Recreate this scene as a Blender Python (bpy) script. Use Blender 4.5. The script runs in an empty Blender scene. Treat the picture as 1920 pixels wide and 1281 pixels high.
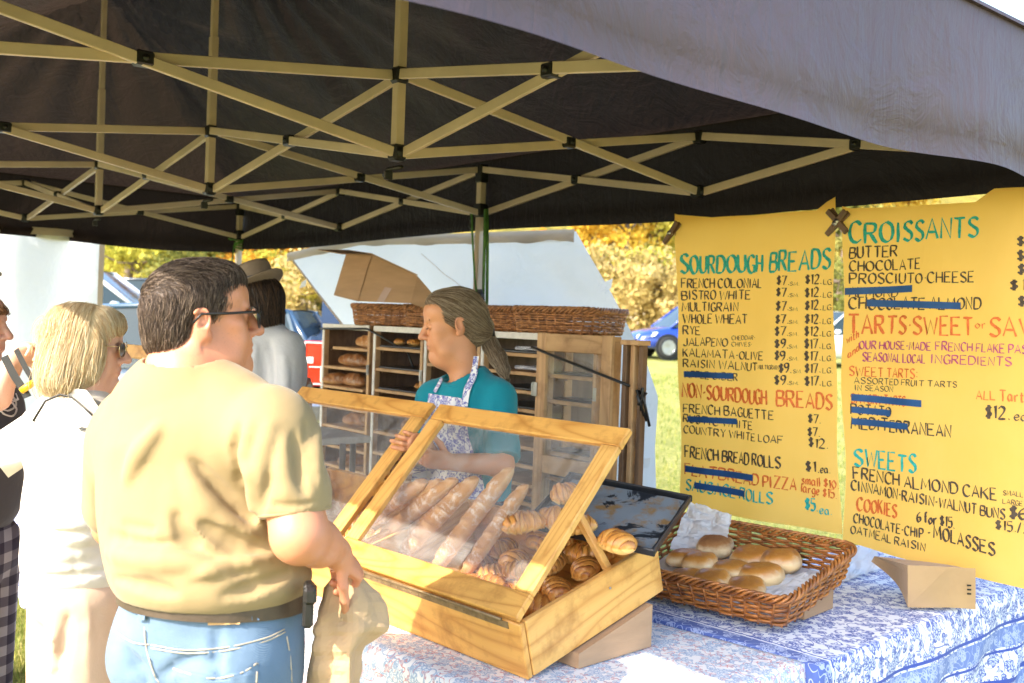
import bpy, math, random
import numpy as np
from mathutils import Vector, Matrix

random.seed(7)
RNG = np.random.RandomState(11)
SC = bpy.context.scene
COL = SC.collection

# ------------------------------------------------------------------ camera
FPX = 1890.0                       # focal length in pixels of the 1920 px wide photograph
PITCH, ROLL = -0.017, 0.0365
EYE = np.array([0.0, 0.0, 1.62])
_F = np.array([0, math.cos(PITCH), math.sin(PITCH)])
_R = np.array([1.0, 0, 0])
_U = np.array([0, -math.sin(PITCH), math.cos(PITCH)])
CR = math.cos(ROLL) * _R + math.sin(ROLL) * _U
CU = -math.sin(ROLL) * _R + math.cos(ROLL) * _U
cd = bpy.data.cameras.new("camera"); cam = bpy.data.objects.new("camera", cd); COL.objects.link(cam)
cd.sensor_width = 36; cd.lens = FPX / 1920 * 36; cd.clip_start = 0.02; cd.clip_end = 2000
cam.matrix_world = Matrix([[CR[0], CU[0], -_F[0], EYE[0]], [CR[1], CU[1], -_F[1], EYE[1]],
                           [CR[2], CU[2], -_F[2], EYE[2]], [0, 0, 0, 1]])
cd.dof.use_dof = True; cd.dof.focus_distance = 2.9; cd.dof.aperture_fstop = 4.5
SC.camera = cam

# ------------------------------------------------------------------ light
SUN_AZ, SUN_EL = math.radians(-128), math.radians(37)   # azimuth of the sun, clockwise from +Y
w = bpy.data.worlds.new("World"); SC.world = w; w.use_nodes = True
nt = w.node_tree; nt.nodes.clear()
sky = nt.nodes.new('ShaderNodeTexSky'); sky.sky_type = 'NISHITA'; sky.sun_disc = False
sky.sun_elevation = SUN_EL; sky.sun_rotation = SUN_AZ
sky.air_density = 1.0; sky.dust_density = 1.8; sky.ozone_density = 1.0
bg = nt.nodes.new('ShaderNodeBackground'); bg.inputs['Strength'].default_value = 0.15
wo = nt.nodes.new('ShaderNodeOutputWorld')
nt.links.new(sky.outputs[0], bg.inputs['Color']); nt.links.new(bg.outputs[0], wo.inputs['Surface'])
ld = bpy.data.lights.new("sun", 'SUN'); ld.energy = 2.25; ld.angle = math.radians(0.5); ld.color = (1, 0.90, 0.76)
sun = bpy.data.objects.new("sun", ld); COL.objects.link(sun)
TOSUN = Vector((math.sin(SUN_AZ) * math.cos(SUN_EL), math.cos(SUN_AZ) * math.cos(SUN_EL), math.sin(SUN_EL)))
sun.rotation_euler = TOSUN.to_track_quat('Z', 'Y').to_euler(); sun.location = (-8, -8, 12)
vs = SC.view_settings
vs.view_transform = 'Standard'; vs.look = 'None'; vs.gamma = 1; vs.use_curve_mapping = False
vs.exposure = 2.38
SC.cycles.max_bounces = 8; SC.cycles.transparent_max_bounces = 16; SC.cycles.diffuse_bounces = 5
SC.cycles.sample_clamp_indirect = 6
SC.cycles.use_denoising = True

# ------------------------------------------------------------------ geometry helpers
def vec(*a): return np.array(a, float)
def nrm(v): v = np.asarray(v, float); return v / (np.linalg.norm(v) + 1e-12)
def ray(u, v): return _F + CR * (u - 960) / FPX - CU * (v - 640.5) / FPX
def at(u, v, d): return EYE + ray(u, v) * d
def atz(u, v, z):
    r = ray(u, v); return EYE + r * ((z - EYE[2]) / r[2])
YAW = 0.872; UNIT = 1.52
TD = np.array([-math.cos(YAW), math.sin(YAW), 0])      # along the long side of the tent, away from the camera
TN = np.array([math.sin(YAW), math.cos(YAW), 0])       # outwards through the long far side
J0 = np.array([0.5125, 2.8775, 0]) * UNIT
def atside(u, v, off=0.0):                             # point on a vertical plane parallel to the far long side
    r = ray(u, v); p0 = J0 + TN * off
    return EYE + r * (np.dot(p0 - EYE, TN) / np.dot(r, TN))
def side(s, off, z): q = J0 + TD * s * UNIT + TN * off; return vec(q[0], q[1], z)
def rotz(a): c, s = math.cos(a), math.sin(a); return np.array([[c, -s, 0], [s, c, 0], [0, 0, 1.0]])
def rotx(a): c, s = math.cos(a), math.sin(a); return np.array([[1, 0, 0], [0, c, -s], [0, s, c]])
def roty(a): c, s = math.cos(a), math.sin(a); return np.array([[c, 0, s], [0, 1, 0], [-s, 0, c]])
def frame(y, z=(0, 0, 1)):                             # columns x,y,z with y along the given direction
    y = nrm(y); z = np.asarray(z, float); x = np.cross(y, z)
    if np.linalg.norm(x) < 1e-6: x = np.cross(y, (1, 0, 0))
    x = nrm(x); z = np.cross(x, y); return np.column_stack([x, y, z])

class MB:
    """collects shapes in world coordinates and links them as one mesh object"""
    def __init__(s): s.v = []; s.f = []; s.m = []; s.sm = []; s.a = []; s.n = 0
    def add(s, v, f, mi=0, smooth=False, k=0.0):
        v = np.asarray(v, float).reshape(-1, 3)
        s.v.append(v); s.f += [tuple(int(i) + s.n for i in q) for q in f]
        s.m += [mi] * len(f); s.sm += [smooth] * len(f)
        s.a.append(np.full(len(v), k) if np.isscalar(k) else np.asarray(k, float)); s.n += len(v); return s
    def box(s, c, size, R=None, mi=0, k=0.0, bev=0.0):
        h = np.array(size) / 2.0
        R = np.eye(3) if R is None else R
        if bev <= 0:
            p = np.array([[x, y, z] for z in (-1, 1) for y in (-1, 1) for x in (-1, 1)]) * h
            f = [(0, 2, 3, 1), (4, 5, 7, 6), (0, 1, 5, 4), (1, 3, 7, 5), (3, 2, 6, 7), (2, 0, 4, 6)]
        else:
            p = []; b = min(bev, h.min() * .9)
            for z in (-1, 1):
                for y in (-1, 1):
                    for x in (-1, 1):
                        sg = np.array([x, y, z])
                        for ax in range(3):
                            q = sg * (h - b); q[ax] = sg[ax] * h[ax]; p.append(q)
            p = np.array(p)
            I = lambda x, y, z, ax: (x + 2 * y + 4 * z) * 3 + ax
            f = []
            for ax in range(3):
                o = [i for i in range(3) if i != ax]
                for sgn in (0, 1):
                    q = []
                    for (a_, b_) in ((0, 0), (1, 0), (1, 1), (0, 1)):
                        c3 = [0, 0, 0]; c3[ax] = sgn; c3[o[0]] = a_; c3[o[1]] = b_; q.append(I(*c3, ax))
                    f.append(q)
                for a_ in (0, 1):
                    for b_ in (0, 1):
                        c0 = [0, 0, 0]; c1 = [0, 0, 0]; c1[ax] = 1
                        for c3 in (c0, c1): c3[o[0]] = a_; c3[o[1]] = b_
                        f.append((I(*c0, o[0]), I(*c1, o[0]), I(*c1, o[1]), I(*c0, o[1])))
            for x in (0, 1):
                for y in (0, 1):
                    for z in (0, 1): f.append((I(x, y, z, 0), I(x, y, z, 1), I(x, y, z, 2)))
            f2 = []
            for q in f:
                pts = p[list(q)]; n = np.cross(pts[1] - pts[0], pts[2] - pts[0])
                f2.append(tuple(q) if np.dot(n, pts.mean(0)) > 0 else tuple(q)[::-1])
            f = f2
        s.add(p @ R.T + np.asarray(c, float), f, mi, False, k); return s
    def bar(s, a, b, w_, h_, up=(0, 0, 1), mi=0, bev=0.0, k=0.0):
        a = np.asarray(a, float); b = np.asarray(b, float); R = frame(b - a, up)
        return s.box((a + b) / 2, (w_, np.linalg.norm(b - a), h_), R, mi, k, bev)
    def tube(s, pts, r, n=6, mi=0, caps=True, k=0.0, flat=1.0, up=None, closed=False):
        pts = np.asarray(pts, float); m = len(pts)
        r = np.full(m, r) if np.isscalar(r) else np.asarray(r, float)
        if closed: t = np.roll(pts, -1, 0) - np.roll(pts, 1, 0)
        else: t = np.gradient(pts, axis=0)
        t /= np.linalg.norm(t, axis=1)[:, None] + 1e-12
        ref = np.asarray(up, float) if up is not None else (vec(0, 0, 1) if abs(t[0][2]) < .9 else vec(1, 0, 0))
        X = np.zeros((m, 3)); last = ref
        for i in range(m):
            x = last - t[i] * np.dot(last, t[i])
            if np.linalg.norm(x) < 1e-6: x = np.cross(t[i], (1, 0.3, 0.2))
            x = nrm(x); X[i] = x; last = x
        Y = np.cross(t, X)
        an = np.arange(n) * 2 * math.pi / n
        V = pts[:, None, :] + r[:, None, None] * (np.cos(an)[None, :, None] * X[:, None, :] + flat * np.sin(an)[None, :, None] * Y[:, None, :])
        f = []
        for i in range(m if closed else m - 1):
            i2 = (i + 1) % m
            for j in range(n):
                j2 = (j + 1) % n; f.append((i * n + j, i * n + j2, i2 * n + j2, i2 * n + j))
        if caps and not closed: f.append(tuple(range(n))[::-1]); f.append(tuple((m - 1) * n + j for j in range(n)))
        kk = k if np.isscalar(k) else np.repeat(np.asarray(k), n)
        s.add(V.reshape(-1, 3), f, mi, True, kk); return s
    def grid(s, P, mi=0, smooth=True, k=0.0, flip=False, wrap=False):
        P = np.asarray(P, float); a, b = P.shape[:2]; f = []
        for i in range(a - 1):
            for j in range(b if wrap else b - 1):
                j2 = (j + 1) % b
                q = (i * b + j, i * b + j2, (i + 1) * b + j2, (i + 1) * b + j); f.append(q[::-1] if flip else q)
        s.add(P.reshape(-1, 3), f, mi, smooth, k if np.isscalar(k) else np.asarray(k).reshape(-1)); return s
    def prism(s, poly, nvec, mi=0, k=0.0):
        poly = np.asarray(poly, float); n = len(poly); V = np.vstack([poly, poly + np.asarray(nvec, float)])
        f = [tuple(range(n))[::-1], tuple(range(n, 2 * n))] + [(i, (i + 1) % n, n + (i + 1) % n, n + i) for i in range(n)]
        s.add(V, f, mi, False, k); return s
    def mesh(s, name, mats, org=(0, 0, 0)):
        me = bpy.data.meshes.new(name)
        v = np.vstack(s.v) - np.asarray(org, float)
        me.from_pydata(v.tolist(), [], s.f); me.update()
        for m_ in (mats if isinstance(mats, (list, tuple)) else [mats]): me.materials.append(m_)
        me.polygons.foreach_set('material_index', s.m); me.polygons.foreach_set('use_smooth', s.sm)
        a = np.concatenate(s.a)
        if np.any(a != 0):
            at_ = me.attributes.new('k', 'FLOAT', 'POINT'); at_.data.foreach_set('value', a.astype(np.float32))
        me.update(); return me
    def build(s, name, mats, parent=None, org=None):
        v = np.vstack(s.v)
        if parent is not None: o = wloc(parent)
        elif org is not None: o = np.asarray(org, float)
        else: lo, hi = v.min(0), v.max(0); o = np.array([(lo[0] + hi[0]) / 2, (lo[1] + hi[1]) / 2, lo[2]])
        ob = bpy.data.objects.new(name, s.mesh(name, mats, o)); COL.objects.link(ob)
        if parent is not None: ob.parent = parent
        else: ob.location = o
        return ob

def wloc(o):
    p = np.array(o.location)
    while o.parent: o = o.parent; p = p + np.array(o.location)
    return p
def tag(o, label=None, cat=None, group=None, kind=None):
    if label: o['label'] = label
    if cat: o['category'] = cat
    if group: o['group'] = group
    if kind: o['kind'] = kind
    return o
def thing(name, label, cat, loc, group=None):
    o = bpy.data.objects.new(name, None); COL.objects.link(o); o.location = loc; o.empty_display_size = .1
    return tag(o, label, cat, group)
def copy_tree(o, parent=None):
    c = o.copy(); COL.objects.link(c); c.parent = parent
    for ch in list(o.children): copy_tree(ch, c)
    return c
def inst(name, me, loc, R=None, scale=1.0, parent=None, mat=None):
    o = bpy.data.objects.new(name, me); COL.objects.link(o)
    sc3 = np.diag([scale] * 3) if np.isscalar(scale) else np.diag(scale)
    A = (np.eye(3) if R is None else R) @ sc3
    M4 = Matrix([[A[0][0], A[0][1], A[0][2], loc[0]], [A[1][0], A[1][1], A[1][2], loc[1]], [A[2][0], A[2][1], A[2][2], loc[2]], [0, 0, 0, 1]])
    l, q, s_ = M4.decompose(); o.location = l; o.rotation_euler = q.to_euler(); o.scale = s_
    if parent is not None: o.parent = parent; o.location = Vector(np.asarray(loc, float) - wloc(parent))
    return o

# ------------------------------------------------------------------ smooth numpy noise
_T = np.random.RandomState(5).rand(32, 32, 32)
def noise3(p, sc=1.0):
    p = np.asarray(p, float) * sc; i = np.floor(p).astype(int); f = p - i; f = f * f * (3 - 2 * f)
    g = lambda a, b, c: _T[(i[..., 0] + a) & 31, (i[..., 1] + b) & 31, (i[..., 2] + c) & 31]
    x0 = g(0, 0, 0) * (1 - f[..., 0]) + g(1, 0, 0) * f[..., 0]; x1 = g(0, 1, 0) * (1 - f[..., 0]) + g(1, 1, 0) * f[..., 0]
    x2 = g(0, 0, 1) * (1 - f[..., 0]) + g(1, 0, 1) * f[..., 0]; x3 = g(0, 1, 1) * (1 - f[..., 0]) + g(1, 1, 1) * f[..., 0]
    y0 = x0 * (1 - f[..., 1]) + x1 * f[..., 1]; y1 = x2 * (1 - f[..., 1]) + x3 * f[..., 1]
    return (y0 * (1 - f[..., 2]) + y1 * f[..., 2]) * 2 - 1

# ------------------------------------------------------------------ implicit surfaces (one continuous skin per body)
class Field:
    def __init__(s, lo, hi, h):
        s.lo = np.asarray(lo, float); s.h = h
        s.n = np.maximum(4, np.ceil((np.asarray(hi) - s.lo) / h).astype(int) + 1)
        s.ax = [s.lo[i] + np.arange(s.n[i]) * h for i in range(3)]
        s.d = np.full(tuple(s.n), 1.0, np.float32)
    def _sl(s, lo, hi):
        a = np.clip(np.floor((lo - s.lo) / s.h).astype(int), 0, s.n); b = np.clip(np.ceil((hi - s.lo) / s.h).astype(int) + 1, 0, s.n)
        return tuple(slice(a[i], b[i]) for i in range(3))
    def _pts(s, sl): return np.stack(np.meshgrid(s.ax[0][sl[0]], s.ax[1][sl[1]], s.ax[2][sl[2]], indexing='ij'), -1)
    def put(s, fn, lo, hi, k, op='u'):
        m = k + 4 * s.h + .01
        sl = s._sl(np.asarray(lo) - m, np.asarray(hi) + m)
        if any(q.stop <= q.start for q in sl): return s
        d = fn(s._pts(sl)); o = s.d[sl]
        if op == 'u':
            if k > 0: h = np.clip(.5 + .5 * (o - d) / k, 0, 1); r = o * (1 - h) + d * h - k * h * (1 - h)
            else: r = np.minimum(o, d)
        else:
            h = np.clip(.5 - .5 * (o + d) / k, 0, 1); r = o * (1 - h) - d * h + k * h * (1 - h)
        s.d[sl] = r; return s
    def ell(s, c, r, R=None, k=.02, op='u'):
        c = np.asarray(c, float); r = np.asarray(r, float); R = np.eye(3) if R is None else R
        def fn(p):
            q = (p - c) @ R; a = q / r; k0 = np.sqrt((a * a).sum(-1)); k1 = np.sqrt(((q / (r * r)) ** 2).sum(-1)) + 1e-9
            return k0 * (k0 - 1) / k1
        e = np.abs(R) @ r
        return s.put(fn, c - e, c + e, k, op)
    def cap(s, a, b, ra, rb=None, k=.02, op='u', sq=None):
        a = np.asarray(a, float); b = np.asarray(b, float); rb = ra if rb is None else rb; ab = b - a; L2 = np.dot(ab, ab) + 1e-12
        def fn(p):
            t = np.clip(((p - a) @ ab) / L2, 0, 1); q = p - a - t[..., None] * ab
            if sq is not None:                       # flatten along direction sq[0] by factor sq[1]
                n_ = nrm(sq[0]); q = q + (q @ n_)[..., None] * n_ * (sq[1] - 1)
            return np.sqrt((q * q).sum(-1)) - (ra + (rb - ra) * t)
        R_ = max(ra, rb)
        return s.put(fn, np.minimum(a, b) - R_, np.maximum(a, b) + R_, k, op)
    def path(s, pts, rs, k=.02, op='u', sq=None):
        for i in range(len(pts) - 1): s.cap(pts[i], pts[i + 1], rs[i], rs[i + 1], k if i == 0 or op != 'u' else min(k, .012), op, sq)
        return s
    def cut(s, p0, n_, k=.004):                      # remove the half space in front of a plane
        n_ = nrm(n_); p0 = np.asarray(p0, float); P = s._pts(s._sl(s.lo - 1, s.lo + s.n * s.h + 1))
        s.d = np.maximum(s.d, (P - p0) @ n_); return s
    def noise(s, amp, sc, seed=0, aniso=(1, 1, 1)):
        m = np.abs(s.d) < amp * 3 + 3 * s.h; idx = np.argwhere(m)
        p = s.lo + idx * s.h; s.d[m] += (amp * noise3(p * np.array(aniso) + seed * 3.7, sc)).astype(np.float32); return s
    def sample(s, p):
        q = (np.asarray(p) - s.lo) / s.h; q = np.clip(q, 0, s.n - 1.001); i = q.astype(int); f = q - i; r = 0
        for a in (0, 1):
            for b in (0, 1):
                for c in (0, 1):
                    wt = (f[..., 0] if a else 1 - f[..., 0]) * (f[..., 1] if b else 1 - f[..., 1]) * (f[..., 2] if c else 1 - f[..., 2])
                    r = r + wt * s.d[i[..., 0] + a, i[..., 1] + b, i[..., 2] + c]
        return r
    def grad(s, p):
        p = np.asarray(p); e = s.h; g = np.stack([s.sample(p + np.eye(3)[i] * e) - s.sample(p - np.eye(3)[i] * e) for i in range(3)], -1)
        return g / (np.linalg.norm(g, axis=-1, keepdims=True) + 1e-9)
    def blank(s):
        o = Field.__new__(Field); o.lo, o.h, o.n, o.ax = s.lo, s.h, s.n, s.ax; o.d = np.full(tuple(s.n), 1.0, np.float32); return o
    def join(s, o, k):
        h = np.clip(.5 + .5 * (s.d - o.d) / k, 0, 1); s.d = (s.d * (1 - h) + o.d * h - k * h * (1 - h)).astype(np.float32); return s
    def mesh(s):
        d = s.d; s.d[0], s.d[-1], s.d[:, 0], s.d[:, -1], s.d[:, :, 0], s.d[:, :, -1] = [np.maximum(q, .001) for q in (d[0], d[-1], d[:, 0], d[:, -1], d[:, :, 0], d[:, :, -1])]
        d = s.d; I = d < 0
        c = [I[a:I.shape[0] - 1 + a, b:I.shape[1] - 1 + b, e:I.shape[2] - 1 + e] for a in (0, 1) for b in (0, 1) for e in (0, 1)]
        sm = sum(x.astype(np.int8) for x in c); act = (sm > 0) & (sm < 8)
        ids = np.argwhere(act); vid = np.full(act.shape, -1, np.int64); vid[act] = np.arange(len(ids))
        corner = [(a, b, e) for a in (0, 1) for b in (0, 1) for e in (0, 1)]
        D = np.stack([d[ids[:, 0] + a, ids[:, 1] + b, ids[:, 2] + e] for a, b, e in corner], 1)
        acc = np.zeros((len(ids), 3)); cnt = np.zeros(len(ids))
        for i in range(8):
            for j in range(i + 1, 8):
                ci, cj = np.array(corner[i]), np.array(corner[j])
                if np.abs(ci - cj).sum() != 1: continue
                a, b = D[:, i], D[:, j]; m = (a < 0) != (b < 0); t = np.where(m, a / (a - b + 1e-12), 0)
                acc += np.where(m[:, None], ci + t[:, None] * (cj - ci), 0); cnt += m
        V = s.lo + (ids + acc / cnt[:, None]) * s.h
        F = []
        for ax in range(3):
            o = [(ax + 1) % 3, (ax + 2) % 3]
            sl0 = [slice(None)] * 3; sl1 = [slice(None)] * 3; sl0[ax] = slice(0, -1); sl1[ax] = slice(1, None)
            A = I[tuple(sl0)]; B = I[tuple(sl1)]
            e = np.argwhere(A != B); e = e[(e[:, o[0]] > 0) & (e[:, o[1]] > 0)]
            e = e[(e[:, o[0]] < act.shape[o[0]]) & (e[:, o[1]] < act.shape[o[1]])]
            if not len(e): continue
            q = []
            for (x, y) in ((-1, -1), (0, -1), (0, 0), (-1, 0)):
                g = e.copy(); g[:, o[0]] += x; g[:, o[1]] += y; q.append(vid[g[:, 0], g[:, 1], g[:, 2]])
            q = np.stack(q, 1); ins = A[e[:, 0], e[:, 1], e[:, 2]]; q[~ins] = q[~ins][:, ::-1]; F.append(q)
        F = np.vstack(F); F = F[(F >= 0).all(1)]
        return V, F
    def build(s, name, mat, parent=None, kf=None):
        V, F = s.mesh(); mb = MB(); mb.add(V, F.tolist(), 0, True, 0.0 if kf is None else kf(V)); return mb.build(name, mat, parent)

def strands(fld, mb, n, flow, length, rad, seed, accept=None, segs=8, lift=.002, wob=.15, pts=None, stick=1.0):
    """thin hair tubes that start on a hair volume's surface and follow a flow direction along it"""
    rs = np.random.RandomState(seed)
    if pts is None: V, _ = fld.mesh(); P = V
    else: P = pts
    if accept is not None: P = P[accept(P)]
    if len(P) == 0: return
    P = P[rs.randint(0, len(P), n)] + rs.normal(0, fld.h * .5, (n, 3))
    L = length * (0.6 + .6 * rs.rand(n)); off = lift * rs.rand(n); kk = rs.rand(n)
    path = [P.copy()]; w1 = rs.normal(0, wob, (n, 3))
    for i in range(segs):
        g = fld.grad(P); f = flow(P) + w1; f = f - g * (f * g).sum(-1, keepdims=True) * stick
        f /= np.linalg.norm(f, axis=1)[:, None] + 1e-9
        P = P + f * (L / segs)[:, None]
        if stick > 0: P = P - g * ((fld.sample(P) - off) * stick)[:, None]
        w1 = w1 * .8 + rs.normal(0, wob * .3, (n, 3)); path.append(P.copy())
    path = np.stack(path, 1)
    prof = np.sin(np.linspace(.35, math.pi * .97, segs + 1)) ** .5 * rad
    T = np.gradient(path, axis=1); T /= np.linalg.norm(T, axis=2, keepdims=True) + 1e-9
    G = np.cross(T, rs.normal(0, 1, (n, 1, 3))); G /= np.linalg.norm(G, axis=2, keepdims=True) + 1e-9; H = np.cross(T, G)
    an = np.arange(3) * 2 * math.pi / 3
    V = path[:, :, None, :] + prof[None, :, None, None] * (np.cos(an)[None, None, :, None] * G[:, :, None, :] + np.sin(an)[None, None, :, None] * H[:, :, None, :])
    m = segs + 1; base = np.arange(n) * m * 3; f = []
    q = np.array([(i * 3 + j, i * 3 + (j + 1) % 3, (i + 1) * 3 + (j + 1) % 3, (i + 1) * 3 + j) for i in range(segs) for j in range(3)])
    F = (base[:, None, None] + q[None]).reshape(-1, 4)
    mb.add(V.reshape(-1, 3), F.tolist(), 0, True, np.repeat(kk, m * 3) + .001)
# ------------------------------------------------------------------ materials
class NT:
    def __init__(s, name):
        s.m = bpy.data.materials.new(name); s.m.use_nodes = True; s.t = s.m.node_tree; s.t.nodes.clear()
        s.out = s.t.nodes.new('ShaderNodeOutputMaterial')
    def n(s, typ, ins=None, **kw):
        x = s.t.nodes.new('ShaderNode' + typ)
        for a, b in kw.items(): setattr(x, a, b)
        for a, b in (ins or {}).items(): s.set(x.inputs[a], b)
        return x
    def set(s, sock, b):
        if hasattr(b, 'outputs'): b = b.outputs[0]
        if isinstance(b, bpy.types.NodeSocket): s.t.links.new(b, sock)
        elif isinstance(b, (tuple, list)) and len(b) == 3 and sock.type == 'RGBA': sock.default_value = (*b, 1)
        else: sock.default_value = b
    def math(s, op, a, b=0.0, c=0.0, clamp=False):
        x = s.n('Math', operation=op, use_clamp=clamp); s.set(x.inputs[0], a); s.set(x.inputs[1], b); s.set(x.inputs[2], c); return x.outputs[0]
    def mix(s, f, a, b, typ='RGBA', blend='MIX'):
        x = s.t.nodes.new('ShaderNodeMix'); x.data_type = typ
        if typ == 'RGBA': x.blend_type = blend; i = (0, 6, 7); o = 2
        else: i = (0, 2, 3); o = 0
        s.set(x.inputs[i[0]], f); s.set(x.inputs[i[1]], a); s.set(x.inputs[i[2]], b); return x.outputs[o]
    def ramp(s, f, stops, interp='LINEAR'):
        x = s.t.nodes.new('ShaderNodeValToRGB'); x.color_ramp.interpolation = interp; e = x.color_ramp.elements
        while len(e) < len(stops): e.new(.5)
        for q, (p, c) in zip(e, stops): q.position = p; q.color = (*c, 1) if len(c) == 3 else c
        s.set(x.inputs[0], f); return x.outputs[0]
    def coord(s, scale=(1, 1, 1), rot=(0, 0, 0), loc=(0, 0, 0), src='Object'):
        tc = s.n('TexCoord'); mp = s.n('Mapping'); s.t.links.new(tc.outputs[src], mp.inputs[0])
        mp.inputs['Scale'].default_value = scale; mp.inputs['Rotation'].default_value = rot; mp.inputs['Location'].default_value = loc; return mp.outputs[0]
    def noise(s, v, sc, det=3, rough=.5, dist=0): x = s.n('TexNoise', {'Vector': v, 'Scale': sc, 'Detail': det, 'Roughness': rough, 'Distortion': dist}); return x.outputs[0]
    def bump(s, h, st=.3, dist=.01, nrm_=None):
        x = s.n('Bump', {'Strength': st, 'Distance': dist, 'Height': h})
        if nrm_ is not None: s.set(x.inputs['Normal'], nrm_)
        return x.outputs[0]
    def attr(s, name='k'): x = s.n('Attribute', attribute_name=name); return x.outputs['Fac']
    def bsdf(s, col, rough=.6, metal=0, spec=.5, normal=None, sub=0, subr=(.01, .004, .002), sheen=0, coat=0, emis=None, es=1):
        b = s.n('BsdfPrincipled', {'Base Color': col, 'Roughness': rough, 'Metallic': metal, 'Specular IOR Level': spec})
        if normal is not None: s.set(b.inputs['Normal'], normal)
        if sub: b.inputs['Subsurface Weight'].default_value = sub; b.inputs['Subsurface Radius'].default_value = subr; b.inputs['Subsurface Scale'].default_value = 1.0
        if sheen: b.inputs['Sheen Weight'].default_value = sheen
        if coat: b.inputs['Coat Weight'].default_value = coat; b.inputs['Coat Roughness'].default_value = .08
        return b
    def done(s, b): s.t.links.new(b.outputs[0], s.out.inputs['Surface']); return s.m

def M(name, col, rough=.6, var=.12, vs_=6, bump=.15, bs=80, bd=.004, metal=0, spec=.5, sub=0, sheen=0, coat=0, stretch=(1, 1, 1), col2=None):
    t = NT(name); v = t.coord(stretch); n1 = t.noise(v, vs_, 4, .6)
    c2 = col2 if col2 is not None else tuple(max(0, c * (1 - 2.2 * var)) for c in col); c1 = tuple(min(1, c * (1 + var)) for c in col)
    c = t.ramp(n1, [(.3, c2), (.7, c1)])
    nb = t.bump(t.noise(v, bs, 3, .6), bump, bd) if bump else None
    return t.done(t.bsdf(c, rough, metal, spec, nb, sub, sheen=sheen, coat=coat))

def cloth(name, col, trans=0.0, tcol=None, var=.06, weave=900, wr=.5, wsc=7, rough=.85, wst=(1, 1, 1)):
    """woven cloth: fine weave, soft creases, optional light coming through"""
    t = NT(name); v = t.coord(); v2 = t.coord(wst)
    c = t.ramp(t.noise(v, 5, 4, .6), [(.3, tuple(x * (1 - var * 2) for x in col)), (.7, tuple(min(1, x * (1 + var)) for x in col))])
    b1 = t.bump(t.noise(v2, wsc, 5, .55, .6), wr, .012); b2 = t.bump(t.noise(v, weave, 2), .12, .001, b1)
    d = t.bsdf(c, rough, 0, .25, b2, sheen=.15)
    if trans:
        tr = t.n('BsdfTranslucent', {'Color': tcol or col, 'Normal': b2}); mx = t.n('MixShader', {0: trans}); t.t.links.new(d.outputs[0], mx.inputs[1]); t.t.links.new(tr.outputs[0], mx.inputs[2]); return t.done(mx)
    return t.done(d)

def wood(name, light, dark, axis=0, rings=26, rough=.5, knots=True, dirt=.0):
    """sawn board: long stretched growth rings with cathedral arches, fine fibres, worn patches"""
    t = NT(name); st = [4.6, 4.6, 4.6]; st[axis] = .55; v = t.coord(tuple(st))
    big = t.noise(v, 1.1, 2, .4, .3)
    rg = t.math('FRACT', t.math('MULTIPLY', big, rings)); rg = t.math('POWER', t.math('ABSOLUTE', t.math('SUBTRACT', t.math('MULTIPLY', rg, 2), 1)), 2.5)
    st2 = [60.0, 60.0, 60.0]; st2[axis] = 2.0; fib = t.noise(t.coord(tuple(st2)), 4, 3, .7)
    fac = t.math('ADD', t.math('MULTIPLY', rg, .55), t.math('MULTIPLY', fib, .45))
    c = t.ramp(fac, [(.15, light), (.5, tuple((a * 2 + b) / 3 for a, b in zip(light, dark))), (.95, dark)])
    wear = t.noise(t.coord(), 9, 5, .65)
    c = t.mix(t.ramp(wear, [(.5, (0, 0, 0)), (.8, (1, 1, 1))]), c, tuple(x * .72 for x in dark))
    if dirt:
        dn = t.noise(t.coord(loc=(3, 1, 2)), 5, 6, .7); c = t.mix(t.ramp(dn, [(.56, (0, 0, 0)), (.68, (dirt, dirt, dirt))]), c, (.09, .055, .03))
    return t.done(t.bsdf(c, rough, 0, .4, t.bump(fac, .25, .002), coat=.1))

def hairmat(name, c1, c2, c3, rough=.55):
    t = NT(name); k = t.attr(); n1 = t.noise(t.coord(), 30, 3); f = t.math('ADD', t.math('MULTIPLY', k, .75), t.math('MULTIPLY', n1, .3))
    c = t.ramp(f, [(.15, c1), (.5, c2), (.85, c3)])
    b = t.bsdf(c, rough, 0, .5); tr = t.n('BsdfTranslucent', {'Color': c}); mx = t.n('MixShader', {0: .22}); t.t.links.new(b.outputs[0], mx.inputs[1]); t.t.links.new(tr.outputs[0], mx.inputs[2])
    return t.done(mx)

def skinmat(name, col, red=(.62, .20, .12)):
    t = NT(name); v = t.coord(); k = t.attr()
    n1 = t.ramp(t.noise(v, 14, 4, .6), [(.35, (0, 0, 0)), (.75, (1, 1, 1))])
    c = t.mix(t.math('MULTIPLY', n1, .35), col, tuple(a * .65 + b * .35 for a, b in zip(col, red)))
    c = t.mix(k, c, (.50, .17, .13))
    sp = t.ramp(t.noise(v, 180, 2), [(.62, (0, 0, 0)), (.72, (1, 1, 1))]); c = t.mix(t.math('MULTIPLY', sp, .25), c, tuple(x * .6 for x in col))
    nb = t.bump(t.noise(v, 260, 3, .7), .25, .0012, t.bump(t.noise(v, 40, 3, .6), .12, .004))
    return t.done(t.bsdf(c, .46, 0, .45, nb, sub=.12, subr=(.012, .004, .002)))

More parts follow.
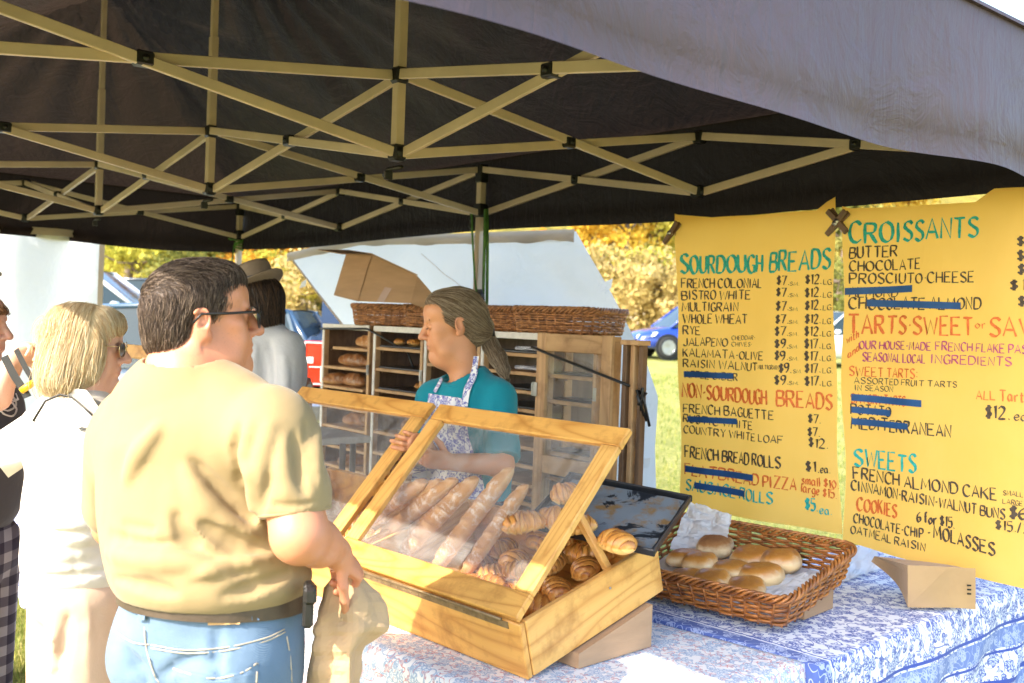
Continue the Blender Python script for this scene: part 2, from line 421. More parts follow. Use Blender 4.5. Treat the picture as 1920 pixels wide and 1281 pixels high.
m_steel = M('powder_coated_frame', (.64, .50, .375), .42, .08, 4, .05, 200, spec=.5)
m_black = M('black_plastic', (.012, .012, .013), .4, .2, 9, .1)
m_dark = M('black_leather', (.016, .014, .013), .38, .3, 12, .25, 260)
m_chrome = M('bare_metal', (.55, .54, .52), .28, .1, 10, .05, metal=1)
m_pine = wood('honey_pine', (.74, .39, .095), (.46, .18, .03), 0, 22, .42, dirt=.25)
m_pine_y = wood('honey_pine_side', (.77, .43, .12), (.50, .21, .04), 1, 26, .42, dirt=.12)
m_pine_z = wood('honey_pine_edge', (.78, .46, .16), (.55, .25, .06), 2, 16, .42)
m_rack = wood('rack_wood', (.56, .34, .16), (.34, .18, .075), 0, 14, .6)
m_rackz = wood('rack_wood_upright', (.60, .37, .18), (.36, .19, .085), 2, 14, .6)
m_rackd = wood('dark_rack_wood', (.19, .11, .06), (.10, .055, .03), 2, 14, .65)
m_white = M('white_painted_edge', (.74, .71, .66), .5, .08, 20, .1)
m_card = M('corrugated_cardboard', (.42, .26, .145), .75, .07, 4, .1, 40, stretch=(1, 1, 6))
m_kraft = cloth('kraft_paper', (.56, .37, .20), .12, (.5, .3, .15), .06, 500, .35, 9)
m_parch = cloth('white_parchment', (.80, .79, .78), .3, (.8, .8, .8), .03, 600, .5, 14, .6)
m_wicker = M('amber_wicker', (.44, .16, .032), .42, .35, 30, .3, 150, .002, coat=.25, col2=(.13, .038, .01))
m_wicker2 = M('brown_wicker', (.42, .19, .07), .5, .35, 45, .3, 150, .002, col2=(.10, .036, .014))
m_green = M('green_webbing', (.10, .27, .05), .7, .15, 30, .3, 300)
m_tape = M('blue_painters_tape', (.008, .075, .24), .6, .1, 20, .1)
m_brownclip = M('brown_plastic_clip', (.16, .09, .055), .4, .1, 20, .1)

m_brass = M('dull_brass_hinge', (.30, .21, .11), .5, .2, 30, .1, metal=.6)
def glassmat(name, dust=.10, smear=.12, tint=(.93, .95, .95)):
    t = NT(name); v = t.coord((1, 1, 1))
    d = t.ramp(t.noise(v, 4.5, 6, .68, 1.2), [(.3, (dust * .4,) * 3), (.75, (dust + smear,) * 3)])
    tr = t.n('BsdfTransparent', {'Color': tint}); df = t.n('BsdfDiffuse', {'Color': (.80, .78, .76)}); gl = t.n('BsdfGlossy', {'Color': (1, 1, 1), 'Roughness': .03})
    lw = t.n('LayerWeight', {'Blend': .5}); fr = t.math('ADD', t.math('MULTIPLY', t.math('POWER', lw.outputs['Facing'], 4), .7), .035); a = t.n('MixShader', {0: d}); b = t.n('MixShader', {0: fr})
    t.t.links.new(tr.outputs[0], a.inputs[1]); t.t.links.new(df.outputs[0], a.inputs[2]); t.t.links.new(a.outputs[0], b.inputs[1]); t.t.links.new(gl.outputs[0], b.inputs[2])
    return t.done(b)
m_glass = glassmat('dusty_acrylic', .06, .19)
m_glass2 = glassmat('rack_door_glass', .10, .15)

def twotone(name, ca, cb, cc, rough=.5, sc=24, bump=.3, bs=60, spec=.4, coat=.15, flour=0):
    """baked crust: attribute k 0..1 goes from pale crumb over gold to dark brown"""
    t = NT(name); v = t.coord(); k = t.attr(); n1 = t.noise(v, sc, 5, .65)
    f = t.math('ADD', k, t.math('MULTIPLY', t.math('SUBTRACT', n1, .5), .55), clamp=True)
    c = t.ramp(f, [(.08, ca), (.5, cb), (.95, cc)])
    if flour:
        fl = t.ramp(t.noise(v, 16, 7, .75, .6), [(.53, (0, 0, 0)), (.63, (flour,) * 3)]); c = t.mix(fl, c, (.80, .70, .58))
    nb = t.bump(t.noise(v, bs, 5, .7), bump, .004)
    return t.done(t.bsdf(c, rough, 0, spec, nb, coat=coat))
m_crois = twotone('butter_pastry', (.86, .52, .17), (.68, .29, .05), (.27, .075, .016), .38, 30, .35, 90, coat=.35)
m_bag = twotone('baguette_crust', (.72, .45, .22), (.50, .235, .075), (.27, .10, .03), .6, 18, .35, 70, coat=.0, flour=.75)
m_loaf = twotone('dark_loaf_crust', (.55, .30, .13), (.33, .135, .04), (.12, .045, .018), .55, 14, .3, 50, coat=.1, flour=.35)
m_roll = twotone('soft_roll_crust', (.86, .62, .31), (.56, .235, .04), (.23, .065, .014), .40, 26, .35, 110, coat=.3, flour=.25)
# ================================================================== SETTING: ground
def terrain(x, y):
    r = y - 5.0
    h = np.where(r > 0, .030 * r * (1 - np.exp(-np.maximum(r, 0) / 6)), 0.0)
    return h + 0.9 * np.clip((y - 60) / 40, 0, 1) ** 2
gx = np.concatenate([np.linspace(-400, -32, 24), np.linspace(-30, 30, 121), np.linspace(32, 400, 24)])
gy = np.concatenate([np.linspace(-60, -4, 12), np.linspace(-3, 40, 130), np.linspace(42, 500, 40)])
GX, GY = np.meshgrid(gx, gy, indexing='ij'); P = np.stack([GX, GY, terrain(GX, GY)], -1)
nz = noise3(P, .9) * .018 + noise3(P, .25) * .03; P[..., 2] += np.where(GY > 4, nz * np.clip((GY - 4) / 3, 0, 1), 0)
t = NT('meadow_grass'); v = t.coord()
c = t.ramp(t.noise(v, 1.3, 6, .65), [(.3, (.24, .24, .06)), (.5, (.37, .35, .10)), (.72, (.48, .43, .16))])
c = t.mix(t.ramp(t.noise(v, 22, 4, .7), [(.35, (0, 0, 0)), (.7, (1, 1, 1))]), c, (.12, .15, .03))
sx = t.n('SeparateXYZ', {0: v}); far = t.math('MULTIPLY', t.math('SUBTRACT', sx.outputs['Y'], 34), .12, clamp=True)
c = t.mix(far, c, t.ramp(t.noise(v, .4, 5, .6), [(.3, (.38, .29, .14)), (.7, (.50, .39, .21))]))
m_ground = t.done(t.bsdf(c, .9, 0, .2, t.bump(t.noise(v, 60, 5, .8), .8, .03)))
g = MB(); g.grid(P, 0, True, flip=True); ob = g.build('ground', m_ground, org=(0, 0, 0)); tag(ob, kind='structure')
def gz(x, y): return float(terrain(np.array(x * 1.0), np.array(y * 1.0)))

# grass blades where the photograph shows the turf close by
t = NT('grass_blades'); k = t.attr(); c = t.ramp(k, [(0, (.12, .17, .025)), (.5, (.27, .31, .055)), (.85, (.46, .42, .11)), (1, (.5, .40, .17))])
d = t.bsdf(c, .55, 0, .3); tr = t.n('BsdfTranslucent', {'Color': c}); mx = t.n('MixShader', {0: .35}); t.t.links.new(d.outputs[0], mx.inputs[1]); t.t.links.new(tr.outputs[0], mx.inputs[2]); m_blade = t.done(mx)
def blades(n, x0, x1, y0, y1, h, wd, seed):
    r = np.random.RandomState(seed); x = r.uniform(x0, x1, n); y = r.uniform(y0, y1, n); z = terrain(x, y) + np.where(y > 4, 0, 0)
    keep = noise3(np.stack([x, y, x * 0], -1), 1.6) + r.normal(0, .5, n) > -.5; x, y, z = x[keep], y[keep], z[keep]; n = len(x)
    a = r.uniform(0, 6.28, n); hh = h * r.uniform(.4, 1.2, n); ln = r.normal(0, .45, (n, 2)) * hh[:, None]
    dx = np.cos(a) * wd; dy = np.sin(a) * wd
    A = np.stack([x - dx, y - dy, z - .01], -1); B = np.stack([x + dx, y + dy, z - .01], -1)
    C = np.stack([x + dx * .7 + ln[:, 0] * .35, y + dy * .7 + ln[:, 1] * .35, z + hh * .6], -1); D = np.stack([x - dx * .7 + ln[:, 0] * .35, y - dy * .7 + ln[:, 1] * .35, z + hh * .6], -1)
    E_ = np.stack([x + ln[:, 0], y + ln[:, 1], z + hh], -1)
    V = np.stack([A, B, C, D, E_], 1).reshape(-1, 3); b = np.arange(n) * 5
    F = [q for i in b for q in ((i, i + 1, i + 2, i + 3), (i + 3, i + 2, i + 4))]
    return V, F, np.repeat(r.rand(n) * .98 + .01, 5)
mb = MB()
for i, a in enumerate([(26000, -3.2, -1.2, 3.2, 6.2, .055, .0022), (20000, .5, 5, 5.2, 11, .06, .003), (24000, -4.5, -1.0, 5.5, 11, .06, .003), (16000, 1, 8, 11, 24, .075, .006)]):
    V, F, K = blades(*a, 50 + i); mb.add(V, F, 0, False, K)
tag(mb.build('grass', m_blade, org=(0, 0, 0)), 'short sunlit yellow-green grass blades around and behind the bakery stall', 'grass', kind='stuff')

# ================================================================== trees
def leafmat(name, a, b, c_):
    t = NT(name); k = t.attr(); c = t.ramp(t.math('ADD', k, t.math('MULTIPLY', t.noise(t.coord(), .35, 2), .3)), [(.15, a), (.6, b), (1, c_)])
    d = t.bsdf(c, .85, 0, .08); tr = t.n('BsdfTranslucent', {'Color': c}); mx = t.n('MixShader', {0: .45}); t.t.links.new(d.outputs[0], mx.inputs[1]); t.t.links.new(tr.outputs[0], mx.inputs[2]); return t.done(mx)
LM = [leafmat('leaf_gold', (.36, .21, .025), (.58, .37, .04), (.70, .52, .09)), leafmat('leaf_yellow_green', (.20, .22, .035), (.44, .41, .06), (.60, .54, .12)),
      leafmat('leaf_olive', (.09, .11, .03), (.20, .21, .05), (.34, .32, .09)), leafmat('leaf_orange', (.30, .12, .015), (.50, .22, .02), (.58, .34, .04)), leafmat('leaf_pale', (.32, .25, .08), (.48, .38, .14), (.60, .48, .22))]
m_bark = M('tree_bark', (.16, .12, .085), .9, .25, 3, .6, 20, .03)
def tree_meshes(seed, H, W, n, leaf, low=.18):
    r = np.random.RandomState(seed); tm = MB(); cm = MB()
    tr_ = [(0, 0, 0)]
    for i in range(6): tr_.append((tr_[-1][0] + r.normal(0, .12), tr_[-1][1] + r.normal(0, .12), H * (i + 1) / 7))
    tm.tube(tr_, np.linspace(.26, .06, 7) * H / 14, 7)
    cl = []
    for i in range(26):
        z = H * (low + (1 - low) * r.rand() ** .9); wr = W * math.sin(math.pi * min(1, max(.12, (z / H - low * .6) / (1.08 - low * .6)))) ** .6
        a = r.rand() * 6.28; q = wr * r.rand() ** .5; cl.append((q * math.cos(a), q * math.sin(a), z, W * r.uniform(.22, .48)))
        if i < 14:
            b = np.array(tr_[min(6, int(z / H * 6))]); e = np.array(cl[-1][:3]); tm.tube([b, (b + e) / 2 + (0, 0, -.2), e], [.08, .05, .02], 5)
    ci = r.randint(0, len(cl), n); c = np.array(cl)[ci]; d = r.normal(0, 1, (n, 3)); d /= np.linalg.norm(d, axis=1)[:, None]
    p = c[:, :3] + d * (c[:, 3] * (.55 + .55 * r.rand(n)))[:, None] * (1, 1, .75)
    p[:, 2] = np.maximum(p[:, 2], .3); nn = nrm_rows(d + r.normal(0, .7, (n, 3))); u = nrm_rows(np.cross(nn, r.normal(0, 1, (n, 3)))); w_ = np.cross(nn, u); s = leaf * r.uniform(.5, 1.2, n)[:, None]
    V = np.stack([p - u * s, p + w_ * s * .6, p + u * s, p - w_ * s * .6], 1).reshape(-1, 3); F = (np.arange(n)[:, None] * 4 + np.arange(4)).tolist()
    kc = r.rand(len(cl))[ci] * .6 + r.rand(n) * .4 + .001
    cm.add(V, F, 0, False, np.repeat(kc, 4)); return tm.mesh('trunk', m_bark), cm
def nrm_rows(a): return a / (np.linalg.norm(a, axis=-1, keepdims=True) + 1e-9)
TM = []
for sd_, H, W, n, lf, low in [(1, 15, 4.2, 7000, .24, .10), (2, 13, 3.6, 6500, .22, .06), (3, 17, 4.6, 7500, .25, .14), (4, 4.2, 2.9, 4200, .15, .02), (5, 3.0, 2.4, 3600, .13, .02)]:
    tm, cm = tree_meshes(sd_, H, W, n, lf, low); TM.append((tm, {}, cm))
def place_tree(kind, mat_i, x, y, sc, rz, label, name='autumn_tree', grp='autumn trees along the field edge', cat='tree'):
    tm, cache, cm = TM[kind]
    if mat_i not in cache: cache[mat_i] = cm.mesh('crown', LM[mat_i])
    root = thing(name, label, cat, (x, y, gz(x, y) - .1), grp)
    a = inst('trunk', tm, wloc(root), rotz(rz), sc, root); b = inst('crown', cache[mat_i], wloc(root), rotz(rz), sc, root)
tl = [ # u px, depth, kind, colour, scale, label
    (232, 62, 2, 2, 1.0, 'olive tree right beside the white side wall'), (300, 66, 0, 1, 1.0, 'yellow-green tree above the pale car, left of the dark-haired man'),
    (372, 63, 1, 1, 1.1, 'yellow-green tree behind the dark-haired man'), (425, 68, 2, 2, 1.0, 'dull olive tree left of the back corner tent leg'),
    (478, 64, 0, 3, 1.0, 'orange tree right of the back corner tent leg'), (540, 66, 1, 0, 1.05, 'golden tree behind the man in the hat'), (600, 70, 2, 1, 1.0, 'yellow-green tree half hidden by the white tarp'),
    (1105, 60, 0, 3, 1.0, 'orange tree beside the right edge of the white tarp'), (1160, 57, 1, 0, 1.0, 'bright golden tree above the blue crossover bonnet'), (1228, 60, 2, 1, 1.05, 'tall yellow tree left of the first menu banner'),
    (1290, 64, 0, 0, 1.0, 'golden tree behind the left edge of the first menu banner'), (1574, 58, 1, 2, 1.0, 'olive tree in the gap between the two menu banners'),
    (160, 70, 1, 1, 1.0, 'yellow tree behind the white side wall'), (660, 68, 0, 2, 1.0, 'olive tree behind the white tarp and cardboard box'), (1350, 62, 2, 1, 1.0, 'yellow-green tree behind the first menu banner'), (1480, 66, 0, 2, 1.0, 'olive tree behind the right half of the first banner'), (1660, 64, 1, 0, 1.0, 'golden tree behind the second menu banner')]
for i, (u, d, kd, mi_, sc, lb) in enumerate(tl):
    q = at(u, 600, d); place_tree(kd, mi_, q[0], q[1], sc, i * 1.3, lb)
sl = [(250, 55, 4, 1, 1.3, 'low yellow-green bush above the pale car'), (345, 56, 4, 2, 1.2, 'low olive bush behind the dark-haired man'), (470, 57, 4, 3, 1.1, 'low orange bush left of the hat'), (520, 56, 3, 1, .9, 'pale green bush right of the hat'), (575, 55, 4, 4, 1.1, 'straw-coloured bush at the edge of the dry field'),
      (1130, 50, 3, 4, 1.0, 'pale straw bush next to the white tarp'), (1172, 48, 3, 4, 1.05, 'pale cream bush behind the blue crossover'), (1212, 50, 3, 1, 1.0, 'yellow-green bush above the blue crossover windscreen'), (1252, 47, 3, 4, .9, 'dry beige bush left of the first banner edge'), (1577, 48, 3, 2, 1.0, 'green bush in the gap between the banners')]
for i, (u, d, kd, mi_, sc, lb) in enumerate(sl):
    q = at(u, 600, d); place_tree(kd, mi_, q[0], q[1], sc, i * 2.1, lb, 'field_bush', 'bushes along the field edge', 'bush')
# wooded slope far behind the tree line
P = []
for i, x in enumerate(np.linspace(-260, 300, 60)):
    P.append([(x, 105 + q * 70, 2 + 30 * math.sin(q * 1.5) + 3 * float(noise3(vec(x, q * 30, 1), .06)) * q) for q in np.linspace(0, 1, 12)])
hm = MB(); hm.grid(np.array(P), 0, True, flip=True)
t = NT('wooded_slope'); v = t.coord(); c = t.ramp(t.noise(v, .25, 6, .75), [(.35, (.12, .12, .03)), (.55, (.30, .24, .05)), (.7, (.42, .27, .04))]); mh = t.done(t.bsdf(c, .9, 0, .1, t.bump(t.noise(v, .6, 6, .8), 1, 1.0)))
tag(hm.build('hillside', mh, org=(0, 100, 0)), kind='structure')

# ================================================================== vehicles
m_blue = M('bright_blue_paint', (.008, .035, .26), .25, .05, 2, 0, coat=1.0, spec=.5)
m_slate = M('slate_blue_paint', (.022, .055, .10), .25, .05, 2, 0, coat=1.0)
m_silver = M('pale_silver_paint', (.62, .64, .66), .3, .04, 2, 0, coat=.8)
m_navy = M('navy_truck_paint', (.010, .022, .045), .25, .05, 2, 0, coat=1.0)
t = NT('car_glass'); m_cglass = t.done(t.bsdf((.025, .04, .045), .08, 0, .35))
m_tyre = M('tyre_rubber', (.02, .02, .02), .8, .2, 10, .2); m_trim = M('black_trim', (.02, .02, .022), .55, .1, 10, .05)
m_rim = M('alloy_rim', (.5, .5, .5), .3, .05, 6, 0, metal=.9)
t = NT('head_lamp_lens'); m_lamp = t.done(t.bsdf((.75, .76, .78), .08, 0, .8, coat=1)); t = NT('tail_lamp_red'); m_red = t.done(t.bsdf((.62, .035, .012), .15, 0, .6, coat=1)); m_lw = M('lamp_white_band', (.8, .74, .70), .2, .03, 9, 0, coat=1)
def car(name, label, loc, yaw, paint, L=4.4, Wd=1.78, H=1.6, suv=True):
    """x forward in local space; body shell lofted from stations, greenhouse of glass with pillars and roof"""
    root = thing(name, label, 'car', loc); R = rotz(yaw); O = np.array(loc, float); X = lambda p: np.asarray(p, float) @ R.T + O
    hw = Wd / 2; zb = .30; zt = H * .60
    st = [(-L / 2, .55, zt * .82, .80), (-L / 2 + .12, .32, zt * .96, .94), (-L / 2 + .6, .26, zt, 1), (-.3, .24, zt * 1.0, 1), (L * .2, .24, zt * .98, 1), (L * .3, .26, zt * .93, .99), (L / 2 - .35, .28, zt * .82, .94), (L / 2 - .08, .34, zt * .70, .84), (L / 2, .42, zt * .58, .70)]
    G = []
    for x, z0, z1, wv in st:
        h = z1 - z0; prof = [(.0, z0), (.86, z0), (.97, z0 + .12 * h), (1.0, z0 + .42 * h), (.985, z0 + .62 * h), (.95, z0 + .86 * h), (.86, z1 - .01), (.5, z1 + .03), (0, z1 + .04)]
        ring = [(x, a * hw * wv, z) for a, z in prof] + [(x, -a * hw * wv, z) for a, z in prof[::-1][1:-1]]
        G.append(X(ring))
    b = MB(); G = np.array(G); b.grid(G, 0, True, wrap=True); b.add(G[0], [tuple(range(len(G[0])))]); b.add(G[-1], [tuple(range(len(G[0])))[::-1]])
    body = b.build('body', paint, root)
    gst = [(-L / 2 + .18, zt * .98, .80, 0), (-L / 2 + .62, H * .985, .66, 1), (-.35, H, .70, 1), (.35, H * .975, .69, 1), (L * .27, zt * .96, .80, 0)]
    g_ = MB()
    lowx = [-L / 2 + .18, -L / 2 + .35, -.35, .45, L * .28]
    Gp = []
    for (x, z, a, up), xl in zip(gst, lowx):
        zl = zt * .97; Gp.append(X([(xl, .90 * hw, zl), (x, a * hw, z), (x, .5 * a * hw, z + .015 * up), (x, 0, z + .02 * up), (x, -.5 * a * hw, z + .015 * up), (x, -a * hw, z), (xl, -.90 * hw, zl)]))
    g_.grid(np.array(Gp), 0, False); glass = g_.build('windows', m_cglass, root)
    rf = MB(); roof = np.array(Gp)[1:4, 1:6] + np.array([0, 0, .012]); rf.grid(roof, 0, True); rf.grid(roof - [0, 0, .05], 0, True, flip=True)
    for i in (1, 2, 3):
        for sgn in (0, -1):
            a_, c_ = np.array(Gp)[i][0 if sgn == 0 else 6], np.array(Gp)[i][1 if sgn == 0 else 5]; rf.bar(a_, c_ + vec(0, 0, .01), .06, .05)
    for sgn in (1, 5):
        rf.tube([np.array(Gp)[0][sgn], np.array(Gp)[1][sgn]], .035, 6); rf.tube([np.array(Gp)[3][sgn], np.array(Gp)[4][sgn]], .035, 6); rf.tube([np.array(Gp)[q][sgn] for q in (1, 2, 3)], .03, 6)
    rf.build('roof', paint, root)
    for sx_ in (-1, 1):
        for sy in (-1, 1):
            wx = sx_ * L * .305; wy = sy * (hw - .08); R2 = R @ rotx(math.pi / 2)
            an = np.linspace(0, 2 * math.pi, 33)[:-1]
            def ring(rad, y): return X(np.stack([wx + rad * np.cos(an), np.full(32, wy + sy * y), .33 + rad * np.sin(an)], -1))
            ar = MB(); ar.grid(np.array([ring(.40, .092), ring(.40, .0), ring(.35, 0), ring(.35, .10)]), 0, True, wrap=True); ar.add(ring(.40, .075), [tuple(range(32))]); ar.build('wheel_arch', m_trim, root)
            wh = MB(); wh.grid(np.array([ring(.22, .11), ring(.30, .115), ring(.335, .09), ring(.335, -.10), ring(.28, -.11)]), 0, True, wrap=True); wo_ = wh.build('wheel', m_tyre, root)
            rm = MB(); rm.add(ring(.215, .085), [tuple(range(32))])
            for j in range(10):
                a = j * math.pi / 5 + .2; rm.bar(X([(wx + .04 * math.cos(a), wy + sy * .105, .33 + .04 * math.sin(a))])[0], X([(wx + .215 * math.cos(a), wy + sy * .112, .33 + .215 * math.sin(a))])[0], .03, .02, up=R @ vec(0, sy, 0))
            rm.grid(np.array([ring(.225, .10), ring(.205, .118), ring(.195, .10)]), 0, True, wrap=True); rm.build('rim', m_rim, wo_)
    for sy in (-1, 1):
        h_ = MB(); h_.add(X([(L / 2 - .14, sy * hw * .84, zt * .60), (L / 2 - .03, sy * hw * .45, zt * .575), (L / 2 - .06, sy * hw * .44, zt * .69), (L / 2 - .52, sy * hw * .945, zt * .80), (L / 2 - .42, sy * hw * .97, zt * .68)]) + R @ vec(.035, sy * .035, .01), [(0, 1, 2, 3, 4) if sy > 0 else (4, 3, 2, 1, 0)]); h_.build('headlight', m_lamp, root)
        tl_ = MB(); tl_.box(X([(-L / 2 + .06, sy * hw * .82, zt * .82)])[0], (.12, .22, .16), R, bev=.03); tl_.build('tail_light', m_red, root)
        mr = MB(); mr.box(X([(L * .20, sy * (hw + .10), zt * 1.05)])[0], (.12, .18, .12), R, bev=.03); mr.build('side_mirror', paint, root)
        dh = MB()
        for xx in (-.55, .42): dh.box(X([(xx, sy * (hw * 1.0 + .012), zt * .84)])[0], (.2, .03, .035), R, bev=.01)
        dh.build('door_handles', m_trim if paint is m_slate else paint, root)
    gr = MB(); gr.box(X([(L / 2 - .03, 0, zt * .50)])[0], (.06, hw * 1.1, .16), R, bev=.02); gr.box(X([(L / 2 - .06, 0, .36)])[0], (.12, hw * 1.3, .12), R, bev=.02); gr.build('grille', m_trim, root)
    return root
q = at(1256, 660, 30.5); xq, yq = q[0] + .85, q[1] + .6
car('parked_car', 'bright blue crossover parked on the field left of the first menu banner', (xq, yq, gz(xq, yq)), math.radians(197), m_blue, 4.3, 1.77, 1.6)
q = at(300, 640, 11.5); car('parked_car', 'slate blue car parked behind the blonde woman', (q[0] - .1, q[1], gz(q[0], q[1]) - .06), math.radians(178), m_slate, 4.7, 1.85, 1.62)
q = at(215, 600, 17.5); car('parked_car', 'pale silver car with lit windows behind the slate blue car', (q[0] - .6, q[1], gz(q[0], q[1]) + .35), math.radians(3), m_silver, 4.6, 1.8, 1.62)
q = at(300, 600, 24); car('parked_car', 'dark car whose roof shows past the pale silver car', (q[0] + .2, q[1], gz(q[0], q[1]) + .25), math.radians(5), m_navy, 4.6, 1.8, 1.55)
q = at(1577, 640, 30); car('parked_car', 'white car seen through the gap between the two banners', (q[0], q[1], gz(q[0], q[1])), math.radians(200), m_silver, 4.5, 1.8, 1.6)
# pickup truck backed up behind the racks
q = at(590, 650, 9.0); tz = gz(q[0], q[1]) - .05; TL = vec(q[0] - .09, q[1], tz + .17); yw = math.radians(9); R = rotz(yw)
tk = thing('pickup_truck', 'dark navy pickup truck with red tail lamp behind the first bread rack', 'pickup truck', TL)
def TX(p): return R @ np.asarray(p, float) + TL      # x to the right along the tailgate, y forwards (away)
b = MB(); b.box(TX((.95, .06, .98)), (1.62, .10, .56), R, bev=.03); b.box(TX((.95, .0, 1.05)), (1.2, .02, .3), R, bev=.01); b.build('tailgate', m_navy, tk)
b = MB(); b.box(TX((.07, 1.3, .98)), (.14, 2.5, .58), R, bev=.05); b.box(TX((1.83, 1.3, .98)), (.14, 2.5, .58), R, bev=.05); b.box(TX((.95, 1.3, .72)), (1.7, 2.4, .08), R); b.build('bed', m_navy, tk)
b = MB(); prof = [(2.55, .7), (2.55, 1.27), (2.8, 1.78), (4.0, 1.78), (4.6, 1.3), (5.6, 1.22), (5.75, .9), (5.75, .6), (2.55, .6)]
b.prism([TX((.06, y, z)) for y, z in prof], R @ vec(1.78, 0, 0)); b.build('cab', m_navy, tk)
b = MB(); b.prism([TX((.3, 2.53, z)) if 0 else TX((.25 + a * 1.4, 2.54 + .23 * (z - 1.3) / .45, z)) for a, z in ((0, 1.32), (1, 1.32), (.93, 1.7), (.07, 1.7))], R @ vec(0, -.02, 0)); b.build('rear_window', m_cglass, tk)
b = MB(); b.box(TX((.95, -.10, .60)), (1.8, .2, .18), R, bev=.03); b.build('bumper', m_chrome, tk)
for sx_ in (0.085, 1.815):
    a = MB(); a.box(TX((sx_, -.02, 1.03)), (.19, .16, .40), R, bev=.02); tlp = a.build('tail_light', m_red, tk)
    c = MB(); s_ = 1 if sx_ < 1 else -1
    for (x, z, w_, h_) in ((0, .185, .16, .012), (-.078, .0, .010, .36), (.02, -.18, .15, .012), (-.03, .03, .06, .055), (.07, -.09, .010, .14), (.02, -.03, .11, .010)):
        c.box(TX((sx_ + s_ * x, -.103, 1.03 + z)), (w_, .012, h_), R, bev=.003)
    c.build('light_band', m_lw, tlp)
for sx_ in (.1, 1.8):
    for y in (1.3, 4.8):
        a = MB(); a.tube([TX((sx_ - .13, y, .40)), TX((sx_ + .13, y, .40))], .38, 20); a.build('wheel', m_tyre, tk)
# white sedan bonnet behind the pickup's tail lamp
q = at(545, 615, 10.8)
car('parked_car', 'white car with sunlit bonnet between the hat man and the pickup truck', (q[0] - .9, q[1] + 1.0, gz(q[0], q[1]) - .25), math.radians(-30), m_silver, 4.5, 1.8, 1.5)
# ================================================================== TENT
WT = 1.549
def T(s, t_, z, off=0.0):
    tt = t_ * WT if t_ <= 1 else (WT + (t_ - 1) * WT * 1.10); q = J0 + TD * s * UNIT - TN * tt; return vec(q[0], q[1], z)
ZT, ZB, PT, PB = 2.458, 2.223, 2.435, 2.178
VAL = 2.10
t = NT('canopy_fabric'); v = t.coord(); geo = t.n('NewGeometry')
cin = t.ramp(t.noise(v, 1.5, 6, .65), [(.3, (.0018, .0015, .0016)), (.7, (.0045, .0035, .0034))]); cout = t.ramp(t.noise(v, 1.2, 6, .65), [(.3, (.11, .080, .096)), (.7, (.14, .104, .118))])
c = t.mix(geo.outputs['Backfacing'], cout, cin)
nb = t.bump(t.noise(v, 5, 7, .62, 1.2), .55, .03, t.bump(t.noise(t.coord((6, 1, 1), rot=(0, 0, .9)), 3, 4, .6, .8), .4, .03))
d = t.bsdf(c, .50, 0, .14, nb); tr = t.n('BsdfTranslucent', {'Color': (.12, .078, .055), 'Normal': nb}); mx = t.n('MixShader', {0: .075})
t.t.links.new(d.outputs[0], mx.inputs[1]); t.t.links.new(tr.outputs[0], mx.inputs[2]); m_canopy = t.done(mx)
tent = thing('canopy_tent', 'large dark pop-up canopy with tan scissor frame sheltering the bakery stall', 'tent', T(1, 1, 0))
# roof
ns, ntt = 160, 90; S = np.linspace(-1.03, 3.03, ns); Tt = np.linspace(-.03, 2.03, ntt); P = np.zeros((ns, ntt, 3))
for i, s in enumerate(S):
    for j, t_ in enumerate(Tt):
        f = max(0.0, min(1 - abs(t_ - 1), s + 1, 3 - s, 1)); dist = min(math.hypot((s - q) * 1.0, t_ - 1) for q in (0, 1, 2))
        z = 2.515 + .92 * f ** 1.08; z -= .10 * math.sin(min(1, max(0, min(abs(s - round(s)), .5) * 2)) * math.pi / 2) * f * (0 < s < 2)
        tt = t_ * WT if t_ <= 1 else WT + (t_ - 1) * WT * 1.10; q = J0 + TD * s * UNIT - TN * tt
        ang = math.atan2(t_ - 1, s - 2 if s > 1.5 else (s - 1 if s > .5 else s)); rr = max(dist, .05)
        z += .034 * math.sin(ang * 19 + 3 * float(noise3(vec(s, t_, 0), 2))) * math.exp(-rr * 1.6) * min(1, rr * 5) * min(1, f * 5) + (.02 * float(noise3(vec(s, t_, 1), 3)) + .008 * float(noise3(vec(s, t_, 2), 9))) * min(1, f * 5)
        P[i, j] = (q[0], q[1], z)
rb = MB(); rb.grid(P, 0, True)
# face orientation: outside up
v0 = np.cross(P[1, 0] - P[0, 0], P[0, 1] - P[0, 0])
if -v0[2] < 0: pass
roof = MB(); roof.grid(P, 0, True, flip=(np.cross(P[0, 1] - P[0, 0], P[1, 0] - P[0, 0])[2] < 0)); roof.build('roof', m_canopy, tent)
def valance(a, b, outw, seed, zb=VAL):
    n = 90; mb = MB(); rows = []
    for z in (2.535, 2.46, 2.40, 2.32, 2.24, zb + .065, zb + .06, zb):
        row = []
        for i in range(n):
            f = i / (n - 1); p = a * (1 - f) + b * f; hang = (2.52 - z)
            wv = .014 * hang / .4 * math.sin(f * 23 + seed) + .012 * float(noise3(vec(f * 9 + seed, z * 3, seed), 1.0)) * hang / .4
            o = .028 + .025 * hang + wv + (.004 if z > zb + .062 or z < zb + .001 else 0)
            zz = z + (.012 * math.sin(f * 11 + seed * 2) * hang / .4)
            row.append(p + outw * o * 1.0 + vec(0, 0, zz - p[2]))
        rows.append(row)
    G = np.array(rows); nn = np.cross(G[0, 1] - G[0, 0], G[1, 0] - G[0, 0]); mb.grid(G, 0, True, flip=np.dot(nn, outw) < 0)
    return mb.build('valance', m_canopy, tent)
valance(T(-1, 0, 0), T(3, 0, 0), TN, 1.0, 2.12); valance(T(-1, 2, 0), T(3, 2, 0), -TN, 2.0, 2.20); valance(T(-1, 0, 0), T(-1, 2, 0), -TD, 3.1, 2.09); valance(T(3, 0, 0), T(3, 2, 0), TD, 4.3, 2.09)
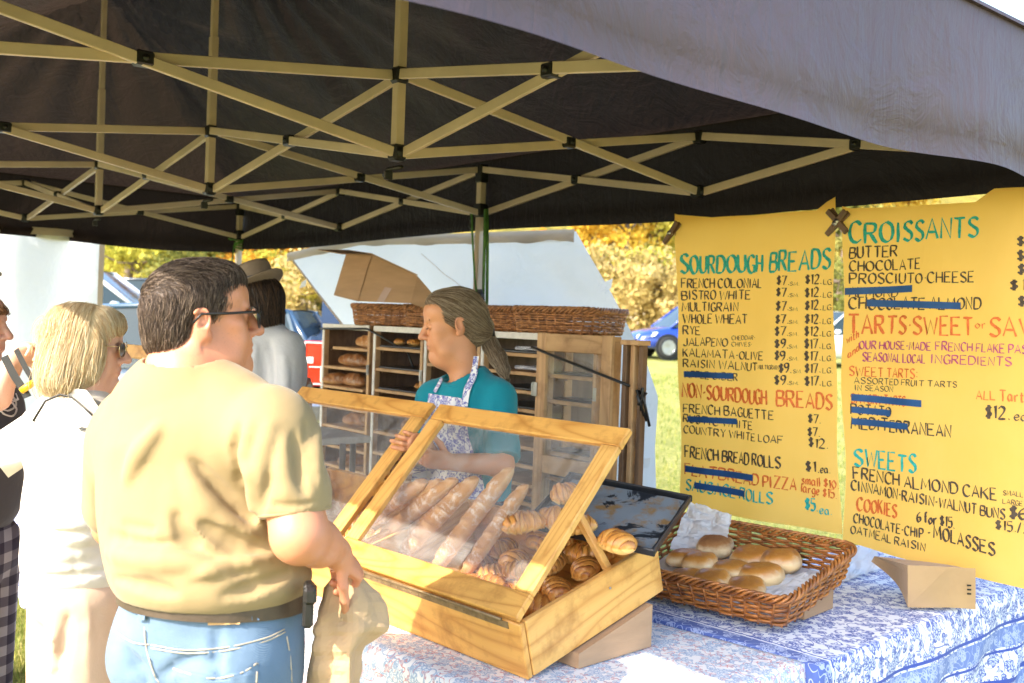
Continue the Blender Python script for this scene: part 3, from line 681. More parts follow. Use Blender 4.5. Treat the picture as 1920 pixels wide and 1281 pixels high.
# scissor trusses, every bar its own part, alike bars share nothing but their section
def bracket(p, sz=.05, h=.055):
    b = MB(); b.box(p, (sz, sz, h), rotz(-YAW), bev=.008); b.tube([p + TD * (sz * .62), p - TD * (sz * .62)], h * .3, 8); b.build('bracket', m_black, tent)
def truss(a, b, za, zb_, zc, zd, centre=True):
    """a,b plan points; za/zb_ top and bottom at a, zc/zd at b"""
    d = nrm(b - a); nn = np.cross(d, (0, 0, 1)); e = d * .025
    p = [vec(a[0], a[1], za), vec(b[0], b[1], zd), vec(a[0], a[1], zb_), vec(b[0], b[1], zc)]
    m = MB(); m.bar(p[0] + e + nn * .011, p[1] - e + nn * .011, .016, .033, bev=.002); m.build('truss_bar', m_steel, tent)
    m = MB(); m.bar(p[2] + e - nn * .011, p[3] - e - nn * .011, .016, .033, bev=.002); m.build('truss_bar', m_steel, tent)
    c = sum(p) / 4; m = MB(); m.box(c, (.052, .046, .042), frame(nn), bev=.006); m.tube([c + nn * .03, c - nn * .03], .009, 8); m.build('pivot', m_black, tent)
for s in (-1, 0, 1, 2):
    for t_ in (0, 2): truss(T(s, t_, 0), T(s + 1, t_, 0), ZT, ZB, ZT, ZB)
for s in (-1, 3):
    for t_ in (0, 1): truss(T(s, t_, 0), T(s, t_ + 1, 0), ZT, ZB, ZT, ZB)
for s in (0, 1, 2):
    truss(T(s, 0, 0), T(s, 1, 0), ZT, ZB, PT, PB); truss(T(s, 1, 0), T(s, 2, 0), PT, PB, ZT, ZB)
for s in (-1, 0, 1, 2):
    z = [(ZT, ZB) if q in (-1, 3) else (PT, PB) for q in (s, s + 1)]; truss(T(s, 1, 0), T(s + 1, 1, 0), *z[0], *z[1])
for s in (-1, 0, 1, 2, 3):
    for t_ in (0, 1, 2):
        inner = t_ == 1 and s in (0, 1, 2)
        bracket(T(s, t_, PT if inner else ZT)); bracket(T(s, t_, PB if inner else ZB))
        if inner:
            m = MB(); m.bar(T(s, t_, PB - .02), T(s, t_, 2.86), .034, .034, up=(1, 0, 0) if 0 else tuple(TD), bev=.003); m.build('peak_pole', m_steel, tent)
            m = MB(); m.bar(T(s, t_, 2.86), T(s, t_, 3.40), .028, .028, up=tuple(TD), bev=.003); m.build('peak_pole', m_steel, tent)
            k_ = MB(); p = T(s, t_, PB - .05); k_.tube([p - TD * .03, p + TD * .05, p + TD * .075 - vec(0, 0, .02)], .008, 6); k_.box(p + TD * .05 - vec(0, 0, .02), (.03, .012, .03), rotz(.4), bev=.003); k_.build('release_lever', m_black, tent)
for s in (-1, 1, 3):
    for t_ in (0, 2):
        m = MB(); m.bar(T(s, t_, .02), T(s, t_, ZT), .040, .040, up=tuple(TD), bev=.004); lg = m.build('leg', m_steel, tent)
        f_ = MB(); f_.box(T(s, t_, .01), (.12, .12, .012), rotz(-YAW)); f_.build('foot_plate', m_chrome, lg)
        c_ = MB(); c_.bar(T(s, t_, ZB - .02), T(s, t_, ZB + .05), .062, .062, up=tuple(TD), bev=.006); c_.build('slider', m_black, lg); c_ = MB(); c_.bar(T(s, t_, ZT - .07), T(s, t_, ZT + .03), .056, .056, up=tuple(TD), bev=.006); c_.build('corner_bracket', m_black, lg)
# green ratchet strap tied to the middle leg
L1 = T(1, 0, 0); st_ = thing('ratchet_strap', 'bright green ratchet strap hanging from the middle tent leg above the baskets', 'strap', (L1[0], L1[1] - .06, 1.55))
m = MB()
for pts in ([atside(910, 392, -.06), atside(908, 470, -.07), atside(906, 560, -.07), atside(905, 622, -.07)], [atside(913, 392, -.05), atside(914, 470, -.06), atside(913, 560, -.06), atside(911, 605, -.06)]):
    pts = np.array(pts); m.tube(pts, .013, 4, flat=.12, up=tuple(TD))
m.tube(np.array([atside(884, 398, -.06), atside(886, 450, -.06), atside(890, 520, -.06), atside(894, 552, -.07), atside(905, 585, -.07)]), .009, 4, flat=.15, up=tuple(TD)); m.build('webbing', m_green, st_)
m = MB(); p = atside(899, 562, -.10); m.box(p, (.05, .03, .07), rotz(-YAW), bev=.006); m.tube([p + TD * .03, p - TD * .03], .014, 8); m.box(p + vec(0, 0, .045), (.036, .02, .02), rotz(-YAW), bev=.004); m.box(atside(902, 582, -.09), (.06, .02, .03), rotz(-YAW) @ rotx(.2), bev=.006); m.build('ratchet', m_black, st_)
m = MB(); p = atside(884, 408, -.05)
for q in range(2): an = np.linspace(0, 2 * math.pi, 17)[:-1]; m.tube(p + .018 * np.cos(an)[:, None] * TD + .022 * np.sin(an)[:, None] * vec(0, 0, 1) + vec(0, 0, -.04 * q), .004, 5, closed=True)
m.build('hook', m_dark, st_)
L3 = T(3, 0, 0); cdm = MB(); p = vec(L3[0], L3[1], 2.20)
for i in range(5):
    a = np.linspace(0, 2 * math.pi, 13); cdm.tube(p + np.stack([.035 * np.cos(a), .035 * np.sin(a), -.018 * i + .01 * np.sin(a + i)], -1), .005, 5)
cdm.tube([p, p + vec(-.06, -.02, .0), p + vec(-.11, -.03, .02)], .006, 5); cdm.tube([p + vec(-.03, -.03, -.05), p + vec(-.05, -.03, -.3), p + vec(-.06, -.02, -.62)], .005, 5)
tag(cdm.build('tie_cord', m_green), 'green cord wound round the far corner tent leg', 'cord')

# ================================================================== TARPS
def tarpmat(name, col, tr, wsc=3.0):
    t = NT(name); v = t.coord(); c = t.ramp(t.noise(v, 2.5, 5, .6), [(.3, tuple(x * .93 for x in col)), (.7, col)])
    nb = t.bump(t.noise(v, wsc, 5, .55, 1.5), .5, .03, t.bump(t.noise(t.coord((1, 1, .25), rot=(.3, .5, 0)), 9, 3), .25, .012))
    d = t.bsdf(c, .55, 0, .3, nb); x = t.n('BsdfTranslucent', {'Color': col, 'Normal': nb}); mx = t.n('MixShader', {0: tr}); t.t.links.new(d.outputs[0], mx.inputs[1]); t.t.links.new(x.outputs[0], mx.inputs[2]); return t.done(mx)
m_tarp = tarpmat('white_tarp_cloth', (.92, .93, .97), .45); m_hem = tarpmat('tan_hem', (.62, .50, .38), .4); m_wall = tarpmat('white_wall_cloth', (.92, .90, .87), .6)
def lerp_list(lst, f):
    x = f * (len(lst) - 1); i = min(int(x), len(lst) - 2); x -= i; return np.array(lst[i]) * (1 - x) + np.array(lst[i + 1]) * x
def sheet(left, right, off, nu=70, nv=50, wav=.03, seed=0, u0=0, u1=1, top=None):
    P = np.zeros((nv, nu, 3))
    for i in range(nv):
        g_ = i / (nv - 1); a = lerp_list(left, g_); b = lerp_list(right, g_)
        for j in range(nu):
            f = u0 + (u1 - u0) * j / (nu - 1); uv = a * (1 - f) + b * f
            if top is not None: uv = uv + vec(0, np.interp(f, *top) * (1 - g_) ** 3)
            q = vec(f * 6 + seed, g_ * 4, seed)
            o = wav * (noise3(q, .7) + .4 * noise3(q, 2.0)) + .025 * math.sin(f * 14 - g_ * 6) * (f > .7) * (f - .7) * 3
            ff = 0.0; P[i, j] = atside(uv[0], uv[1], off + float(o) - .86 * ff * ff * (3 - 2 * ff))
    return P
tp = thing('hanging_tarp', 'white cloth tarp with tan hem hung behind the bread racks', 'tarp', atside(905, 900, .3))
Lf = [(541, 478), (592, 545), (645, 612), (690, 680), (720, 760), (730, 850), (735, 960)]; Rt = [(1080, 434), (1104, 476), (1150, 556), (1212, 680), (1234, 745), (1228, 840), (1232, 985)]
P = sheet(Lf, Rt, .28, 90, 60, .035, 2, top=([0, .25, .6, 1], [0, -21, -10, 0])); m = MB(); m.grid(P, 0, True); m.build('cloth', m_tarp, tp)
m = MB(); ed = P[0]; G = np.array([ed + vec(0, 0, .012) - TN * .012, ed - TN * .014 - vec(0, 0, .05) + vec(0, 0, .01) * np.sin(np.arange(90) * .4)[:, None], ed - TN * .008 - vec(0, 0, .052)]); m.grid(G, 0, True); m.build('hem', m_hem, tp)
m = MB(); ed = P[:, 0]; m.tube(ed, .008, 5); m.build('hem_cord', m_hem, tp)
for sa, sb in (((5, 38), (34, 56)),):
    m = MB(); m.tube([P[int(sa[0] + (sb[0] - sa[0]) * q / 14), int(sa[1] + (sb[1] - sa[1]) * q / 14)] - TN * .004 for q in range(15)], .0016, 5); m.build('seam', m_hem, tp)
m = MB()
for (u, v_) in ((566, 529), (1130, 530), (1200, 862)):
    m = MB(); q = atside(u, v_, .20); m.grid(np.array([[q, q + TD * -.07 + vec(0, 0, .02)], [q - vec(0, 0, .05) + TN * -.02, q + TD * -.06 - vec(0, 0, .03)]]), 0, True); m.build('tie_tab', m_tarp, tp)
wl = thing('side_wall', 'blown-out white cloth wall hanging from the far end of the canopy at left', 'side wall', T(3, 1.4, 0))
P = np.zeros((40, 60, 3))
for i in range(40):
    for j in range(60):
        z = 2.17 - 2.1 * i / 39; f = j / 59; tt = .635 + 1.45 * f; q = T(3, tt, z) + TD * (.10 + .9 * f * 0 + .04 * float(noise3(vec(f * 7, z * 1.5, 2), 1)) + .02 * math.sin(f * 30) * (1 - i / 60)); P[i, j] = q + (T(3, 0, 0) - T(3, 1, 0)) / WT * (-.02 * i / 39 * 1.5) - TD * .25 * f
m = MB(); m.grid(P, 0, True); m.build('cloth', m_wall, wl)
m = MB(); m.grid(np.array([P[0] - TD * .012, P[0] - TD * .014 - vec(0, 0, .05)]), 0, True); m.grid(np.array([P[:, 0] - TD * .01, P[:, 1] - TD * .012]), 0, True); m.build('hem', m_hem, wl)
# ================================================================== local-frame building
def lthing(name, label, cat, loc, R, group=None):
    o = thing(name, label, cat, (0, 0, 0), group); M4 = Matrix([[*R[0], loc[0]], [*R[1], loc[1]], [*R[2], loc[2]], [0, 0, 0, 1]])
    l, q, s_ = M4.decompose(); o.location = l; o.rotation_euler = q.to_euler(); o['_R'] = 0; del o['_R']; return o
def lb(mb, name, mat, parent, loc=None, R=None):
    ob = bpy.data.objects.new(name, mb.mesh(name, mat)); COL.objects.link(ob); ob.parent = parent
    if loc is not None: ob.location = Vector(loc)
    if R is not None: ob.rotation_euler = Matrix(R.tolist()).to_euler()
    return ob
E1 = nrm(vec(-.69, .724, 0)); E2 = nrm(vec(.724, .69, 0)); A0 = vec(.07, 2.461, .745); UPZ = vec(0, 0, 1)
def AB(a, b, z): return vec(*(A0 + E1 * a + E2 * b)[:2], z)

# ------------------------------------------------------------------ table cloths
def print_mat(name, base, ink, ink2, sc=1.0, border=None, paisley=False):
    t = NT(name); tc = t.n('TexCoord'); uv = tc.outputs['UV']
    mp = t.n('Mapping'); t.t.links.new(uv, mp.inputs[0]); mp.inputs['Scale'].default_value = (sc, sc, sc); v = mp.outputs[0]
    wn = t.n('TexNoise', {'Vector': v, 'Scale': 9, 'Detail': 1}); vw = t.n('VectorMath', operation='MULTIPLY_ADD'); t.t.links.new(wn.outputs['Color'], vw.inputs[0]); vw.inputs[1].default_value = (.02, .02, 0); t.t.links.new(v, vw.inputs[2]); v = vw.outputs[0]
    def flower(scale, petals, r0, amp, rnd, ringw, seedloc):
        m2 = t.n('Mapping'); t.t.links.new(v, m2.inputs[0]); m2.inputs['Scale'].default_value = (scale, scale, 1); m2.inputs['Location'].default_value = seedloc
        vo = t.n('TexVoronoi', {'Vector': m2.outputs[0], 'Scale': 1.0, 'Randomness': rnd}, voronoi_dimensions='2D')
        df = t.n('VectorMath', operation='SUBTRACT'); t.t.links.new(m2.outputs[0], df.inputs[0]); t.t.links.new(vo.outputs['Position'], df.inputs[1]); s_ = t.n('SeparateXYZ'); t.t.links.new(df.outputs[0], s_.inputs[0])
        an = t.math('ARCTAN2', s_.outputs[1], s_.outputs[0]); cs = t.n('SeparateColor'); t.t.links.new(vo.outputs['Color'], cs.inputs[0])
        an = t.math('ADD', an, t.math('MULTIPLY', cs.outputs[0], 6.28)); pt = t.math('COSINE', t.math('MULTIPLY', an, petals)); r = t.math('ADD', t.math('MULTIPLY', pt, amp), r0)
        q = t.math('DIVIDE', vo.outputs['Distance'], r)
        out = t.math('LESS_THAN', t.math('ABSOLUTE', t.math('SUBTRACT', q, .93)), ringw); cen = t.math('LESS_THAN', t.math('ABSOLUTE', t.math('SUBTRACT', q, .35)), .13); fill = t.math('LESS_THAN', q, .93)
        rad = t.math('MULTIPLY', t.math('GREATER_THAN', t.math('COSINE', t.math('MULTIPLY', an, petals * 2)), .55), t.math('MULTIPLY', fill, t.math('GREATER_THAN', q, .5)))
        return t.math('MAXIMUM', t.math('MAXIMUM', out, cen), rad), fill, cs.outputs[1]
    f1, fill1, r1 = flower(12, 5, .27, .07, .75, .08, (0, 0, 0)); f2, fill2, r2 = flower(27, 3, .22, .12, .9, .2, (3.3, 1.7, 0)); f3, fill3, r3 = flower(21, 1, .24, .15, .85, .13, (5.1, 8.2, 0))
    vn = t.n('TexNoise', {'Vector': v, 'Scale': 15, 'Detail': 0}); line = t.math('LESS_THAN', t.math('ABSOLUTE', t.math('SUBTRACT', vn.outputs[0], .5)), .013)
    vn2 = t.n('TexNoise', {'Vector': v, 'Scale': 34, 'Detail': 0}); line2 = t.math('LESS_THAN', t.math('ABSOLUTE', t.math('SUBTRACT', vn2.outputs[0], .47)), .02)
    bgm = t.math('SUBTRACT', 1, fill1)
    rest = t.math('MULTIPLY', bgm, t.math('MAXIMUM', t.math('MAXIMUM', f2, line), t.math('MAXIMUM', f3, 0)))
    pat = t.math('MAXIMUM', f1, rest); ragged = t.noise(v, 90, 3, .7)
    pat = t.math('MULTIPLY', pat, t.math('GREATER_THAN', ragged, .40))
    wash = t.math('MULTIPLY', t.math('MAXIMUM', t.math('MULTIPLY', fill3, bgm), fill1), .38)
    c = t.mix(wash, base, ink2); c = t.mix(t.math('MULTIPLY', pat, .9), c, ink)
    if paisley:
        pk = t.math('MULTIPLY', t.math('MULTIPLY', line2, bgm), t.math('GREATER_THAN', t.noise(v, 7, 2), .47)); c = t.mix(t.math('MULTIPLY', pk, .75), c, (.62, .14, .12))
        pk2 = t.math('MULTIPLY', f2, t.math('GREATER_THAN', r2, .6)); c = t.mix(t.math('MULTIPLY', pk2, .6), c, (.66, .25, .2))
    if border:
        sp = t.n('SeparateXYZ'); t.t.links.new(uv, sp.inputs[0])
        for axis, lo, hi, kind in border:
            o = sp.outputs[axis]; inn = t.math('MULTIPLY', t.math('GREATER_THAN', o, lo), t.math('LESS_THAN', o, hi))
            if kind == 'line': c = t.mix(inn, c, ink)
            elif kind == 'pale': c = t.mix(inn, c, base)
            else:
                neg = t.math('GREATER_THAN', t.math('MAXIMUM', t.math('MAXIMUM', f1, f3), line2), .5); cb = t.mix(neg, tuple(a * .55 + b * .3 for a, b in zip(ink, ink2)) if kind == 'band' else tuple(a * .2 + b * .7 for a, b in zip(ink, ink2)), tuple(.35 * a + .65 * b for a, b in zip(base, ink2))); c = t.mix(inn, c, cb)
    nb = t.bump(t.noise(v, 3.5, 4, .5), .4, .012, t.bump(t.noise(v, 500, 1), .1, .0005)); return t.done(t.bsdf(c, .8, 0, .25, nb, sheen=.1))
m_paisley = print_mat('paisley_cotton', (.82, .79, .76), (.30, .40, .55), (.50, .60, .70), 1.15, None, True)
m_bluef = print_mat('blue_block_print_cotton', (.84, .85, .88), (.05, .09, .38), (.22, .31, .62), .95,
    [(1, -.10, .055, 'band'), (1, .055, .062, 'pale'), (1, .066, .071, 'line'), (0, -.115, -.105, 'line'), (0, -.185, -.122, 'mid'), (0, -.20, -.192, 'line'), (0, -.30, -.285, 'line'), (0, -.42, -.31, 'mid'), (0, -.45, -.43, 'line')])
def table(name_l, a0, a1, b0, b1f, z, drop, mat, clabel, legs=True, seed=0, tg=None, uvo=(0, 0)):
    c0 = AB((a0 + a1) / 2, (b0 + b1f((a0 + a1) / 2)) / 2, 0); tb = thing('folding_table', name_l, 'table', c0, 'folding tables of the stall')
    m = MB(); q = [AB(a0 + .01, b0 + .01, z - .035), AB(a1 - .01, b0 + .01, z - .035), AB(a1 - .01, b1f(a1) - .01, z - .035), AB(a0 + .01, b1f(a0) - .01, z - .035)]; m.prism(q, (0, 0, .03)); m.build('tabletop', m_white, tb)
    for (a, sg) in ((a0 + .14, 1), (a1 - .14, -1)):
        for bb in (b0 + .08, b1f(a) - .08):
            m = MB(); m.tube([AB(a + sg * .1, bb, z - .04), AB(a + sg * .04, bb, z - .16), AB(a, bb, z - .26), AB(a, bb, .01)], .0125, 8); m.build('leg', M_leg, tb)
    na, nb_ = int((a1 - a0 + 2 * drop) / .022) + 1, int((b1f(0) - b0 + 2 * drop) / .022) + 1
    pa = np.linspace(a0 - drop, a1 + drop, na); pb = np.linspace(-drop, 1 + 0, 2)
    P = np.zeros((na, nb_, 3)); UVc = np.zeros((na, nb_, 2)); r_ = .018
    for i, a in enumerate(pa):
        ac = min(max(a, a0), a1); oa = max(a0 - a, a - a1, 0); b1 = b1f(ac); pbv = np.linspace(b0 - drop, b1 + drop, nb_)
        for j, b in enumerate(pbv):
            bc = min(max(b, b0), b1); ob = max(b0 - b, b - b1, 0); ov = max(oa, ob) + .25 * min(oa, ob)
            hang = max(0, ov - r_ * .6); th = min(ov / r_, 1) * math.pi / 2
            out = r_ * math.sin(th) * .8 if ov > 0 else 0; dn = r_ * (1 - math.cos(th)) * .8 + hang if ov > 0 else 0
            fo = (.018 * math.sin((a - b) * 17 + seed) + .03 * float(noise3(vec(a * 3, b * 3, seed), 1.5))) * min(1, hang * 4)
            sa = (-1 if a < a0 else 1) if oa > 0 else 0; sb = (-1 if b < b0 else 1) if ob > 0 else 0
            wgt = (oa + 1e-9) / (oa + ob + 2e-9)
            q = AB(ac + sa * (out + .05 * hang + fo) * (wgt if ov > 0 else 0) ** .5, bc + sb * (out + .05 * hang + fo) * (1 - wgt if ov > 0 else 0) ** .5, z + .003 - dn + (.0015 * float(noise3(vec(a * 5, b * 5, 3), 1)) if ov == 0 else 0))
            q[2] = max(q[2], .03 + .01 * math.sin(a * 9)); P[i, j] = q; UVc[i, j] = (a - a0 + uvo[0], b - b0 + uvo[1])
    m = MB(); m.grid(P, 0, True, flip=np.cross(P[0, 1] - P[0, 0], P[1, 0] - P[0, 0])[2] > 0 if 0 else False)
    cl = m.build('tablecloth', mat); me = cl.data; uvl = me.uv_layers.new(name='UVMap'); li = np.zeros(len(me.loops), int); me.loops.foreach_get('vertex_index', li); uvl.data.foreach_set('uv', UVc.reshape(-1, 2)[li].reshape(-1)); tag(cl, clabel, 'tablecloth', 'printed tablecloths')
    return tb
M_leg = M('grey_table_leg', (.30, .27, .24), .4, .1, 9, .05, metal=.3)
table('folding table under the paisley cloth holding the open display cases', -.345, 1.30, -.13, lambda a: .69 - .07 * (a + .34), .742, .34, m_paisley, 'pale paisley cloth of light blue and pink under the display cases', seed=1)
table('folding table under the blue cloth holding the wicker roll basket', -.385, .30, .70, lambda a: 2.30, .742, .36, m_bluef, 'blue and white floral block print cloth under the wicker roll basket', seed=2)
table('folding table with grey bent legs behind the blonde woman', 1.38, 3.25, -.16, lambda a: .58, .742, .46, m_bluef, 'blue floral cloth hanging low behind the blonde woman', seed=3, uvo=(.5, -.25))

# ------------------------------------------------------------------ baked goods
def crois_mesh(seed, L=.125, bend=.5):
    r = np.random.RandomState(seed); na, nr = 64, 26; mb = MB(); P = np.zeros((na, nr, 3)); K = np.zeros((na, nr)); nseg = 7
    for i in range(na):
        s = -1 + 2 * i / (na - 1); ang = s * bend; cx = L / 2 * math.sin(ang) / max(math.sin(bend), .01); cy = -L * .35 * (1 - math.cos(ang))
        for j in range(nr):
            a = 2 * math.pi * j / nr; ph = s * nseg / 2 * (1 + .05 * math.sin(seed)) + .55 * math.cos(a) * np.sign(s + .001) + .30 * float(noise3(vec(s * 2, a, seed), 1.3)); fr = ph - math.floor(ph); stp = fr if s < 0 else 1 - fr
            fine = .5 + .5 * math.sin(ph * 2 * math.pi * 3)
            rad = .036 * (1 - abs(s) ** 2.4) ** .62 * (1 + .24 * (stp - .5)) + .0008 * fine; rad *= 1 + .16 * float(noise3(vec(s * 3, a * .8, seed * 2.2), 1)); rad = max(rad, .004)
            nx, ny = math.cos(ang), -math.sin(ang)
            ca, sa = math.cos(a), math.sin(a)
            P[i, j] = (cx + math.sin(ang) * ca * rad * .3, cy + ca * rad * 1.12, .9 * sa * rad * (1.0 if sa > 0 else .7) + .027)
            K[i, j] = min(1, max(.02, .30 + .62 * (stp ** 1.4) * max(0, .35 + .65 * sa) + .14 * fine * (sa > 0) - .28 * (sa < -.1) + .10 * float(noise3(vec(s * 4, a, seed), 2))))
    mb.grid(P, 0, True, K, wrap=True); mb.add(P[0], [tuple(range(nr))], 0, True, .8); mb.add(P[-1], [tuple(range(nr))[::-1]], 0, True, .8); return mb.mesh('croissant', m_crois)
def roll_swirl_mesh(seed):   # short rolled pastry with coiled ends
    return crois_mesh(seed, .10, .12)
def loaf_mesh(seed, L, R_, slashes, mat, sq=.8, taper=2.6, name='loaf', kb=.55, seg=44):
    r = np.random.RandomState(seed); na, nr = seg, 20; P = np.zeros((na, nr, 3)); K = np.zeros((na, nr)); mb = MB(); cs = np.linspace(-.82, .82, slashes) if slashes else []
    for i in range(na):
        s = -1 + 2 * i / (na - 1); s = math.sin(s * math.pi / 2) * .5 + s * .5; b0 = (1 - min(1, abs(s)) ** taper) ** .5
        for j in range(nr):
            a = 2 * math.pi * j / nr; sa, ca = math.sin(a), math.cos(a); k = kb + .12 * sa
            rad = R_ * max(b0, .05) * (1 + .05 * float(noise3(vec(s * 4, a * .7, seed), 1)))
            for c in cs:
                dd = (s - c) * L / 2 + ca * R_ * 1.15; w_ = .010 + R_ * .12
                if sa > .15: g = math.exp(-(dd / w_) ** 2); rad *= 1 - .13 * g + .07 * math.exp(-((dd - w_ * 1.4) / (w_ * .5)) ** 2); k -= .42 * g * sa; k += .25 * math.exp(-((dd - w_ * 1.5) / (w_ * .5)) ** 2)
            P[i, j] = (s * L / 2, ca * rad, sa * rad * sq * (1 if sa > 0 else .6) + R_ * .48); K[i, j] = min(1, max(.02, k + (-.25 if sa < -.2 else 0)))
    mb.grid(P, 0, True, K, wrap=True); mb.add(P[0], [tuple(range(nr))], 0, True, kb); mb.add(P[-1], [tuple(range(nr))[::-1]], 0, True, kb); return mb.mesh(name, mat)
def roll_mesh(seed, seeded=False):
    n, nr = 24, 36; P = np.zeros((n, nr, 3)); K = np.zeros((n, nr)); mb = MB()
    for i in range(n):
        th = math.pi * i / (n - 1)
        for j in range(nr):
            a = 2 * math.pi * j / nr; st_, ct = math.sin(th), math.cos(th); q_ = vec(math.cos(a) * 1.3 * st_, math.sin(a) * 1.3 * st_, ct + seed * 3); sp = 1 + .10 * float(noise3(q_, 1.2)) + .035 * float(noise3(q_, 3.5)); sup = (abs(math.cos(a)) ** 3.2 + abs(math.sin(a)) ** 3.2) ** (-1 / 3.2)
            P[i, j] = (.053 * st_ ** .75 * math.cos(a) * sup * sp * .98, .046 * st_ ** .75 * math.sin(a) * sup * sp, .026 + (.032 if ct > 0 else .026) * ct * sp); K[i, j] = min(1, max(.01, .04 + .98 * max(0, ct - .24) ** .85 + .10 * float(noise3(vec(*P[i, j]) * 30, 1)) * (ct > .2)))
    mb.grid(P, 0, True, K, wrap=True, flip=True); return mb.mesh('bread_roll', m_seed if seeded else m_roll)
m_seed = twotone('cinnamon_sugar_crust', (.80, .60, .34), (.42, .19, .06), (.22, .075, .02), .85, 60, .9, 190, coat=0)
CRO = [crois_mesh(s, .128, .55 + .1 * (s % 3)) for s in range(1, 5)] + [roll_swirl_mesh(9), roll_swirl_mesh(12)]
BAG = [loaf_mesh(s, .62, .040, 6, m_bag, .92, 5.0, 'baguette', .5, 70) for s in (21, 22, 23)]
LOAF = [loaf_mesh(31, .30, .062, 3, m_loaf, .85, 2.4), loaf_mesh(32, .26, .070, 2, m_loaf, .85, 2.2), loaf_mesh(33, .20, .085, 0, m_loaf, .8, 2.3)]
LOAFP = loaf_mesh(34, .27, .06, 5, m_bag, .85, 2.6); ROLL = [roll_mesh(s) for s in (1, 2, 3)]; SEED = roll_mesh(5, True)
def food(me, name, label, cat, group, loc, R, sc=1.0):
    return tag(inst(name, me, loc, R, sc), label, cat, group)

# ------------------------------------------------------------------ display cases
TILT = math.radians(14.8); W_, D_, HB, LL = .80, .545, .148, .60
def case_R(): x = -E1; y = E2 * math.cos(TILT) + UPZ * math.sin(TILT); return np.column_stack([x, y, np.cross(x, y)])
RB = case_R()
def CB(o, x, y, z): return o + RB @ vec(x, y, z)
def display_case(o, label, lid_deg, W=W_, prop=True):
    root = lthing('display_case', label, 'display case', o, RB, 'hinged wooden display cases on the counter'); th = .019
    m = MB(); m.box((-W / 2, th / 2, HB / 2), (W, th, HB), bev=.003); lb(m, 'front_panel', m_pine, root)
    m = MB(); m.box((-W / 2, D_ - th / 2, HB / 2 + .002), (W - 2 * th - .002, th, HB), bev=.002); lb(m, 'back_panel', m_pine, root)
    for x in (-th / 2 + .0015, -W + th / 2 - .0015): m = MB(); m.box((x, D_ / 2 + th / 2 + .001, HB / 2 + .001), (th, D_ - th - .002 + .0, HB), bev=.003); lb(m, 'side_panel', m_pine_y, root)
    m = MB(); m.box((-W / 2, D_ / 2, .012), (W - 2 * th - .004, D_ - 2 * th - .004, .008)); lb(m, 'floor_panel', m_pine, root)
    a = math.radians(lid_deg); RL = rotx(a); h0 = vec(0, .004, HB + .004); rw, rt = .062, .021
    def rail(x0, x1, y0, y1, nm, mat): m = MB(); m.box(((x0 + x1) / 2, (y0 + y1) / 2, rt / 2), (x1 - x0, y1 - y0, rt), bev=.003); return lb(m, nm, mat, root, h0, RL)
    rail(-W, 0, 0, rw * 1.15, 'lid_rail', m_pine); rail(-W, 0, LL - rw, LL, 'lid_rail', m_pine)
    rail(-rw, -.001, rw * 1.15 + .001, LL - rw - .001, 'lid_stile', m_pine_y); rail(-W + .001, -W + rw, rw * 1.15 + .001, LL - rw - .001, 'lid_stile', m_pine_y)
    m = MB(); m.grid(np.array([[(-W + rw - .006, rw * 1.15 - .006, .006), (-rw + .006, rw * 1.15 - .006, .006)], [(-W + rw - .006, LL - rw + .006, .006), (-rw + .006, LL - rw + .006, .006)]]), 0, False); lb(m, 'lid_pane', m_glass, root, h0, RL)
    m = MB(); m.tube([(-W + .01, -.004, HB + .003), (-.06, -.004, HB + .003)], .0045, 6); m.box((-W / 2, -.0012, HB - .010), (W - .08, .002, .018))
    for i in range(22): m.tube([(-.08 - i * (W - .14) / 21, -.0015, HB - .011), (-.08 - i * (W - .14) / 21, -.0040, HB - .011)], .0022, 6)
    lb(m, 'piano_hinge', m_brass, root)
    if prop:
        p1 = vec(-.030, .365, HB - .012); p2 = h0 + RL @ vec(-.032, .33, -.004); m = MB(); m.bar(p1, p2, .019, .024, up=(1, 0, 0), bev=.003); lb(m, 'prop_stick', m_pine_z, root)
    m = MB(); m.tube([(.0022, .33, HB - .045), (.0045, .33, HB - .045)], .0035, 10); lb(m, 'screw', m_chrome, root)
    return root
display_case(A0 + vec(0, 0, .002), 'front wooden display case full of croissants and baguettes, lid propped open', 33)
O2 = A0 + E1 * (W_ + .035) + vec(0, 0, .002); display_case(O2, 'second wooden display case, lid open beside the seller, left of the croissant case', 33)
O4 = AB(2.30, 0.02, .747); display_case(O4, 'far display case with steep lid between the blonde woman and the dark-haired man', 55)
# cardboard support under the raised rear of the first case
m = MB(); x0, x1 = -.02, .40; q = [AB(x0, .16, .748), AB(x0, .455, .748), AB(x0, .455, .748 + .455 * math.tan(TILT) - .004), AB(x0, .16, .748 + .16 * math.tan(TILT) - .004)]
m.prism(q, E1 * .40); tag(m.build('support_block', m_card), 'brown cardboard block raising the rear of the front display case', 'block')
m = MB(); m.prism([q_ + E1 * .85 for q_ in q], E1 * .40); tag(m.build('support_block', m_card), 'brown cardboard block under the second display case', 'block')
m = MB(); m.prism([q_ + E1 * 2.35 for q_ in q], E1 * .40); tag(m.build('support_block', m_card), 'brown cardboard block under the far display case', 'block')

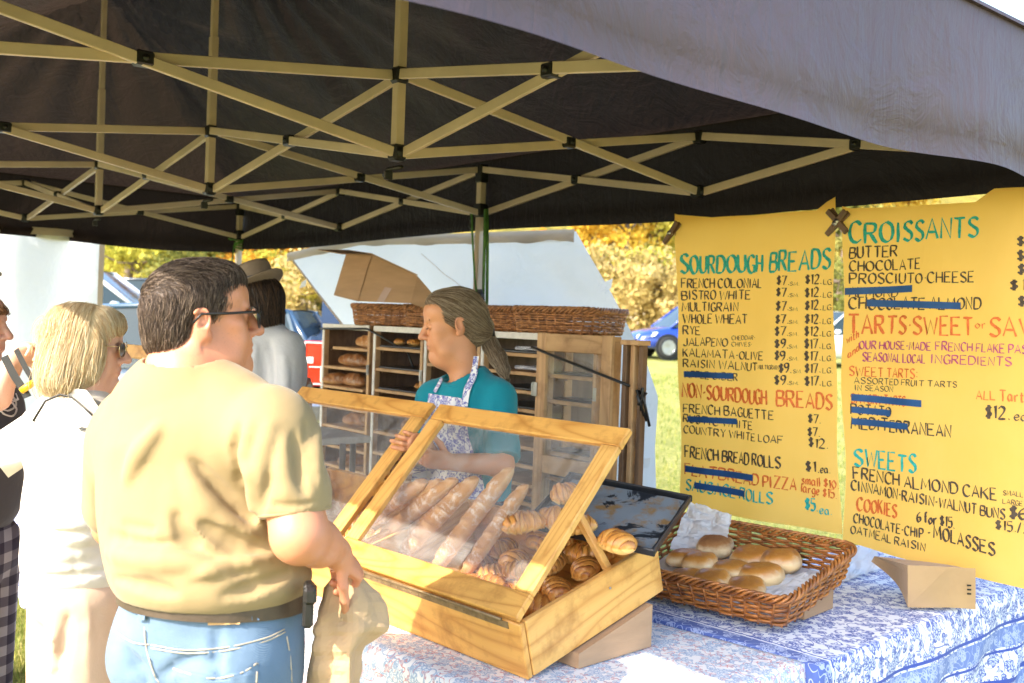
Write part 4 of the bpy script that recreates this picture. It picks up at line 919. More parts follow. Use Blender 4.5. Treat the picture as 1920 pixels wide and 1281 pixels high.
def lean(o, p1, p2, roll=0.0):
    """frame whose x axis runs from p1 to p2 given in case coordinates; returns centre and rotation"""
    a, b = CB(o, *p1), CB(o, *p2); x = nrm(b - a); z = RB @ vec(0, 0, 1); y = nrm(np.cross(z, x)); z = np.cross(x, y); return (a + b) / 2, np.column_stack([x, y, z]) @ rotx(roll)
bl = [((690, 1030), .05, (857, 900), 3.02, 'leftmost baguette in the front case, behind the dusty pane'), ((745, 1052), .05, (896, 897), 2.98, 'second baguette from the left in the front case'),
      ((812, 1076), .065, (962, 878), 2.96, 'tallest baguette, its floury tip rising above the case beside the seller'), ((866, 1086), .05, (988, 908), 2.93, 'slim baguette at the right, next to the croissants'),
      ((650, 1000), .05, (800, 905), 3.08, 'far left baguette under the glare of the pane'), ((765, 1010), .10, (880, 908), 3.02, 'baguette lying on top of the two left ones'), ((700, 990), .09, (830, 905), 3.06, 'upper baguette at the left end under the glare')]
for i, ((ua, va), h_, (ub, vb), db, lbl) in enumerate(bl):
    r = ray(ua, va); n_ = RB[:, 2]; a = EYE + r * (np.dot(A0 + n_ * h_ - EYE, n_) / np.dot(r, n_)); b = at(ub, vb, db); L_ = np.linalg.norm(b - a); x = nrm(b - a); z = n_; y = nrm(np.cross(z, x)); z = np.cross(x, y); R = np.column_stack([x, y, z]) @ rotx(.4 * math.sin(i * 2))
    sc_ = (.80 if i == 3 else .92); food(BAG[i % 3], 'baguette', lbl, 'baguette', 'baguettes in the display cases', (a + b) / 2 - R @ vec(0, 0, .018), R, (L_ / .62, sc_, sc_))
def onbox(u, v_, h):
    r = ray(u, v_); n_ = RB[:, 2]; p0 = A0 + n_ * h; return EYE + r * (np.dot(p0 - EYE, n_) / np.dot(r, n_))
cl = [(890, 1094, .045, .3, 0, 'croissant in the left front corner, nearest the hinge'), (930, 1076, .075, 1.0, 1, 'bright sunlit croissant behind the bottom rail'), (1000, 1136, .04, .2, 2, 'croissant low beside the front right corner'),
    (1046, 1108, .055, 2.6, 3, 'striped croissant against the right side panel, below the prop stick'), (943, 1030, .095, 1.3, 4, 'sunlit croissant on top of the front pile'), (980, 1072, .085, .5, 1, 'large glossy croissant in the middle of the pile'),
    (1083, 1036, .085, .2, 0, 'croissant just right of the right lid stile'), (1010, 1014, .115, 2.2, 5, 'coiled croissant behind the right lid stile'), (982, 984, .125, .9, 2, 'croissant in the middle of the pile beside the slim baguette'),
    (1152, 1020, .105, 2.9, 1, 'large golden croissant beneath the black tray corner'), (1044, 974, .15, .4, 3, 'croissant resting on the black tray'), (1060, 926, .19, 1.2, 4, 'highest croissant leaning at the top of the black tray'),
    (1102, 1068, .075, 2.5, 5, 'croissant at the foot of the prop stick'), (1030, 1060, .08, 1.8, 0, 'croissant half hidden under the glossy middle one'), (1078, 990, .13, .6, 2, 'croissant under the tray-top croissant'), (945, 1108, .035, 2.0, 4, 'croissant low at the front behind the bottom rail'), (905, 1050, .05, 1.9, 3, 'croissant partly under the slim baguette'), (1000, 1095, .05, .9, 1, 'croissant buried in the front of the pile'), (962, 1052, .10, 2.2, 4, 'croissant standing up beside the slim baguette tail'), (918, 1100, .06, .1, 2, 'sunlit croissant right behind the hinge rail'), (1040, 1020, .12, 1.4, 0, 'croissant pressed against the back of the lid stile'), (1120, 1040, .09, .8, 3, 'croissant between the prop stick and the black tray')]
TLc, TRc = at(1070, 896, 3.03), at(1294, 940, 2.86); ex = nrm(TRc - TLc); dn = at(1180, 1052, 2.60) - TRc; ey = nrm(dn - ex * np.dot(dn, ex)); pnn = np.cross(ex, ey)
def cpos(u_, v_, h_):
    a = onbox(u_, v_, h_); r = ray(u_, v_); q = EYE + r * (np.dot(TLc - EYE, pnn) / np.dot(r, pnn)); x = np.dot(q - TLc, ex); y = np.dot(q - TLc, ey)
    return EYE + r * (np.dot(q - EYE, _F) - .055) if (-.03 < x < .27 and -.02 < y < .33 and np.dot(q - EYE, _F) < np.dot(a - EYE, _F) + .05) else a
for u_, v_, h_, yw, mi_, lbl in cl: food(CRO[mi_], 'croissant', lbl, 'croissant', 'croissants in the display cases', cpos(u_, v_, h_) - RB[:, 2] * .025, RB @ rotz(yw) @ rotx(.25 * math.sin(yw * 7)), .98)
for i, (x, y, z, yw, lbl) in enumerate([(-.10, .10, .04, .4, 'croissant at the front right of the second case'), (-.19, .09, .05, 1.5, 'second croissant from the right in the second case'), (-.12, .22, .06, 2.4, 'croissant behind the front right one in the second case'), (-.22, .22, .06, .9, 'croissant in the middle of the second case'), (-.10, .34, .05, .1, 'rear right croissant in the second case'), (-.28, .14, .04, 2.1, 'croissant in the left half of the second case')]):
    food(CRO[i % 6], 'croissant', lbl, 'croissant', 'croissants in the display cases', CB(O2, x, y, z), RB @ rotz(yw), 1.08)
for i, (x, y, z, yw, lbl) in enumerate([(-.45, .25, .03, .5, 'round dark loaf in the second case'), (-.62, .3, .03, 1.1, 'loaf at the left end of the second case'), (-.36, .40, .03, .2, 'loaf at the rear of the second case')]):
    food(LOAF[i % 3], 'loaf', lbl, 'bread loaf', 'loaves in the display cases', CB(O2, x, y, z), RB @ rotz(yw), 1.0)
# black sheet pan with stained parchment leaning out of the rear right of the case
t = NT('burnt_parchment'); v = t.coord(); n1 = t.noise(v, 7, 6, .7, .8); burn = t.ramp(n1, [(.53, (0, 0, 0)), (.56, (1, 1, 1))]); br = t.ramp(t.noise(v, 12, 5, .7), [(.5, (0, 0, 0)), (.62, (1, 1, 1))])
c = t.mix(br, (.17, .19, .20), (.22, .13, .05)); c = t.mix(burn, c, (.015, .018, .022)); m_burn = t.done(t.bsdf(c, .45, 0, .4, t.bump(n1, .4, .004)))
m_pan = M('black_sheet_pan', (.012, .014, .018), .35, .2, 8, .15, 40)
TLc, TRc = at(1070, 896, 3.03), at(1294, 940, 2.86); ex = nrm(TRc - TLc); dn = at(1180, 1052, 2.60) - TRc; ey = nrm(dn - ex * np.dot(dn, ex)); ez = np.cross(ex, ey); Lx = np.linalg.norm(TRc - TLc); Ly = .30
if ez[2] < 0: ez = -ez
PR = np.column_stack([ex, ey, np.cross(ex, ey)]); sgz = 1 if np.dot(np.cross(ex, ey), ez) > 0 else -1
pan = lthing('sheet_pan', 'black sheet pan with burnt parchment sticking out of the front display case', 'baking tray', TLc, PR)
m = MB(); m.box((Lx / 2, Ly / 2, 0), (Lx, Ly, .003)); 
for (c_, s_) in (((Lx / 2, 0, sgz * .009), (Lx + .012, .008, .022)), ((Lx / 2, Ly, sgz * .009), (Lx + .012, .008, .022)), ((0, Ly / 2, sgz * .009), (.008, Ly, .022)), ((Lx, Ly / 2, sgz * .009), (.008, Ly, .022))): m.box(c_, s_, bev=.003)
lb(m, 'pan', m_pan, pan)
G = np.array([[(.012 + i * (Lx - .024) / 24, .012 + j * (Ly - .024) / 24, sgz * (.005 + .003 * float(noise3(vec(i, j, 0), .3)))) for j in range(25)] for i in range(25)]); m = MB(); m.grid(G, 0, True); lb(m, 'parchment', m_burn, pan)

# ------------------------------------------------------------------ wicker baskets
def rrect(L, W, r, n):
    """points and outward normals along a rounded rectangle"""
    segs = []; cx, cy = L / 2 - r, W / 2 - r; per = 2 * (2 * cx + 2 * cy) + 2 * math.pi * r; out = []
    for i in range(n):
        d = per * i / n; parts_ = [(2 * cx, 0), (math.pi * r / 2, 1), (2 * cy, 2), (math.pi * r / 2, 3), (2 * cx, 4), (math.pi * r / 2, 5), (2 * cy, 6), (math.pi * r / 2, 7)]
        for l, q in parts_:
            if d <= l + 1e-9: break
            d -= l
        if q == 0: p, nn = (-cx + d, -W / 2), (0, -1)
        elif q == 1: a = -math.pi / 2 + d / r; p, nn = (cx + r * math.cos(a), -cy + r * math.sin(a)), (math.cos(a), math.sin(a))
        elif q == 2: p, nn = (L / 2, -cy + d), (1, 0)
        elif q == 3: a = d / r; p, nn = (cx + r * math.cos(a), cy + r * math.sin(a)), (math.cos(a), math.sin(a))
        elif q == 4: p, nn = (cx - d, W / 2), (0, 1)
        elif q == 5: a = math.pi / 2 + d / r; p, nn = (-cx + r * math.cos(a), cy + r * math.sin(a)), (math.cos(a), math.sin(a))
        elif q == 6: p, nn = (-L / 2, cy - d), (-1, 0)
        else: a = math.pi + d / r; p, nn = (-cx + r * math.cos(a), -cy + r * math.sin(a)), (math.cos(a), math.sin(a))
        out.append((*p, *nn))
    return np.array(out)
def basket(label, loc, R, L, W, H, mat, rows, rod=.0042, flare=.035, stakes=44, grp='wicker baskets'):
    root = lthing('wicker_basket', label, 'basket', loc, R, grp); n = stakes * 4; rs = np.random.RandomState(int(L * 1000))
    def ringpts(z, n_, ph=None, amp=0.0): 
        q = rrect(L + 2 * flare * z / H, W + 2 * flare * z / H, .05, n_); o = np.zeros(n_) if ph is None else amp * np.sin(np.arange(n_) / n_ * stakes * math.pi + ph)
        return np.stack([q[:, 0] + q[:, 2] * o, q[:, 1] + q[:, 3] * o, np.full(n_, z)], -1)
    stakes = stakes - stakes % 2
    m = MB()
    for k in range(rows):
        z = .012 + (H - .035) * k / (rows - 1); p = ringpts(z, n, k * math.pi, rod * 1.25); p[:, 2] += .002 * noise3(np.stack([np.arange(n) * .13, np.full(n, k * 1.7), np.zeros(n)], -1)) + rs.normal(0, .0007)
        m.tube(p, rod * rs.uniform(.85, 1.1), 5, closed=True, up=(0, 0, 1))
    lb(m, 'woven_side', mat, root)
    st_ = MB(); q0 = rrect(L, W, .05, stakes); q1 = rrect(L + 2 * flare, W + 2 * flare, .05, stakes)
    for a, b in zip(q0, q1): st_.tube([(a[0], a[1], .002), (b[0], b[1], H - .02)], rod * .95, 5)
    lb(st_, 'stakes', mat, root)
    rm = MB(); nn = n * 2
    for k in range(4):
        q = rrect(L + 2 * flare, W + 2 * flare, .05, nn); ph = np.arange(nn) / nn * 2 * math.pi * (stakes // 2) + k * math.pi / 2; o = .0095 * np.cos(ph); zz = H - .012 + .0105 * np.sin(ph)
        rm.tube(np.stack([q[:, 0] + q[:, 2] * o, q[:, 1] + q[:, 3] * o, zz], -1), rod * 1.2, 5, closed=True, up=(0, 0, 1))
    lb(rm, 'braided_rim', mat, root)
    bs = MB(); ny = int(W / .012)
    for k in range(ny):
        y = -W / 2 + .012 + k * (W - .024) / (ny - 1); xs = np.linspace(-L / 2 + .01, L / 2 - .01, 50); bs.tube(np.stack([xs, np.full(50, y), .006 + .003 * np.sin(xs / .04 * math.pi + k * math.pi)], -1), rod, 4)
    lb(bs, 'base', mat, root); return root
bF, bR_, bL_ = vec(.80, 2.855, .875), vec(1.11, 3.20, .965), vec(.656, 3.62, .985)
bx = nrm(bL_ - bR_); bx[2] = 0; bx = -nrm(bx); by = nrm(vec(-bx[1], bx[0], 0)); tl_a = math.radians(11.5); by = by * math.cos(tl_a) + UPZ * math.sin(tl_a); bz = np.cross(bx, by); BR = np.column_stack([bx, by, bz])
BL, BW, BH = .60, .42, .115; fl = .028
cen = bF - bx * (BL / 2 + fl - .012) + by * (BW / 2 + fl - .012) - bz * BH
basket('amber wicker tray basket of pull-apart rolls on the blue cloth', cen, BR, BL, BW, BH, m_wicker, 10, flare=fl, stakes=46)
def onb(u, v_, h=.02):          # point on the tilted basket floor seen at a pixel
    r = ray(u, v_); p0 = cen + bz * h; return EYE + r * (np.dot(p0 - EYE, bz) / np.dot(r, bz))
rl = [(1340, 1022, 0, 'dark seeded roll standing apart at the back of the wicker basket', 1, 1.0), (1287, 1042, 0, 'golden roll at the left beside the case panel', 0, .95), (1312, 1056, 0, 'floury topped roll in the left group', 0, 1.0), (1290, 1082, 0, 'roll at the lower left against the wooden case', 0, .95),
      (1412, 1042, 0, 'back left roll of the pull-apart block', 0, 1.05), (1464, 1053, 0, 'back right roll of the pull-apart block', 0, 1.08), (1372, 1066, 0, 'roll in the middle left of the pull-apart block', 0, 1.02), (1428, 1077, 0, 'roll in the middle right of the pull-apart block', 0, 1.05), (1334, 1088, 0, 'front left roll of the pull-apart block', 0, 1.0), (1400, 1098, 0, 'front right roll of the pull-apart block', 0, 1.0)]
for i, (u, v_, _, lbl, sdd, sc) in enumerate(rl):
    p = onb(u, v_ + 6, .045); food(SEED if sdd else ROLL[i % 3], 'bread_roll', lbl, 'bread roll', 'rolls in the wicker basket', p - bz * .025, BR @ rotz(.35 + .2 * math.sin(i * 3)) @ rotx(.12 * math.sin(i * 5)), (sc * (1.2 + .1 * math.sin(i * 2)), sc * 1.24, sc * (1.12 + .12 * math.sin(i * 4))))
# parchment in the basket
def paper(name, label, pts, mat, amp=.012, seed=0, n=28, cat='paper sheet'):
    a, b, c, d = [np.asarray(q, float) for q in pts]; P = np.zeros((n, n, 3)); nn = nrm(np.cross(b - a, d - a))
    if nn[2] < 0: nn = -nn
    for i in range(n):
        for j in range(n):
            f, g_ = i / (n - 1), j / (n - 1); q = a * (1 - f) * (1 - g_) + b * f * (1 - g_) + c * f * g_ + d * (1 - f) * g_
            r = noise3(vec(f * 5 + seed, g_ * 5, seed), 1.0); r2 = noise3(vec(f * 11, g_ * 11, seed), 1.0); P[i, j] = q + nn * amp * (abs(float(r)) * 1.6 + abs(float(r2)) * .6)
    m = MB(); m.grid(P, 0, False); return tag(m.build(name, mat), label, cat)
def bl(x, y, z): return cen + bx * x + by * y + bz * z
paper('parchment_sheet', 'flat white parchment under the rolls in the wicker basket', [bl(-.29, -.19, .012), bl(.29, -.19, .012), bl(.29, .19, .014), bl(-.29, .19, .014)], m_parch, .003, 1)
paper('parchment_sheet', 'crumpled parchment standing up at the back left of the wicker basket', [bl(-.29, .10, .02), bl(-.10, .15, .03), bl(-.12, .235, .135), bl(-.29, .24, .15)], m_parch, .016, 2)
paper('parchment_sheet', 'parchment corner folded up at the right inside the wicker basket', [bl(.08, -.19, .02), bl(.27, -.16, .05), bl(.30, .05, .06), bl(.13, .10, .02)], m_parch, .010, 5)
paper('parchment_sheet', 'white paper sticking out between the wicker basket and the paper bag', [atz(1560, 1100, .757), atz(1652, 1068, .757), atz(1640, 1020, .757), atz(1560, 1040, .757)], m_parch, .006, 7)
m = MB(); c0 = cen + by * .10 - bz * .006; q = [bl(.26, .0, -.008), bl(.26, .20, -.008)]; a_, b_ = q; pr = [a_, b_, vec(b_[0], b_[1], .748), vec(a_[0], a_[1], .748)]; m.prism(pr, -bx * .40); tag(m.build('cardboard_box', m_card), 'flat cardboard box under the rear of the wicker basket', 'cardboard box')
# kraft bag lying on the blue cloth
kb_ = [at(1702, 1060, 3.20), at(1829, 1066, 3.17), atz(1829, 1144, .757), atz(1702, 1139, .757)]; rear = nrm(vec(-.62, .78, 0)) 
m = MB(); n = 9; rows = []
mouth = [at(1640, 1042, 3.58), at(1800, 1060, 3.50), at(1800, 1066, 3.49), at(1634, 1052, 3.56)]
for i in range(n):
    f = i / (n - 1); ring = []
    for s_ in range(4):
        for g_ in np.linspace(0, 1, 6)[:-1]:
            p0 = kb_[s_] * (1 - g_) + kb_[(s_ + 1) % 4] * g_; p1 = mouth[s_] * (1 - g_) + mouth[(s_ + 1) % 4] * g_; q = p0 * (1 - f) + p1 * f; cc = sum(kb_) / 4 * (1 - f) + sum(mouth) / 4 * f
            ring.append(q + (cc - q) * (.16 * math.sin(f * math.pi) * (1 if s_ in (1, 3) else .2)) + .004 * float(noise3(q * 9, 1)))
    rows.append(ring)
m.grid(np.array(rows), 0, False, wrap=True); m.add(np.array(rows[0]), [tuple(range(20))]); bgk = m.build('paper_bag', m_kraft); tag(bgk, 'brown paper bag lying on its side on the blue cloth', 'paper bag')
m = MB()
for i in range(3):
    for j in range(2): q = kb_[1] * (.06 + .03 * j) + kb_[0] * (.0) ; f = .08 + .03 * j; g_ = .40 + .10 * i; p = (kb_[1] * (1 - f) + kb_[0] * f) * (1 - g_) + (kb_[2] * (1 - f) + kb_[3] * f) * g_; m.box(p - TN * .003 + vec(0, -.004, 0), (.006, .002, .005))
m.build('stamped_mark', m_dark, bgk)
# ================================================================== BREAD RACKS
RR = np.column_stack([-TD, TN, UPZ]); ROFF = -.492; RZ = 1.585
def rk(m, off=0.0, z=0.0): q = J0 + TD * m + TN * (ROFF + off); return vec(q[0], q[1], z)
def rack(label, mL, mR, shelves, dep=.42, white=True, trays=(), sidesolid=True, z0=.08):
    Wd = mL - mR; o = rk(mL); root = lthing('bread_rack', label, 'rack', o, RR, 'wooden bread racks behind the seller'); pw = .030
    for x in (.012, Wd - .012):
        for y in (.015, dep - .02):
            m = MB(); m.box((x, y, RZ / 2), (.024, .030 if y < .1 else .045, RZ - .045), bev=.002); lb(m, 'upright', m_rackz, root)
            if y < .1 and white and x < .1: m = MB(); m.box((x - .001, y - .017, RZ / 2 - .01), (.022, .004, RZ - .05), bev=.001); lb(m, 'white_edge_strip', m_white, root)
        m = MB(); m.box((x, dep / 2, RZ / 2), (.008, dep - .07, RZ - .06)); lb(m, 'side_panel', m_rackd, root)
    m = MB(); m.box((Wd / 2, dep / 2, RZ - .012), (Wd, dep, .022), bev=.002); lb(m, 'top_board', m_rack, root)
    if white: m = MB(); m.box((Wd / 2, -.003, RZ - .014), (Wd - .004, .006, .030), bev=.002); lb(m, 'white_top_edge', m_white, root)
    for i, (z, inset, pan_) in enumerate(shelves):
        m = MB(); m.box((Wd / 2 + inset * .5, dep / 2 - .01, z), (Wd - .052 - abs(inset), dep - .02, .016), bev=.002); lb(m, 'shelf', m_rack, root)
        m = MB()
        for x in (.03, Wd - .03): m.box((x, dep / 2, z - .016), (.014, dep - .08, .012));
        lb(m, 'shelf_runner', m_rackd, root)['kind'] = 'stuff'
        if pan_: m = MB(); m.box((Wd / 2 + .01, dep / 2 - .012, z + .0145), (Wd - .08, dep - .03, .010), bev=.003); lb(m, 'sheet_tray', m_tray, root)
    m = MB(); m.box((Wd - .004, -.004, RZ - .24), (.018, .006, .055), bev=.001); m.box((Wd - .004, -.009, RZ - .24), (.006, .008, .05), bev=.001); lb(m, 'hinge', m_chrome, root)
    return root, o
m_tray = M('dark_sheet_tray', (.10, .10, .11), .3, .2, 12, .05, metal=.8)
SH = lambda top, step, n, ins=(0,), pans=(): [(top - i * step, ins[i % len(ins)], i in pans) for i in range(n)]
mm = [2.33, 1.80, 1.31, .85, .40, -.05]
sh1 = [(1.585 - .135 - .112 * i, (.09, 0, -.03, 0)[i % 4] * (1 if i < 4 else 0), False) for i in range(12)]
rack('leftmost bread rack with pale and brown loaves, in front of the pickup truck', mm[0], mm[1] + .02, sh1)
sh2 = [(1.585 - .120 - .112 * i, 0, i in (0, 1, 2)) for i in range(12)]
rack('second bread rack from the left, left of the seller\'s face', mm[1] - .02, mm[2] + .01, sh2)
rack('bread rack directly behind the seller\'s head and shoulders', mm[2] - .005, mm[3] + .005, [(1.585 - .18 - .09 * i, 0, i < 5) for i in range(14)])
rack('bread rack of bare boards right of the seller, beside the hinged glass door', mm[3] - .005, mm[4] + .005, [(1.585 - .10 - .082 * i, (0, .02, -.015)[i % 3], i % 2 == 0 or i == 3) for i in range(16)], white=True)
rt_, ro = rack('rightmost bread rack standing behind the open glass door', mm[4] - .005, mm[5] + .13, [(1.585 - .18 - .11 * i, 0, True) for i in range(12)], dep=.14, white=False)
# open glass door in front of the last rack
dw = mm[4] - mm[5]; do = rk(mm[4] + .01, -.03); dr = lthing('rack_door', 'open wooden rack door with a dusty glass pane right of the seller', 'door', do, RR); zt_, zb2 = RZ + .005, .15
for x, w_ in ((.03, .06), (dw - .03, .055)): m = MB(); m.box((x, 0, (zt_ + zb2) / 2), (w_, .022, zt_ - zb2), bev=.003); lb(m, 'door_stile', m_rackz, dr)
for z in (zt_ - .04, 1.03, .18): m = MB(); m.box((dw / 2, .0, z), (dw - .118, .020, .075), bev=.002); lb(m, 'door_rail', m_rack, dr)
for z0_, z1_ in ((1.07, zt_ - .08), (.22, .99)):
    m = MB(); m.grid(np.array([[(.055, .004, z0_), (dw - .055, .004, z0_)], [(.055, .004, z1_), (dw - .055, .004, z1_)]]), 0, False); lb(m, 'glass_pane', m_glass2, dr)
m = MB(); m.box((.0, -.014, RZ - .24), (.03, .006, .06), bev=.001); m.box((-.012, -.018, RZ - .24), (.006, .008, .055), bev=.001); lb(m, 'hinge', m_chrome, dr)
# slatted crate side standing beyond the door
so = rk(mm[5] - .012, -.01); sr = lthing('slatted_rack', 'narrow slatted rack with dark and pale slats at the right end of the racks', 'rack', so, RR)
for x, mt in ((.012, m_rackd), (.048, m_rackz), (.085, m_rackd)): m = MB(); m.box((x, .02 + x * .2, .79), (.022, .03, 1.53), bev=.002); lb(m, 'upright', mt, sr)
for i in range(17): m = MB(); m.box((.046, .045, 1.50 - i * .085), (.08, .010, .045), bev=.002); lb(m, 'slat', m_black if i % 2 == 0 else m_white, sr)
m = MB(); m.box((.048, .03, 1.565), (.10, .07, .02), bev=.002); lb(m, 'top_board', m_rackz, sr)
# black bungee cords
def cord(label, pts, r=.006):
    m = MB(); m.tube(np.array(pts), r, 6); return tag(m.build('bungee_cord', m_black), label, 'bungee cord', 'bungee cords across the racks')
def sag(a, b, s, n=12): return [np.asarray(a) * (1 - f) + np.asarray(b) * f - vec(0, 0, s * math.sin(f * math.pi)) for f in np.linspace(0, 1, n)]
cord('black bungee cord across the top of the two left racks', sag(rk(2.34, -.012, 1.555), rk(1.84, -.02, 1.567), .0) + sag(rk(1.82, -.02, 1.567), rk(1.66, -.03, 1.53), .0, 5) + sag(rk(1.60, .1, 1.45), rk(1.56, .12, 1.35), 0, 3))
cord('black bungee cord running down across the open glass door', sag(rk(.42, -.062, 1.525), rk(-.17, -.07, 1.40), .0))
m = MB()
q0 = rk(-.185, -.02, 1.375)
for i in range(5): a = i * 1.3; m.tube([q0, q0 + vec(.02 * math.cos(a), -.01, .02 * math.sin(a)), q0 + vec(.012 * i - .01, -.01, -.05 - .02 * i)], .006, 5)
tag(m.build('cord_knot', m_black), 'knotted black cord end at the right end of the racks', 'cord knot')

def rl_(me, nm, lbl, m_, off, z, yaw=0.0, sc=1.0, grp='loaves on the bread racks', cat='bread loaf'): return food(me, nm, lbl, cat, grp, rk(m_, off, z), RR @ rotz(yaw), sc)
z1 = [s[0] + .009 for s in sh1]; z2 = [s[0] + .009 for s in sh2]
rl_(LOAFP, 'loaf', 'pale crusty loaf on the top shelf of the leftmost rack', 2.00, .13, z1[0], .15, .95)
rl_(LOAF[0], 'loaf', 'long brown loaf at the left of the second shelf, leftmost rack', 2.17, .12, z1[1], .1, .9); rl_(LOAF[1], 'loaf', 'floury brown loaf at the right of the second shelf, leftmost rack', 1.93, .14, z1[1], .9, .72)
rl_(LOAF[0], 'loaf', 'split brown loaf overhanging the third shelf, leftmost rack', 2.10, .09, z1[2], -.2, .95); rl_(LOAF[1], 'loaf', 'small loaf end at the left of the third shelf, leftmost rack', 2.24, .06, z1[2], .7, .75)
for i in range(4, 8):
    rl_(LOAF[i % 3], 'loaf', ['loaf on the fifth shelf of the leftmost rack', 'loaf on the sixth shelf of the leftmost rack', 'loaf on the seventh shelf of the leftmost rack', 'loaf on the eighth shelf of the leftmost rack'][i - 4], 2.06, .12, z1[i], .2 * i, .9)
rl_(LOAF[2], 'loaf', 'big round loaf on the fourth shelf of the second rack', 1.45, .10, z2[4] + .0, 1.45, .85); rl_(LOAF[2], 'loaf', 'round loaf left of the big one on the fourth shelf, second rack', 1.56, .14, z2[4], 1.3, .8)
for i, (a, o_) in enumerate(((1.68, .10), (1.60, .14), (1.52, .10), (1.43, .13), (1.37, .09))): rl_(CRO[i % 6], 'pastry', 'dark pastry on the black tray, top shelf of the second rack, number of the row from left' if 0 else ['leftmost', 'second', 'middle', 'fourth', 'rightmost'][i] + ' dark pastry on the top shelf tray of the second rack', a, o_, z2[0] + .012, i * .9, .62, 'pastries on the bread racks', 'pastry')
rl_(CRO[2], 'pastry', 'left dark pastry on the third shelf tray of the second rack', 1.47, .1, z2[2] + .012, .3, .6, 'pastries on the bread racks', 'pastry'); rl_(CRO[3], 'pastry', 'right dark pastry on the third shelf tray of the second rack', 1.39, .1, z2[2] + .012, .9, .6, 'pastries on the bread racks', 'pastry')
for i, (sh_, a) in enumerate(((8, .72), (8, .55), (9, .66), (10, .60), (11, .7), (11, .52))): rl_(LOAF[i % 3], 'loaf', ['left dark loaf on the ninth shelf beside the glass door', 'right dark loaf on the ninth shelf beside the glass door', 'dark loaf on the tenth shelf beside the glass door', 'dark loaf on the eleventh shelf beside the glass door', 'left loaf on the twelfth shelf beside the glass door', 'right loaf on the twelfth shelf beside the glass door'][i], a, .1, 1.585 - .10 - .082 * sh_ + .012, .3 * i, .5)
rl_(LOAF[0], 'loaf', 'long dark loaf seen through the glass door pane', .17, .08, 1.585 - .18 - .11 * 3 + .024, .05, 1.05)
for i in range(3): rl_(LOAF[i], 'loaf', ['loaf low in the second rack, fifth shelf down', 'loaf low in the second rack, sixth shelf down', 'loaf low in the second rack, seventh shelf down'][i], 1.55, .11, z2[5 + i + 0] if i else z2[6], .5 * i, .85)
# checked cloth on the boards right of the seller
t = NT('checked_cloth'); v = t.coord((1, 1, 1)); ck = t.n('TexChecker', {'Vector': v, 'Scale': 140, 'Color1': (.75, .75, .78), 'Color2': (.10, .11, .16)}); m_check = t.done(t.bsdf(ck.outputs[0], .8))
for z, lb_ in ((1.585 - .10 - .082 * 0 + .030, 'folded black and white checked cloth on the upper board by the glass door'), (1.585 - .10 - .082 * 1 + .026, 'folded black and white checked cloth one board lower by the glass door')):
    m = MB(); m.box(rk(.52, .10, z), (.20, .18, .016), RR, bev=.006); tag(m.build('folded_cloth', m_check), lb_, 'cloth')

# baskets on top
def tb(m_, off, L, W, yaw, label, H=.115): return basket(label, rk(m_, off, RZ + .002), RR @ rotz(yaw), L, W, H, m_wicker2, 9, rod=.0054, flare=.012, stakes=30)
ub = at(1014, 617, 4.36)
def atop(u, v_, d): q = at(u, v_, d); return q
tb(.43, .17, .40, .30, .25, 'brown wicker basket above the glass door, right of the green strap')
tb(.74, .20, .28, .30, .3, 'wicker basket just right of the tent leg, mostly behind its neighbour')
tb(1.78, .20, .46, .36, .42, 'brown wicker basket under the cardboard box, left end of the racks')
tb(1.32, .22, .44, .36, .2, 'wicker basket holding golden loaves above the seller\'s forehead')
for i, (a, o_, yw) in enumerate(((1.42, .12, .1), (1.28, .2, .3), (1.18, .1, -.1))): food(LOAFP, 'loaf', ['golden loaf at the left in the basket above the seller', 'golden loaf in the middle of the basket above the seller', 'golden loaf at the right of the basket above the seller'][i], 'bread loaf', 'loaves on the bread racks', rk(a, o_ + .05, RZ + .062), RR @ rotz(yw), 1.0)
# tilted cardboard box on the left basket
c4 = [at(697, 478, 5.15), at(783, 518, 4.98), at(770, 569, 4.98), at(671, 565, 5.15)]; bk = at(668, 478, 5.45) - c4[0]; bk = nrm(vec(-.62, .80, .12)) * .26
cbx = thing('cardboard_box', 'open cardboard box tipped over on the left wicker basket', 'cardboard box', (c4[3][0], c4[3][1], c4[3][2]))
m = MB(); m.prism([c4[0], c4[1], c4[2], c4[3]], nrm(bk) * .006); m.build('box_side', m_card, cbx)
m = MB(); m.prism([c4[0], c4[3], c4[3] + bk, c4[0] + bk], nrm(c4[1] - c4[0]) * .006); m.build('box_side', m_card, cbx)
m = MB(); m.prism([c4[3], c4[2], c4[2] + bk, c4[3] + bk], (0, 0, .006)); m.build('box_base', m_card, cbx)
m = MB(); m.prism([c4[0] + bk, c4[1] + bk, c4[2] + bk, c4[3] + bk], nrm(bk) * .006); m.build('box_side', m_card, cbx)
m = MB(); m.prism([c4[0] + vec(0, 0, .003), c4[1] + vec(0, 0, .003), c4[1] + bk, c4[0] + bk], (0, 0, .005)); m.build('box_top', m_card, cbx)
fl1 = vec(-.15, -.03, -.005); m = MB(); m.prism([c4[0], c4[0] + bk, c4[0] + bk + fl1, c4[0] + fl1], (0, 0, .004)); m.build('box_flap', m_card, cbx)
fl2 = vec(.07, -.02, -.07); m = MB(); m.prism([c4[1], c4[2], c4[2] + fl2 * vec(1, 1, .3), c4[1] + fl2 * vec(1.2, 1, 1.0) - vec(0, 0, .02)], (0, .004, 0)); m.build('box_flap', m_card, cbx)
f_ = lambda a, b: c4[3] * (1 - a) * (1 - b) + c4[2] * a * (1 - b) + c4[1] * a * b + c4[0] * (1 - a) * b
